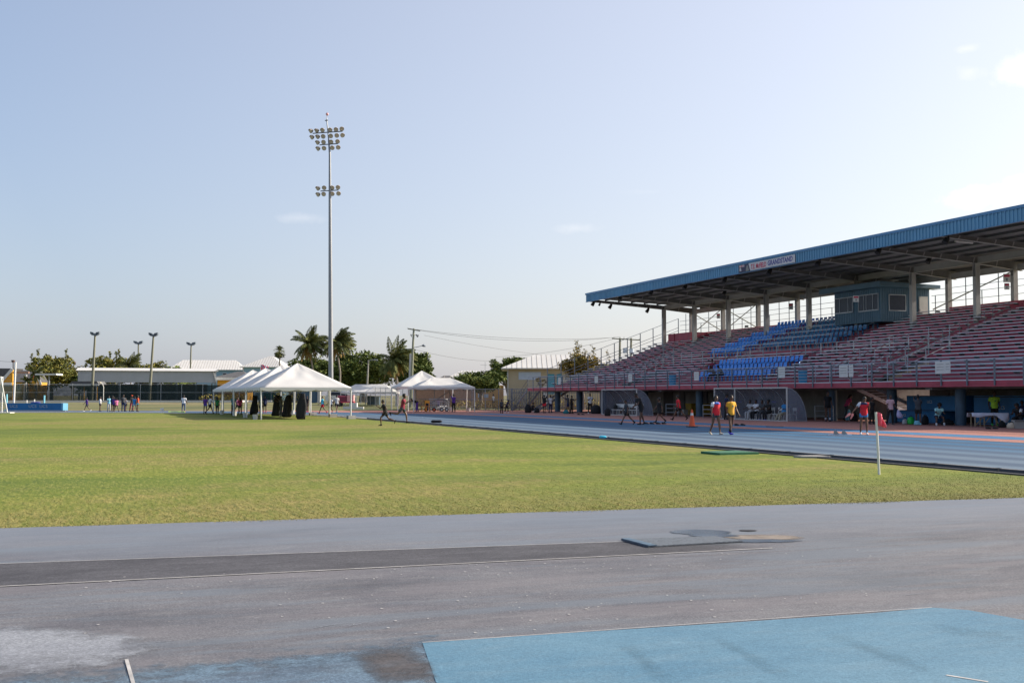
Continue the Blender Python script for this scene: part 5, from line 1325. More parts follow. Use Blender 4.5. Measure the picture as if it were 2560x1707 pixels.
tent('low white canopy tent by the podium beyond the track', b1.x - 4.0, b1.x + 3.0, b1.y + .5, b1.y + 5.0, 2.05, 3.05, 'white tents on the far side of the track', ridge=1.9, seed=7, rzv=-TH)
b2 = G(1080, 1027)
tent('tall white peaked tent behind the stack of hurdles', b2.x - 3.0, b2.x + 3.0, b2.y + 1.0, b2.y + 7, 2.55, 4.35, 'white tents on the far side of the track', seed=9, rzv=-TH * .4)
b3 = G(1104, 1029)
tent('white tent in front of the tall peaked one, sheltering the hurdles', b3.x - 3.1, b3.x + 3.1, b3.y - 2.0, b3.y + 2.5, 2.45, 3.4, 'white tents on the far side of the track', ridge=1.0, seed=10, rzv=-TH * .4)
# weights at the tent legs
def bucket(px, py, label):
    p = G(px, py); t = thing('bucket', label, 'bucket', p, 0, 'white buckets weighing down the tent legs')
    obj('tub', MB().tube([(0, 0, 0), (0, 0, .34)], [.15, .18], 16), M_OFFW, t); obj('sand', MB().tube([(0, 0, .341), (0, 0, .36)], [.165, .16], 16), M_SAND, t)
    obj('handle', MB().tube([(-.18, 0, .32), (-.19, 0, .2), (0, -.19, .14), (.19, 0, .2), (.18, 0, .32)], .008, 5), M_RAILL, t)
for px, py, lb in ((638, 1048.5, 'white bucket at the nearest left tent leg'), (613, 1043.5, 'white bucket at the second tent leg from the front left'), (586, 1039, 'white bucket at the feet of the long haired person in teal'), (555, 1036, 'grey white bucket right of the girl in green'), (731, 1035, 'white bucket behind the two middle drapes'), (1128, 1027, 'white bucket left of the thick right leg of the rear tent'), (1172, 1028, 'white bucket at the rightmost leg of the rear tent')): bucket(px, py, lb)
def block(px, py, label):
    p = G(px, py); t = thing('concrete_weight', label, 'weight', p, .08 * (px % 5), 'concrete weights at the tent legs')
    obj('block', MB().loft([[(x * k, y * k, z) for x, y in ((-.29, -.16), (.29, -.16), (.29, .16), (-.29, .16))] for z, k in ((0, 1), (.2, 1), (.23, .95))]), M_CONC, t)
    obj('lifting_loop', MB().tube([(-.08, 0, .22), (-.06, 0, .31), (.06, 0, .31), (.08, 0, .22)], .014, 6), M_STEEL, t)
for px, py, lb in ((878, 1047, 'concrete block weight at the nearest right tent leg'), (832, 1042.5, 'concrete block weight at the second right tent leg'), (782, 1038.5, 'concrete block weight at the third right tent leg')): block(px, py, lb)
def drape(px, py, top_y, w_, label, seed):
    p = G(px, py); D = p.x * st + p.y * ct; h = (py - top_y) / F * D; r = random.Random(seed)
    t = thing('tent_drape', label, 'drape', p, -TH, 'black side curtains tied to the tent poles'); rings = []
    for i in range(9):
        v = i / 8; ww = w_ * (1 - .5 * smooth(.3, 1, v) + .10 * sin(v * 7 + seed)); n = 22
        rings.append([((ww / 2 * (1 + .30 * sin(5 * 2 * pi * j / n + seed + v * 2)) * cos(2 * pi * j / n)) + w_ * .22 * v, w_ * .3 * (1 - .5 * v) * (1 + .22 * sin(7 * 2 * pi * j / n)) * sin(2 * pi * j / n), h * v + (.16 * sin(3 * 2 * pi * j / n + seed) + .06 * sin(7 * 2 * pi * j / n) if i == 0 else 0) + .05) for j in range(n)])
    obj('curtain', MB().loft(rings), M_BLKF, t, True); obj('tie', MB().tube([(w_ * .22 * .7 + ww * .0 + .30 * w_ * cos(2 * pi * j / 12), .24 * w_ * sin(2 * pi * j / 12), h * .82) for j in range(13)], .015, 5), M_BLACK, t)
drape(634, 1036, 990, .58, 'leftmost black side curtain, beside the boy in grey', 1); drape(690, 1040, 989, .6, 'black side curtain left of the man in camouflage', 2)
drape(717, 1043, 989, .62, 'black side curtain right of the man in camouflage', 3); drape(752, 1048, 985, .62, 'black side curtain at the nearest tent leg', 4)
# flag on a staff over the tents
p = PD(651, 985, 103); t = thing('national_flag', 'small red, white and navy flag flying above the tent roofs', 'flag', (p.x, p.y, 1.5), -TH)
zt_ = PD(651, 910, 103).z - 1.5
obj('staff', MB().tube([(0, 0, -.2), (0, 0, zt_)], .025, 6), M_WHITE, t)
fm2 = MB(); s_ = 103 / F
fm2.loft([[(i / 8 * 19 * s_, .07 * sin(i * 1.1 + v), zt_ - (.0 + i / 8 * 6 + v * 14) * s_) for i in range(9)] for v in (0, .33, .66, 1)], caps=False, closed=False)
fl = NT('flag_pattern', .8); xs = fl.xyz()
sl_ = fl.math('ADD', xs[2], fl.math('MULTIPLY', xs[0], .32)); 
w1 = fl.ramp(fl.math('PINGPONG', fl.math('ADD', sl_, xs[0]), .22), [(.10, (.55, .02, .08)), (.13, (.7, .7, .72)), (.19, (.03, .03, .12))])
fl.out(w1); o = obj('cloth', fm2, fl.m, t, True); o.modifiers.new('t', 'SOLIDIFY').thickness = .006
# hurdle stack under the rear tent
def hurdle(px, py, dz, tilt, label):
    p = G(px, py, .012); t = thing('hurdle', label, 'hurdle', p, -TH + tilt, 'hurdles piled under the rear tent')
    obj('frame', MB().tube([(-.55, -.35, dz + .03), (-.55, .3, dz + .03), (-.55, .32, dz + .85)], .022, 6).tube([(.55, -.35, dz + .03), (.55, .3, dz + .03), (.55, .32, dz + .85)], .022, 6).tube([(-.55, .3, dz + .1), (.55, .3, dz + .1)], .018, 6), M_RAILL, t)
    obj('top_bar', MB().box(-.6, .6, .29, .31, dz + .80, dz + .88), M_BLACK if int(px) % 2 else M_WHITE, t)
for i, (px, py, dz, tl_) in enumerate(((1086, 1029, 0, .2), (1092, 1029, .12, .35), (1098, 1028.5, .24, .5), (1104, 1028.5, .3, .6), (1109, 1028.5, .36, .7), (1114, 1028, .42, .85), (1119, 1028, .2, .95), (1121, 1029, .0, 1.1))):
    hurdle(px, py, dz, tl_, ('hurdle at the left foot of the pile under the rear tent', 'second hurdle from the left in the pile', 'third hurdle from the left in the pile', 'hurdle at the middle of the pile, left half', 'hurdle at the middle of the pile, right half', 'highest hurdle on the pile under the rear tent', 'hurdle nearest the person in purple', 'lowest hurdle at the right foot of the pile')[i])
p = G(1100, 1029, .012); t = thing('hurdle_cart', 'grey tipped cart carrying the hurdles under the rear tent', 'cart', p, -TH)
cb = MB()
for i in range(7): cb.bar((-1.2 + .02 * i, -.5, .25 + .17 * i), (1.0, .0, .3 + .17 * i), .05, .06)
obj('bed', cb, M_RAILL, t)
for a, b in (((-1.9, 0, .3), (.95, .1, 2.0)), ((-1.6, .2, .3), (.95, .25, 2.15)), ((.95, .1, 0), (.95, .1, 2.1))): obj('brace', MB().tube([a, b], .022, 6), M_STEEL, t)
for x, m_ in ((-1.35, M_ORANGE), (-.55, M_ORANGE), (.2, M_WHITE), (.7, M_WHITE)): obj('wheel', MB().tube([(x, -.56, .22), (x, -.48, .22)], .2, 14).tube([(x, -.58, .22), (x, -.561, .22)], .1, 10, 1), [M_BLACK, m_], t)
p = G(1064, 1029.5, .012); t = chair_tree('orange_chair', 'orange plastic chair under the rear tent', p, radians(150) - TH, mat('chair_orange', (.75, .30, .02), .5, .08)); t.scale = (1.3, 1.3, 1.3)
# winners' podium
p = G(884, 1024, .012); t = thing('podium', 'white three step winners podium on the salmon surface', 'podium', p, -TH)
obj('tall_step', MB().box(-.42, .42, -.4, .4, 0, .78), M_WHITE, t); obj('left_step', MB().box(-1.15, -.421, -.4, .4, 0, .36), M_WHITE, t); obj('right_step', MB().box(.421, 1.15, -.4, .4, 0, .32), M_WHITE, t)
# timing box, small markers on the far grass
for px, py, lb in ((407, 1030, 'small pink and white marker standing on the grass edge left of the man in jeans'), (165, 1015, 'low white marker on the sand left of the far athletes')):
    p = G(px, py); t = thing('marker', lb, 'marker', p); obj('post', MB().box(-.07, .07, -.07, .07, 0, .42), M_OFFW, t); obj('cap', MB().box(-.25, -.08, -.08, .08, .2, .38), M_WHITE, t)
for px, w_ in ((440, 1.5), (450, 1.0)):
    p = G(px, 1030.5); tag(obj('yellow_hose', MB().tube([p + RIGHT * (i * .2 - w_ / 2) + FWD * .1 * sin(i) + Vector((0, 0, .05)) for i in range(int(w_ / .2) + 1)], .06, 6), CL['lime']), 'yellow green roll lying on the grass %s' % ('left of the man in jeans' if px == 440 else 'right at the feet of the man in jeans'), 'roll')

# ------------------------------------------------------------------ high jump / vault mats and uprights at the far left
pl, pr_ = G(14, 1028), G(158, 1028.5); v = pr_ - pl; ln = v.length; ang = atan2(v.y, v.x)
t = thing('vault_landing_bed', 'long blue vault landing bed with white lettering at the far left', 'landing mat', pl, ang)
for i, (a, b) in enumerate(((0, .265), (.266, .965), (.966, 1.0))):
    obj('foam_block', MB().box(a * ln, b * ln, 0 if i < 2 else -.05, .8, .12, .86 if i < 2 else .84), M_UCS if i < 2 else mat('mat_light_blue', (.10, .30, .45), .6, .1), t)
obj('pallet', MB().box(0, .96 * ln, -.08, .78, .02, .118), M_OFFW, t)
obj('top_pad', MB().loft([[(ln * .48 + .6 * cos(2 * pi * j / 14) * k, .4 + .3 * sin(2 * pi * j / 14) * k, z) for j in range(14)] for z, k in ((.861, 1), (.95, .8), (.98, .3))]), M_NAVYT, t, True)
for x, s in ((.14, .42), (.47, .42), (.66, .42)):
    o = letters('lettering', 'UCS', s, M_RAILL, t, width=.9); o.matrix_local = Matrix.Translation((x * ln, -.012, .52)) @ Matrix.Rotation(pi / 2, 4, 'X')
def upright(px0, px1, ytop, D, r, m, label, y0=1012):
    a = PD(px0, y0, D); a.z = 0; b = PD(px1, ytop, D); t = thing('upright', label, 'post', a); obj('pole', MB().tube([(0, 0, 0), b - a], r, 8), m, t); obj('foot', MB().box(-.25, .25, -.6, .6, 0, .09), m, t)
upright(34, 39, 905, 122, .1, M_WHITE, 'tall white vault upright leaning slightly beside the landing bed')
upright(110, 111, 988, 126, .09, CL['sky'], 'short light blue post at the right end of the landing bed')
upright(17, 17, 985, 128, .09, CL['sky'], 'short light blue post at the left end of the landing bed')
upright(67, 67, 1000, 128, .07, M_WHITE, 'short white post behind the landing bed, left of another')
upright(86, 86, 998, 128, .07, M_WHITE, 'short white post behind the middle of the landing bed')
# throwing cage corner at the left border
p = PD(2, 1028, 108); p.z = 0; t = thing('throwing_cage', 'white framed throwing cage corner with netting at the left edge', 'cage', p, -TH)
obj('frame', MB().bar((-.2, 0, 0), (-.2, 0, 3.4), .11, .11).bar((.6, 0, .05), (-.1, 0, 3.4), .1, .1).bar((-.3, .9, 0), (-.3, .9, 3.4), .1, .1).bar((-.3, .9, 3.3), (-.2, 0, 3.3), .1, .1).box(-.6, .9, -.1, .9, .0, .07), M_WHITE, t)
nb = MB()
for i in range(9): nb.bar((-.1, .05, .2 + i * .16), (.5 - i * .03, .05, .2 + i * .16), .012, .012)
for i in range(6): nb.bar((-.1 + i * .1, .06, .1), (-.1 + i * .08, .06, 1.5), .012, .012)
obj('net', nb, M_RAIL, t)

# ------------------------------------------------------------------ floodlight mast
DM = 160.0
mb_ = base(827, DM)
mast = thing('floodlight_mast', 'very tall steel floodlight mast rising behind the tents', 'floodlight', mb_)
def lp(px, py, D=DM): return PD(px, py, D) - mb_
obj('pole', MB().tube([(0, 0, 0), lp(827, 940), lp(826, 700), lp(825, 500), lp(824.5, 385), lp(822, 350)], [.42, .34, .27, .20, .15, .13], 16), mat('galvanised', (.25, .265, .29), .5, .1, .3, metal=.35), mast, True)
obj('top_mast', MB().tube([lp(822, 352), lp(817, 300), lp(816.5, 292)], [.10, .08, .03], 10).bar(lp(812.5, 302), lp(820, 301), .15, .12), MATS['galvanised'], mast)
def zc(x, y): return 740 + x / 6.275, 270 + y / 6.275
for (a, b) in (((262, 402), (730, 368)), ((370, 582), (660, 562)), ((385, 1305), (668, 1290))):
    obj('cross_arm', MB().bar(lp(*zc(*a)), lp(*zc(*b)), .10, .12), M_STEEL, mast)
M_LENS = mat('lamp_lens', (.50, .46, .38), .35, .1, 5.0)
for x, y in [(238, 362), (330, 358), (418, 348), (537, 345), (627, 338), (717, 328), (255, 460), (345, 453), (430, 447), (547, 440), (640, 432), (729, 428), (343, 543), (435, 537), (552, 533), (652, 525),
             (350, 638), (443, 632), (570, 625), (662, 618), (348, 1262), (445, 1252), (568, 1250), (658, 1243), (350, 1357), (437, 1350), (570, 1345), (667, 1340)]:
    c = lp(*zc(x, y)); aim = Vector((-.45 + (x - 480) / 700, -1, -.55)).normalized() if x > 400 else Vector((-1.5, -.75, -.7)).normalized()
    q = aim.to_track_quat('Z', 'Y').to_matrix()
    h = MB().tube([c - aim * .34, c - aim * .2, c + aim * .02, c + aim * .12], [.10, .2, .31, .325], 14, 0, True)
    fl_ = obj('floodlight', h, M_STEEL, mast); le = MB().tube([c + aim * .121, c + aim * .135], [.30, .29], 14); obj('lens', le, M_LENS, fl_)
    vis = MB().loft([[c + aim * s_ + q @ Vector((.335 * cos(a), .335 * sin(a), 0)) for a in [radians(20 + 140 * i / 8) for i in range(9)]] for s_ in (.1, .24)], caps=False, closed=False)
    o = obj('visor', vis, mat('visor_pink', (.45, .36, .33), .5, .1), fl_); o.modifiers.new('t', 'SOLIDIFY').thickness = .01
p = lp(818, 286); obj('beacon', MB().ball(p, (.2, .2, .22), 10, 7).tube([p, lp(817, 292)], .03, 5), mat('beacon_red', (.6, .30, .30), .4, .1), mast)

# ------------------------------------------------------------------ fences
M_MESH = glassy('chain_link', (.20, .20, .20), .16, .7)
M_SCREEN = glassy('wind_screen', (.012, .03, .032), .62, .9)
def fence(name, label, pts, hs, sp, mesh, postm=M_RAILL, rails=(1.0, .52), mb0=.05, mtop=1.0, pr=.04):
    P3 = [Vector(p) for p in pts]; t = thing(name, label, 'fence', P3[0]); o0 = P3[0]
    pan = MB(); rl = MB(); posts = []
    for i in range(len(P3) - 1):
        a, b = P3[i] - o0, P3[i + 1] - o0; ha, hb = hs[i], hs[i + 1]
        n = max(1, int((b - a).length / sp))
        for j in range(n + (i == len(P3) - 2)):
            f_ = j / n; posts.append((a.lerp(b, f_), ha + (hb - ha) * f_))
        d = (b - a).normalized(); nn = Vector((-d.y, d.x, 0)) * .006
        up = Vector((0, 0, 1))
        q = [a + up * mb0, b + up * mb0, b + up * hb * mtop, a + up * ha * mtop]
        pan.add([x - nn for x in q] + [x + nn for x in q], [(0, 1, 2, 3), (7, 6, 5, 4), (0, 4, 5, 1), (1, 5, 6, 2), (2, 6, 7, 3), (3, 7, 4, 0)])
        for r in rails: rl.tube([a + up * ha * r + nn * 4, b + up * hb * r + nn * 4], pr * .7, 5)
    obj('mesh_panel', pan, mesh, t); obj('rails', rl, postm, t)
    pm_ = {}
    for q, h in posts[:100]:
        key = round(h, 1)
        if key not in pm_: pm_[key] = MB().tube([(0, 0, 0), (0, 0, key + .08)], pr, 6).mesh('post', postm)
        o = link('post', pm_[key], t); o.location = q
    return t
def FP(l): return [base(px, D) for px, D in l]
fence('chain_link_fence', 'tall grey chain link fence between the salmon paving and the hedge', [base(1316, 119)] + FP([(1180, 124), (1040, 128)]), [2.3, 2.3, 2.35], 1.9, M_MESH, M_RAIL)
fence('chain_link_fence', 'chain link fence running behind the rear tents to the floodlight mast', FP([(1038, 128.5), (880, 158), (790, 172)]), [2.35, 2.3, 2.6], 2.6, M_MESH)
fence('windscreen_fence', 'long fence with dark green windscreen along the far end of the ground', FP([(788, 173), (720, 185), (560, 197), (300, 203), (60, 200), (-60, 195)]), [2.6, 2.9, 2.9, 2.95, 2.95, 2.95], 3.9, M_SCREEN, mtop=.95)
sf = thing('slatted_fence', 'dark slatted fence seen below the far end of the stand', 'fence', (43, 117.2, 0)); pan = MB(); x = 0.0
while x < 17: pan.box(x, x + .05, 0, .04, .05, 2.25); x += .28
pan.box(0, 17, .041, .08, .3, .38).box(0, 17, .041, .08, 1.9, 1.98); obj('slats', pan, M_RAIL, sf)
for i in range(9): obj('post', MB().box(i * 2.1 - .05, i * 2.1 + .05, .081, .18, 0, 2.4), M_RAIL, sf)
# white kerb and low rail along the far bank
for i, (D, h, lb) in enumerate(((172, .28, 'low white kerb along the far grass bank'),)):
    kb = MB(); pts = [base(px, D + (4 if px > 600 else 0)) for px in range(-40, 700, 30)]
    for a, b in zip(pts, pts[1:]): kb.bar(a + Vector((0, 0, h / 2)), b + Vector((0, 0, h / 2)), .25, h)
    tag(obj('white_kerb', kb, M_OFFW), lb, 'kerb')

# ------------------------------------------------------------------ vegetation
def leafmat(name, a, b, c):
    g = NT(name, .75); g.p.inputs['Specular IOR Level'].default_value = .25
    isl = N(g.t, 'ShaderNodeNewGeometry').outputs['Random Per Island']
    cl = g.noise(.55, 3, .6)
    f_ = g.math('ADD', g.math('MULTIPLY', isl, .45), g.math('MULTIPLY', cl, .6))
    g.out(g.ramp(f_, [(.25, a), (.5, b), (.78, c)])); return g.m
LF_DARK = leafmat('leaf_dark', (.035, .062, .014), (.085, .12, .025), (.18, .20, .04))
LF_OLIVE = leafmat('leaf_olive', (.055, .075, .018), (.135, .145, .03), (.29, .24, .045))
LF_YEL = leafmat('leaf_yellowish', (.05, .055, .02), (.13, .12, .03), (.38, .25, .03))
LF_BRIGHT = leafmat('leaf_bright', (.07, .12, .015), (.15, .20, .03), (.26, .30, .05))
LF_HEDGE = leafmat('leaf_hedge', (.15, .12, .035), (.26, .21, .06), (.42, .34, .06))
LF_PALM = leafmat('leaf_palm', (.03, .05, .012), (.09, .11, .03), (.20, .19, .05))
LF_DEAD = leafmat('leaf_dead', (.14, .09, .03), (.26, .17, .05), (.38, .26, .09))
M_BARK = mat('bark', (.12, .10, .08), .95, .3, 1.5, bump=.4)
M_PTRUNK = mat('palm_trunk', (.24, .21, .18), .95, .25, 1.0, stretch=(1, 1, 6), bump=.4)
def leaves(mb, c, R, n, size, r, shell=.55, squash=1.0):
    for _ in range(n):
        while True:
            q = Vector((r.uniform(-1, 1), r.uniform(-1, 1), r.uniform(-1, 1)))
            if shell < q.length < 1: break
        p = c + Vector((q.x * R[0], q.y * R[1], q.z * R[2]))
        u = Vector((r.gauss(0, 1), r.gauss(0, 1), r.gauss(0, .6))).normalized(); v = u.cross(Vector((r.gauss(0, 1), r.gauss(0, 1), r.gauss(0, 1)))).normalized()
        s = size * r.uniform(.6, 1.3)
        mb.add([p - u * s, p + v * s * .38, p + u * s, p - v * s * .38], [(0, 1, 2, 3)])
def tree(name, label, px, D, ytop, wpx, ybot, lf, seed, nclump=46, per=70, size=.26, trunk=True, group=None, depth=1.0, spiky=0.0):
    b = base(px, D); k = D / F; r = random.Random(seed)
    t = thing(name, label, 'tree', b, -TH, group)
    zt = EYE + (YH - ytop) * k - b.z; zb = EYE + (YH - ybot) * k - b.z; zb = max(.4, zb); rxx = wpx * k / 2; rzz = (zt - zb) / 2; cz = (zt + zb) / 2
    cr = MB(); trn = MB(); cents = []
    for i in range(nclump):
        while True:
            q = Vector((r.uniform(-1, 1), r.uniform(-1, 1), r.uniform(-1, 1)))
            if .3 < q.length < 1: break
        q = q * (.82 + .18 * r.random()) if r.random() > .12 else q * 1.06
        lobes = 1 + .13 * sin(3 * atan2(q.z, q.x) + seed) + .09 * sin(7 * atan2(q.z, q.x) + seed * 2)
        c = Vector((q.x * rxx * .86 * lobes, q.y * rxx * .8 * depth, cz + q.z * rzz * .85 * lobes)); cents.append(c)
        rad = rxx * r.uniform(.13, .24)
        leaves(cr, c, (rad * 1.15, rad, rad * r.uniform(.6, .85)), per, size, r, .2)
        if spiky and r.random() < spiky and c.z > cz:
            for j in range(10): leaves(cr, c + Vector((r.uniform(-.2, .2), 0, rad + j * .14)), (.18, .18, .12), 4, size * .8, r, 0)
    obj('crown', cr, lf, t)
    h0 = Vector((0, 0, -.1)); top = Vector((r.uniform(-.2, .2) * rxx, 0, max(zb, zt * .38)))
    trn.tube([h0, top * .5 + Vector((.05 * rxx, 0, 0)), top], [rxx * .075 + .07, rxx * .055 + .05, rxx * .045 + .03], 8)
    for c in cents[::4]:
        m_ = top.lerp(c, .5) + Vector((0, 0, -.08 * rzz)); trn.tube([top - Vector((0, 0, .1)), m_, c], [rxx * .028 + .03, .05, .02], 5)
    obj('trunk', trn, M_BARK, t); return t
TREES = 'broadleaf trees beyond the fences'
tree('broadleaf_tree', 'big olive green tree behind the yellow house at the far left', 128, 236, 876, 138, 985, LF_OLIVE, 3, 90, 80, .34, group=TREES, spiky=.3)
tree('broadleaf_tree', 'dark small tree between the yellow house and the grey shed', 197, 236, 912, 60, 992, LF_DARK, 4, 44, 70, .32, group=TREES)
tree('broadleaf_tree', 'olive tree rising behind the left part of the grey shed roof', 264, 246, 882, 150, 1000, LF_OLIVE, 5, 110, 80, .36, group=TREES, spiky=.25)
tree('broadleaf_tree', 'low green tree behind the middle of the grey shed roof', 378, 250, 898, 120, 1000, LF_OLIVE, 6, 80, 70, .36, group=TREES)
tree('broadleaf_tree', 'bright yellow green shrub tree behind the right part of the shed', 440, 246, 907, 110, 990, LF_BRIGHT, 7, 60, 70, .32, group=TREES)
tree('broadleaf_tree', 'dense dark green tree left of the floodlight mast, behind two palms', 790, 196, 886, 175, 985, LF_DARK, 8, 120, 90, .32, group=TREES)
tree('broadleaf_tree', 'wide dark green tree behind the leaning palm', 905, 190, 880, 200, 985, LF_DARK, 9, 140, 90, .32, group=TREES)
tree('broadleaf_tree', 'rounded dark green tree right of the utility pole', 1038, 186, 876, 118, 975, LF_DARK, 10, 100, 90, .3, group=TREES)
tree('broadleaf_tree', 'dark green tree behind the left end of the cream house', 1272, 176, 889, 115, 965, LF_DARK, 11, 90, 80, .28, group=TREES)
tree('broadleaf_tree', 'low spreading tree in front of the orange wall', 1195, 133, 928, 145, 982, LF_DARK, 12, 110, 80, .21, group=TREES)
tree('broadleaf_tree', 'thin olive and yellow tree in front of the cream house roof', 1457, 131, 880, 128, 962, LF_YEL, 13, 110, 70, .17, group=TREES, spiky=.25)
tree('small_shrub', 'small shrub seen through the railing beside the white steps', 1352, 126, 942, 30, 968, LF_YEL, 14, 12, 30, .14, group=TREES)
def frond_crown(t, lf, n, L, r, wind=.35, droop=1.0, name='crown', lo=-.9, hi=1.3, hub=Vector((0, 0, 0)), w_=.55):
    mb = MB()
    for i in range(n):
        az = 2 * pi * i / n * 1.618 * 2 + r.uniform(-.2, .2); el = lo + (hi - lo) * r.random(); ln = L * r.uniform(.8, 1.1)
        d = Vector((cos(az) * cos(el), sin(az) * cos(el), sin(el))) + Vector((wind, 0, 0)); d.normalize()
        p = hub.copy(); pts = [p]; K = 14
        for j in range(K):
            d = (d + Vector((wind * .06, 0, -.105 * droop * (.4 + j / K)))).normalized(); p = p + d * ln / K; pts.append(p)
        side = d.cross(Vector((0, 0, 1)))
        side = side.normalized() if side.length > .1 else Vector((1, 0, 0))
        mb.tube(pts, [.05 * (1 - j / (K + 2)) + .012 for j in range(K + 1)], 4)
        for j in range(1, K * 4):
            f_ = j / (K * 4); a = pts[int(f_ * K)].lerp(pts[min(K, int(f_ * K) + 1)], f_ * K - int(f_ * K)); dd = (pts[min(K, int(f_ * K) + 1)] - pts[int(f_ * K)]).normalized()
            ll = ln * .24 * sin(pi * min(1, f_ * .85 + .13)) + .1
            for s_ in (-1, 1):
                o = (side * s_ * w_ * 1.35 + dd * .55 + Vector((r.uniform(-.1, .1), 0, -.45 - .5 * f_ + r.uniform(-.15, .15)))).normalized() * ll
                wv = dd * .05
                mb.add([a - wv, a + o * .55 - wv + Vector((0, 0, .02)), a + o, a + o * .55 + wv], [(0, 1, 2, 3)])
    return obj(name, mb, lf, t)
def palm(label, px0, D, ybase, pxh, yh, Lpx, seed, n=22, dead=7, wind=.35, trk=.14, droop=1.0):
    k = D / F; b = base(px0, D); r = random.Random(seed); hub = PD(pxh, yh, D) - b; L_ = Lpx * k
    t = thing('palm_tree', label, 'palm tree', b, 0, 'coconut palms beyond the track')
    mid = hub * .5 + RIGHT * (hub.length * .04)
    obj('trunk', MB().tube([Vector((0, 0, -.1)), Vector((0, 0, .5)), mid, hub], [trk * 1.7, trk * 1.25, trk, trk * .8], 9), M_PTRUNK, t)
    R3 = Matrix.Rotation(-TH, 4, 'Z')
    c = frond_crown(t, LF_PALM, n, L_, r, wind, droop, hub=Vector((0, 0, 0)), lo=-.45, hi=1.35); c.matrix_local = Matrix.Translation(hub) @ R3
    if dead:
        c = frond_crown(t, LF_DEAD, dead, L_ * .85, r, wind * .3, 1.6, 'dead_fronds', -1.1, -.35, w_=.4); c.matrix_local = Matrix.Translation(hub - Vector((0, 0, .1))) @ R3
    return t
palm('tall coconut palm left of the floodlight mast', 783, 172, 990, 772, 858, 54, 21, 46, 8, .25)
palm('tall coconut palm right of the floodlight mast', 849, 172, 990, 840, 856, 54, 22, 44, 9, .4)
palm('windblown coconut palm beside the utility pole', 992, 150, 1000, 985, 898, 60, 23, 50, 14, .35)
palm('palm behind the grey shed, right of its roof poles', 325, 238, 1000, 322, 912, 42, 24, 26, 0, .25, droop=.8)
palm('short palm in front of the yellow house at the far left', 90, 212, 1000, 89, 934, 30, 25, 16, 0, .1, droop=1.1)
palm('small palm with few fronds between the two yellow gables', 68, 209, 1000, 68, 953, 20, 26, 12, 0, .0)
# fan palm with a round head
b = base(698, 205); t = thing('palm_tree', 'slim fan palm with a small round head left of the coconut palms', 'palm tree', b, -TH, 'coconut palms beyond the track'); k = 205 / F
hz_ = EYE + (YH - 882) * k - b.z; obj('trunk', MB().tube([(0, 0, -.1), (0.05, 0, hz_ * .6), (0, 0, hz_)], [.16, .13, .12], 8), M_PTRUNK, t)
r = random.Random(5); mbp = MB()
for i in range(60):
    d = Vector((r.gauss(0, 1), r.gauss(0, 1), r.gauss(0, 1.1))).normalized(); L_ = 17 * k * r.uniform(.7, 1.05); L_ *= 1.25 if d.z > .3 else 1.0; s_ = d.cross(Vector((.3, .2, 1))).normalized(); u_ = d.cross(s_)
    c = Vector((0, 0, hz_)) + d * L_ * .55
    mbp.tube([(0, 0, hz_), c], .025, 4)
    for j in range(9):
        a = -1.1 + 2.2 * j / 8; o = (d * cos(a) + s_ * sin(a)) * L_ * .48; o.z -= .1
        mbp.add([c - u_ * .04, c + o * .6 + s_ * .06, c + o, c + o * .6 - s_ * .06], [(0, 1, 2, 3)])
obj('crown', mbp, LF_PALM, t)
# hedges
def hedge(label, pts, h, wd, seed, lf=LF_HEDGE):
    r = random.Random(seed); t = thing('hedge', label, 'hedge', pts[0], 0, 'clipped hedges beyond the fences'); mb = MB(); core = MB()
    for a, b in zip(pts, pts[1:]):
        a2, b2 = a - pts[0], b - pts[0]; n = int((b - a).length * 2.2)
        for i in range(n):
            c = a2.lerp(b2, i / n) + Vector((r.uniform(-.1, .1), r.uniform(-.1, .1), h * .55)); leaves(mb, c, (.55, wd * .5, h * .5 * r.uniform(.8, 1.15)), 34, .13, r, .5)
    obj('foliage', mb, lf, t); st_m = MB()
    for a, b in zip(pts, pts[1:]):
        n = int((b - a).length / 1.2); st_m.bar(a - pts[0] + Vector((0, 0, .03)), b - pts[0] + Vector((0, 0, .03)), .06, .05)
        for i in range(n): q = a.lerp(b, (i + .5) / n) - pts[0]; st_m.tube([q, q + Vector((0, 0, h * .7))], .04, 5)
    obj('stems', st_m, M_BARK, t)
hedge('yellow brown hedge behind the chain link fence right of the rear tents', [base(1040, 132), base(1180, 129), base(1300, 125)], 1.05, .8, 31)
hedge('yellow leafed hedge behind the slatted fence below the far end of the stand', [Vector((44, 119, 0)), Vector((58, 119, 0))], 1.3, .9, 34)
hedge('yellowish hedge in front of the dark fence left of the tents', [base(505, 192), base(615, 190)], 1.15, .8, 32)
hedge('yellow green hedge seen under the roof of the nearest tent', [base(690, 178), base(750, 176)], 1.5, 1.0, 33)

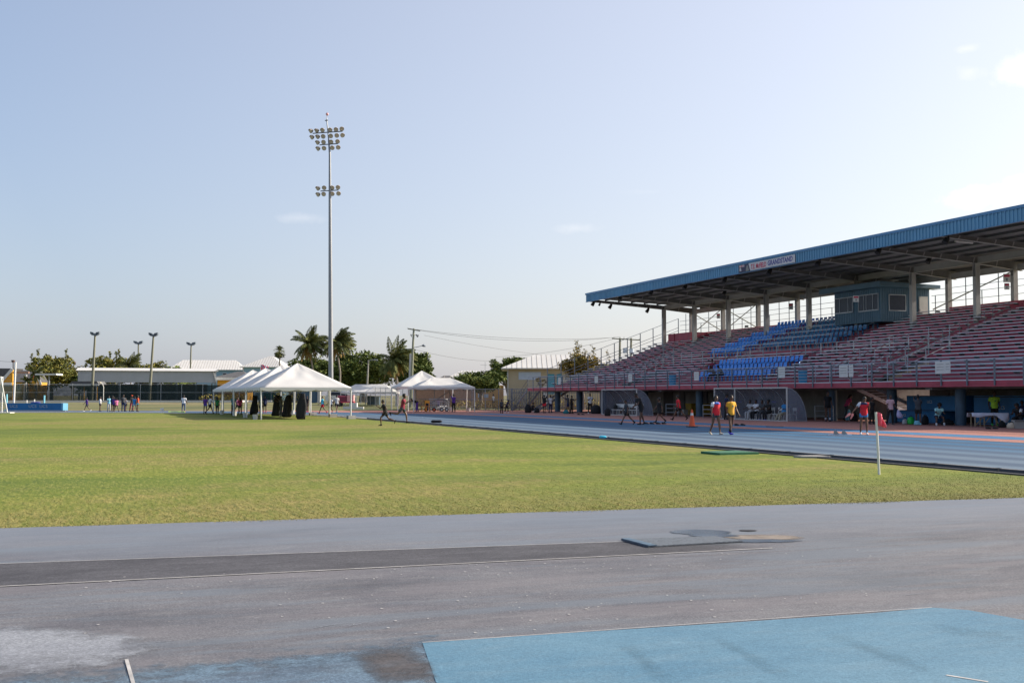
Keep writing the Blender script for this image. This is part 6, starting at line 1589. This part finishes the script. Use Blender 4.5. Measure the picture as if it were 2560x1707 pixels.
# ------------------------------------------------------------------ buildings beyond the fences
def BF(px, D):                                                       # a thing's base and the scale from photo pixels to metres there
    return base(px, D), D / F
def house(name, label, pxc, D, cat='house', rzv=None):
    b, k = BF(pxc, D); t = thing(name, label, cat, b, -TH if rzv is None else rzv)
    X_ = lambda px: (px - pxc) * k
    Z_ = lambda y: EYE + (YH - y) * k - b.z
    return t, X_, Z_, k
M_CREAM = mat('wall_cream', (.43, .365, .255), .85, .08, .6); M_ROOFW = mat('roof_white_metal', (.62, .605, .57), .5, .06, .5); M_ROOFG = mat('roof_shingle', (.10, .10, .105), .9, .2, 2.0)
M_YELW = mat('wall_yellow', (.66, .34, .03), .8, .08, .7); M_LBLUE = mat('wall_light_blue', (.26, .42, .52), .8, .08, .6); M_OWALL = mat('wall_ochre', (.62, .33, .10), .9, .12, .6)
M_SHED = mat('shed_grey', (.34, .37, .41), .6, .08, .5); M_SHUT = mat('shutter_pale_blue', (.45, .52, .62), .6, .06); M_TEALD = mat('door_teal', (.05, .28, .38), .6, .1)
M_TANW = mat('wall_tan', (.42, .25, .17), .9, .15, .4)
def hip(t, x0, x1, y0, y1, ze, zr, ridge, m, over=.5, seam=.45, name='roof', th=.12):
    x0, x1, y0, y1 = x0 - over, x1 + over, y0 - over, y1 + over; cy = (y0 + y1) / 2; ra, rb = ridge
    mb = MB(); v = [(x0, y0, ze), (x1, y0, ze), (x1, y1, ze), (x0, y1, ze), (ra, cy, zr), (rb, cy, zr)]
    lo = [(x, y, z - th) for x, y, z in v[:4]]
    mb.add(v + lo, [(0, 1, 5, 4), (1, 2, 5), (2, 3, 4, 5), (3, 0, 4), (6, 7, 1, 0), (7, 8, 2, 1), (8, 9, 3, 2), (9, 6, 0, 3), (9, 8, 7, 6)])
    x = x0 + .1
    sm_ = MB()
    while x < x1 - .1:                                                # standing seams on the front slope and hips
        if x < ra: f_ = (x - x0) / (ra - x0)
        elif x > rb: f_ = (x1 - x) / (x1 - rb)
        else: f_ = 1
        q = (x, y0 + (cy - y0) * f_, ze + (zr - ze) * f_)
        sm_.bar((x, y0, ze + .012), (q[0], q[1], q[2] + .004), .06, .03)
        x += seam
    o = obj(name, mb, m, t); obj('seams', sm_, mat('roof_seam', (.34, .31, .27), .7, .1), o); return o
# cream house with the white hip roof
t, X_, Z_, k = house('cream_house', 'cream house with a white metal hip roof left of the grandstand', 1262, 142)
wx0, wx1, wy0, wy1 = X_(1268), X_(1556), 0, 11.0
obj('wall', MB().box(wx0, wx1, wy0, wy1, 0, Z_(921)), M_CREAM, t)
hip(t, wx0, wx1, wy0, wy1, Z_(920), Z_(883), (X_(1338), X_(1490)), M_ROOFW, .75, .62)
def window(t, x0, x1, z0, z1, y, m, fr=M_WHITE, f=.08, name='window'):
    o = obj(name, MB().box(x0, x1, y - .05, y - .002, z0, z0 + f).box(x0, x1, y - .05, y - .002, z1 - f, z1).box(x0, x0 + f, y - .05, y - .002, z0 + f, z1 - f).box(x1 - f, x1, y - .05, y - .002, z0 + f, z1 - f), fr, t)
    obj('pane', MB().box(x0 + f, x1 - f, y - .03, y - .004, z0 + f, z1 - f), m, o); return o
window(t, X_(1296.5), X_(1352), Z_(949), Z_(930), wy0, M_SHUT, M_SHUT)
o = window(t, X_(1370), X_(1386), Z_(985), Z_(935), wy0, M_TEALD, M_TEALD, name='door'); window(t, X_(1392), X_(1405), Z_(985), Z_(935), wy0, M_TEALD, M_TEALD, name='door')
obj('side_window', MB().box(wx0 - .05, wx0 - .002, 2, 4.2, Z_(949), Z_(931)), M_SHUT, t)
obj('steps', MB().box(X_(1358), X_(1368), -1.6, -.002, 0, 2.6).box(X_(1358), X_(1368), -2.6, -1.601, 0, 1.4), M_OFFW, t)
obj('corner_pipe', MB().tube([(X_(1270), -.08, 0), (X_(1270), -.08, Z_(922))], .06, 6), M_OFFW, t)
# ochre wall and tan wall right of the tents
t, X_, Z_, k = house('ochre_wall', 'ochre yellow garden wall stepping up beside the cream house', 1228, 145, 'wall')
obj('wall', MB().prism([(X_(1190), 0), (X_(1259), 0), (X_(1259), Z_(963)), (X_(1222), Z_(963)), (X_(1205), Z_(972)), (X_(1190), Z_(975))], 'y', 0, .3), M_OWALL, t)
obj('notice', MB().box(X_(1195), X_(1208), -.04, -.002, Z_(994), Z_(982)).box(X_(1210), X_(1221), -.04, -.002, Z_(994), Z_(985)), M_SHUT, t)
t, X_, Z_, k = house('tan_wall', 'tan boundary wall behind the rear tents and the hedge', 1110, 149, 'wall')
obj('wall', MB().box(X_(1020), X_(1187), 0, .3, 0, Z_(975)), M_TANW, t); obj('coping', MB().box(X_(1020), X_(1187), -.05, .35, Z_(975) + .001, Z_(973)), M_CONC, t)
t, X_, Z_, k = house('pale_roofed_house', 'house with a pale ribbed roof behind the low spreading tree', 1170, 196)
obj('wall', MB().box(X_(1118), X_(1216), 0, 8, 0, Z_(946)), M_CONCD, t); hip(t, X_(1124), X_(1222), 0, 8, Z_(944), Z_(925), (X_(1150), X_(1205)), M_ROOFW, .4, .5)
obj('fascia', MB().bar((X_(1138), -.6, Z_(944)), (X_(1166), -.6, Z_(937)), .1, .35), M_WHITE, t); obj('antenna', MB().tube([(X_(1212), 2, Z_(928)), (X_(1212), 2, Z_(903))], .03, 5).tube([(X_(1200), 2, Z_(911)), (X_(1217), 2, Z_(912))], .02, 5), M_RAIL, t)
t, X_, Z_, k = house('dark_roofed_house', 'dark roofed house behind the tall peaked tent', 1112, 182)
obj('wall', MB().box(X_(1098), X_(1132), 0, 6, 0, Z_(948)), M_CONCD, t); hip(t, X_(1098), X_(1132), 0, 6, Z_(948), Z_(938), (X_(1106), X_(1122)), M_ROOFG, .3, .9)
# grey shed: open court cover with a corrugated skirt
t, X_, Z_, k = house('court_shed', 'long grey open sided shed with a white roof and corrugated skirt', 370, 218, 'shed', rzv=-TH + radians(17.5))
x0, x1 = X_(205), X_(535); dpt = 12
sk = MB().box(x0, x1, -.06, .0, Z_(956), Z_(928)).box(x0, x0 + .06, .0, dpt, Z_(956), Z_(928)).box(x1 - .06, x1, 0, dpt, Z_(956), Z_(928)); x = x0 + .2
while x < x1 - .2: sk.box(x, x + .12, -.09, -.0601, Z_(956), Z_(928)); x += .42
obj('skirt_wall', sk, M_SHED, t)
obj('roof', MB().prism([(-.5, Z_(927)), (dpt + .5, Z_(927)), (dpt / 2, Z_(918.5)), (dpt / 2 - .2, Z_(918.5))], 'x', x0 - .35, x1 + .35), M_ROOFW, t)
for i in range(8):
    x = x0 + .2 + (x1 - x0 - .4) * i / 7
    for y in (.2, dpt - .2): obj('column', MB().box(x - .12, x + .12, y - .12, y + .12, 0, Z_(956) - .003), M_RAIL, t)
obj('gable_brace', MB().bar((X_(527), -.12, Z_(929)), (X_(535), -.12, Z_(956)), .35, .1).bar((X_(533), -.25, Z_(928)), (X_(539), -.25, Z_(924)), .4, .3), M_ROOFW, t)
obj('court_back', MB().box(x0 + 1, x1 - 1, dpt + .3, dpt + .5, 0, 3.2), M_CONCD, t)
# blue buildings with white hip roofs
t, X_, Z_, k = house('blue_building', 'light blue building with a long white ribbed hip roof behind the shed', 518, 268, 'building', rzv=-TH + radians(10))
obj('wall', MB().box(X_(428), X_(608), 0, 16, 0, Z_(924)), M_LBLUE, t); hip(t, X_(428), X_(606), 0, 16, Z_(924), Z_(897.5), (X_(450), X_(582)), M_ROOFW, .6, .6)
for px in (470, 500, 530, 560, 590): window(t, X_(px - 5), X_(px + 5), Z_(945), Z_(932), 0, M_GLASS)
t, X_, Z_, k = house('blue_building', 'light blue building with a pointed white hip roof behind the tents', 655, 256, 'building')
obj('wall', MB().box(X_(606), X_(704), 0, 9.5, 0, Z_(918)), M_LBLUE, t); hip(t, X_(606), X_(704), 0, 9.5, Z_(917), Z_(888.5), (X_(661), X_(671)), M_ROOFW, .6, .55)
for px in (625, 650, 680): window(t, X_(px - 5), X_(px + 5), Z_(945), Z_(930), 0, M_GLASS)
obj('downpipe', MB().tube([(X_(608), -.1, 0), (X_(608), -.1, Z_(918))], .1, 6), M_WHITE, t)
t, X_, Z_, k = house('orange_kiosk', 'orange kiosk with a dark shingle roof and white fascia right of the shed', 578, 228, 'kiosk')
obj('wall', MB().box(X_(543), X_(615), 0, 6, 0, Z_(949)), M_YELW, t); hip(t, X_(541), X_(617), 0, 6, Z_(943), Z_(928), (X_(583), X_(600)), M_ROOFG, .5, 9)
obj('fascia', MB().box(X_(537), X_(621), -.62, -.52, Z_(950), Z_(943.5)), M_WHITE, t)
# yellow houses at the far left
t, X_, Z_, k = house('yellow_house', 'yellow gabled house with a grey shingle roof at the left edge', 8, 226)
obj('wall', MB().box(X_(-40), X_(8.5), 0, 7, 0, Z_(953)), M_YELW, t)
obj('gable_wall', MB().prism([(X_(9), 0), (X_(33), 0), (X_(33), Z_(924)), (X_(9), Z_(949))], 'y', -.4, .0), M_YELW, t)
obj('roof', MB().prism([(X_(-40), Z_(955)), (X_(6), Z_(953)), (X_(31), Z_(921)), (X_(-40), Z_(920))], 'y', -.39, 5), M_ROOFG, t)
obj('verge_board', MB().bar((X_(7), -.5, Z_(952)), (X_(32.5), -.5, Z_(922)), .12, .55, 0, (0, 0, 1)), M_WHITE, t)
obj('fascia', MB().box(X_(-40), X_(8), -.75, -.45, Z_(958), Z_(953)), M_WHITE, t)
obj('lower_wall', MB().box(X_(9), X_(31), -.5, -.402, Z_(965), Z_(956)), M_WHITE, t)
obj('wall_sign', MB().box(X_(16), X_(30), -.45, -.402, Z_(952), Z_(948)).box(X_(23), X_(29), -.45, -.402, Z_(943), Z_(937)), M_OWALL, t)
window(t, X_(-4), X_(5), Z_(1000), Z_(962), 0, M_WHITE)
t, X_, Z_, k = house('yellow_house', 'second yellow gabled house left of the big olive tree', 75, 216)
obj('wall', MB().box(X_(36), X_(85), 0, 6, 0, Z_(955)), M_YELW, t); obj('roof', MB().prism([(-.5, Z_(955)), (6.5, Z_(955)), (3, Z_(925))], 'x', X_(34), X_(86)), M_ROOFG, t)
obj('gable_wall', MB().prism([(X_(86), 0), (X_(108), 0), (X_(108), Z_(960)), (X_(97), Z_(938)), (X_(86), Z_(945))], 'y', -1.2, -.9), M_YELW, t)
obj('verge_board', MB().bar((X_(96), -1.3, Z_(936)), (X_(104), -1.3, Z_(950)), .12, .4).bar((X_(104), -1.3, Z_(950)), (X_(109), -1.3, Z_(962)), .12, .4), M_WHITE, t)
obj('beam', MB().box(X_(36), X_(75), -.8, -.5, Z_(934), Z_(929)), M_TANW, t)
window(t, X_(43), X_(50), Z_(973), Z_(960), 0, M_GLASS); window(t, X_(92), X_(98), Z_(972), Z_(962), -1.2, M_GLASS)
obj('veranda_post', MB().box(X_(67), X_(70), -.8, -.6, 0, Z_(934)), M_WHITE, t); obj('red_panel', MB().box(X_(79), X_(84), -.06, -.002, Z_(952), Z_(940)), M_REDT, t)
t, X_, Z_, k = house('open_canopy', 'flat white canopy on a single post in front of the olive tree', 122, 210, 'canopy')
obj('slab', MB().box(X_(95), X_(148), -1.5, 1.5, Z_(938), Z_(934)), M_WHITE, t); obj('post', MB().box(X_(121), X_(123.5), -.1, .1, 0, Z_(938) - .003), M_RAILL, t)
t, X_, Z_, k = house('small_pavilion', 'low pavilion with a dark roof and white fascia left of the shed', 212, 208, 'pavilion')
obj('roof', MB().prism([(X_(178), Z_(961)), (X_(252), Z_(961)), (X_(246), Z_(953)), (X_(184), Z_(953))], 'y', -1, 3), M_ROOFG, t); obj('fascia', MB().box(X_(178), X_(252), -1.15, -1.001, Z_(966), Z_(961)), M_WHITE, t)
for px in (184, 214, 246): obj('post', MB().box(X_(px - 1), X_(px + 1), -.9, -.7, 0, Z_(966) - .003), M_YELW, t)
# small structures behind the tents
def simple_box(name, label, cat, px0, px1, y0, D, m, parts, depth=2.0):
    t, X_, Z_, k = house(name, label, (px0 + px1) / 2, D, cat); obj('wall', MB().loft([[(x, y, z) for x, y in ((X_(px0), 0), (X_(px1), 0), (X_(px1), depth), (X_(px0), depth))] for z in (0, Z_(y0))]), m, t)
    for nm, a, b, c, d, mm in parts: obj(nm, MB().box(X_(a), X_(b), -.06, -.002, Z_(d), Z_(c)), mm, t)
    return t
M_GRNT = mat('toilet_green', (.05, .42, .26), .6, .12, 1.0); M_CONT = mat('container_blue', (.035, .10, .20), .6, .15, .8)
for px, lb in ((664, 'green portable toilet leftmost of three behind the tents'), (678, 'green portable toilet in the middle of three behind the tents'), (697, 'green portable toilet rightmost of three behind the tents')):
    t = simple_box('portable_toilet', lb, 'toilet', px - 6, px + 6, 977, 190, M_GRNT, [('door', px - 4.5, px + 4.5, 980, 1000, mat('toilet_door', (.03, .30, .19), .6, .1))], 1.0); t['group'] = 'green portable toilets'
    obj('roof', MB().box(-.45, .45, -.05, 1.05, 2.42, 2.55), M_OFFW, t)
t = simple_box('shipping_container', 'dark blue shipping container behind the nearest tent', 'container', 755, 793, 972, 168, M_CONT, [('door', 757, 773, 976, 1012, M_COLB), ('door', 775, 791, 976, 1012, M_COLB)], 2.4)
simple_box('white_locker', 'narrow white locker at the right end of the dark blue container', 'locker', 793.5, 800.5, 976, 168, M_WHITE, [('door', 794.5, 799.5, 979, 1010, M_OFFW)], .8)
simple_box('dark_booth', 'dark teal booth with a pale panel under the low canopy tent', 'booth', 918, 948, 990, 150, M_COLB, [('panel', 938, 948, 991, 1012, M_SHUT), ('counter', 920, 935, 1000, 1002, M_RAIL)], 1.5)
simple_box('red_banner_post', 'tall red feather banner behind the tent poles', 'banner', 824, 830.5, 972, 166, M_REDT, [('stripe', 825, 827, 973, 1008, M_RED)], .15)
simple_box('low_shed', 'grey low roofed shelter seen under the nearest tent', 'shelter', 722, 768, 975, 182, M_CONCD, [('opening', 726, 760, 983, 1002, M_BLACK)], 3)
# parked car and red cart
def car(px, D, label):
    b = base(px, D); t = thing('parked_car', label, 'car', b, -TH + .15)
    prof = [(-2.1, .35), (2.1, .35), (2.15, .8), (1.9, 1.0), (1.2, 1.05), (.55, 1.6), (-1.3, 1.65), (-1.95, 1.15), (-2.15, .9)]
    obj('body', MB().loft([[(x * (1 - .02 * i), y, z) for x, z in prof] for i, y in ((1, -.85), (0, -.6), (0, .6), (1, .85))]), M_WHITE, t)
    obj('side_window', MB().prism([(-1.55, 1.12), (.95, 1.08), (.5, 1.52), (-1.25, 1.56)], 'y', -.875, -.851), M_GLASS, t)
    for x in (-1.35, 1.35): obj('wheel', MB().tube([(x, -.9, .33), (x, -.7, .33)], .33, 16).tube([(x, -.92, .33), (x, -.901, .33)], .19, 12, 1), [M_BLACK, M_RAILL], t)
    obj('headlight', MB().box(2.1, 2.18, -.8, -.45, .72, .86), M_RAILL, t)
car(852, 160, 'white car parked behind the nearest tent, left of the podium')
b = base(864, 142); t = thing('utility_cart', 'red flatbed utility cart with a pink crate left of the podium', 'cart', b, -TH)
obj('bed', MB().box(-.95, 1.1, -.6, .6, .42, .55), M_REDT, t); obj('crate', MB().box(.25, 1.05, -.5, .5, .56, 1.35), mat('crate_pink', (.72, .36, .36), .7, .1), t); obj('hood', MB().loft([[(x, y * k_, z) for x, y in ((-.9, -.5), (.2, -.5), (.2, .5), (-.9, .5))] for z, k_ in ((.56, 1), (1.15, .9), (1.3, .6))]), M_REDD, t)
for x in (-.65, .8): obj('wheel', MB().tube([(x, -.7, .26), (x, -.5, .26)], .26, 14).tube([(x, .5, .26), (x, .7, .26)], .26, 14), M_BLACK, t)
# poles
def pole_light(px0, y0, px1, y1, D, r, label, head='twin', m=M_WOOD):
    b = base(px0, D); top = PD(px1, y1, D) - b; t = thing('light_pole', label, 'light pole', b, 0, 'light poles beyond the track'); k = D / F
    obj('pole', MB().tube([Vector((0, 0, -.2)), top * .5, top], [r * 1.35, r * 1.1, r * .8], 10), m, t)
    if head == 'twin':
        for s_ in (-1, 1):
            for dy in (0, 1):
                c = top + RIGHT * s_ * (7 - dy * 3) * k + Vector((0, 0, (1 - dy * 2.6) * k))
                q = obj('lamp_head', MB().loft([[c + RIGHT * (sx * 4.2 * k) + FWD * (sy * .35) + Vector((0, 0, z + s_ * sx * .07)) for sx, sy in ((-1, -1), (1, -1), (1, 1), (-1, 1))] for z in (-.22, .2)]), M_RAIL, t)
        obj('lamp_bracket', MB().bar(top - RIGHT * 9 * k, top + RIGHT * 9 * k, .12, .1), M_STEEL, t)
    elif head == 'box':
        obj('lamp_head', MB().loft([[top + RIGHT * sx * 3.4 * k * w_ + FWD * sy * .3 + Vector((0, 0, z * k)) for sx, sy in ((-1, -1), (1, -1), (1, 1), (-1, 1))] for z, w_ in ((-4, .55), (0, 1), (2, .9))]), mat('lamp_brown', (.10, .06, .05), .7, .2), t)
    elif head == 'arm':
        e = top + RIGHT * 19 * k + Vector((0, 0, .5 * k))
        obj('arm', MB().tube([top - Vector((0, 0, 1.0 * k)), top + RIGHT * 9 * k + Vector((0, 0, .6 * k)), e], .05, 6), M_RAILL, t); obj('lamp_head', MB().loft([[e + RIGHT * x * k + Vector((0, 0, y * .1 + z * k)) for y in (-1, 1)] + [e + RIGHT * x * k + FWD * .2 + Vector((0, 0, y * .1 + z * k)) for y in (1, -1)] for x, z in ((-6, 0), (0, .3), (4, -.3))]), M_RAILL, t)
    return t
pole_light(229, 1004, 238, 834, 205, .2, 'tall leaning wooden light pole with twin lamps at the left end of the shed')
pole_light(373, 1004, 384, 836, 205, .2, 'tall leaning wooden light pole with twin lamps in front of the shed')
pole_light(346, 1004, 346, 856, 250, .17, 'shorter light pole with twin lamps behind the shed, left of two')
pole_light(474, 1004, 478, 859, 250, .17, 'shorter light pole with twin lamps behind the shed, right of two')
pole_light(34, 1004, 33, 902, 235, .13, 'thin pole with a dark box lamp above the yellow house', 'box', M_STEEL)
pole_light(182, 1004, 185, 906, 240, .13, 'thin pole with a brown box lamp right of the big olive tree', 'box')
pole_light(916, 1016, 921, 900, 178, .13, 'concrete street lamp with a short arm left of the windblown palm', 'arm', M_CONC)
pole_light(457, 1004, 457, 959, 196, .05, 'slim bent lamp behind the dark windscreen fence', 'none', M_RAILL) if 0 else None
b = base(254, 190); t = thing('shower_post', 'white curved post with a shower head in front of the windscreen fence', 'post', b, -TH)
obj('post', MB().tube([(.3, 0, 0), (.3, 0, 2.4), (.1, 0, 2.95), (-.2, 0, 3.15)], .06, 8), M_WHITE, t); obj('head', MB().ball((-.25, 0, 3.05), (.22, .22, .16), 10, 7), mat('lamp_cream', (.6, .55, .42), .6, .1), t)
# utility poles and wires
bu = base(1027, 142); t = thing('utility_pole', 'tall wooden utility pole with a crossarm and street lamp arm', 'utility pole', bu)
L3 = lambda px, y: PD(px, y, 142) - bu
obj('pole', MB().tube([Vector((0, 0, -.2)), L3(1030, 920), L3(1034.5, 821)], [.2, .17, .12], 10), mat('pole_wood_green', (.26, .27, .20), .9, .2, .6, stretch=(1, 1, .1)), t)
obj('cross_arm', MB().bar(L3(1020, 821.5), L3(1050, 827), .1, .14), M_WOOD, t)
for px, y in ((1019, 822), (1026, 823), (1043, 825), (1051, 827)): obj('insulator', MB().tube([L3(px, y), L3(px, y - 2.2)], [.06, .03], 6), M_CONC, t)
obj('cutouts', MB().bar(L3(1026, 836), L3(1045, 838), .06, .06).bar(L3(1041, 836), L3(1043, 842), .1, .12).bar(L3(1046, 837), L3(1044, 843), .1, .1).bar(L3(1027, 836), L3(1029, 842), .1, .1), M_STEEL, t)
obj('lamp_arm', MB().tube([L3(1032, 869), L3(1045, 867), L3(1057, 863.5)], .055, 6), M_WHITE, t); obj('lamp_head', MB().tube([L3(1055, 864), L3(1059, 863.5), L3(1064, 866)], [.08, .17, .05], 8), M_RAIL, t)
bc = base(1024, 146); t = thing('concrete_pole', 'pale concrete pole standing right beside the tall wooden utility pole', 'pole', bc)
obj('shaft', MB().tube([Vector((0, 0, -.2)), PD(1027, 884, 146) - bc], [.24, .17], 10), mat('concrete_pale', (.45, .45, .45), .9, .1, .6), t); obj('band', MB().tube([PD(1024.6, 960, 146) - bc, PD(1024.6, 957, 146) - bc], .26, 10), M_RAIL, t)
bv = base(1550, 158); t = thing('utility_pole', 'pair of wooden poles with crossarm and transformers behind the far end of the stand', 'utility pole', bv)
L4 = lambda px, y: PD(px, y, 158) - bv
for px in (1550, 1578): obj('pole', MB().tube([L4(px - 2, 1000), L4(px, 845)], [.19, .14], 9), M_WOOD, t)
obj('cross_arm', MB().bar(L4(1530, 846), L4(1560, 848), .12, .14).bar(L4(1556, 847.5), L4(1600, 850), .12, .14), M_WOOD, t)
for px, y in ((1563, 876), (1579, 877)): obj('transformer', MB().tube([L4(px, y + 7), L4(px, y - 6)], .3, 12), M_SHUT, t)
for px, y in ((1535, 844), (1550, 843), (1560, 844), (1598, 848)): obj('insulator', MB().tube([L4(px, y + 2), L4(px, y - 2)], [.05, .03], 6), M_CONC, t)
def wire(a, b, sag, label, r=.018):
    pts = [a.lerp(b, i / 16) - Vector((0, 0, sag * 4 * (i / 16) * (1 - i / 16))) for i in range(17)]
    tag(obj('power_line', MB().tube(pts, r, 4), M_STEEL), label, 'wire', 'power lines')
wire(PD(1043, 824, 142), PD(1532, 844, 158), 0.6, 'highest thin wire running right from the utility pole crossarm')
wire(PD(1051, 826, 142), PD(1548, 842, 158), 0.9, 'second thin wire running right from the utility pole crossarm')
wire(PD(1032, 872, 142), PD(1238, 902, 175), .4, 'lower wire sloping from the lamp arm of the utility pole toward the dark tree')
wire(PD(1238, 892, 200), PD(1532, 848, 158), .5, 'thin wire rising to the transformer poles over the cream house')
wire(PD(1060, 838, 200), PD(1500, 900, 230), .6, 'faint far wire behind the rounded tree', .02)
wire(PD(-30, 896, 235), PD(33, 904, 235), .2, 'short wire at the upper left edge of the yellow house', .025)
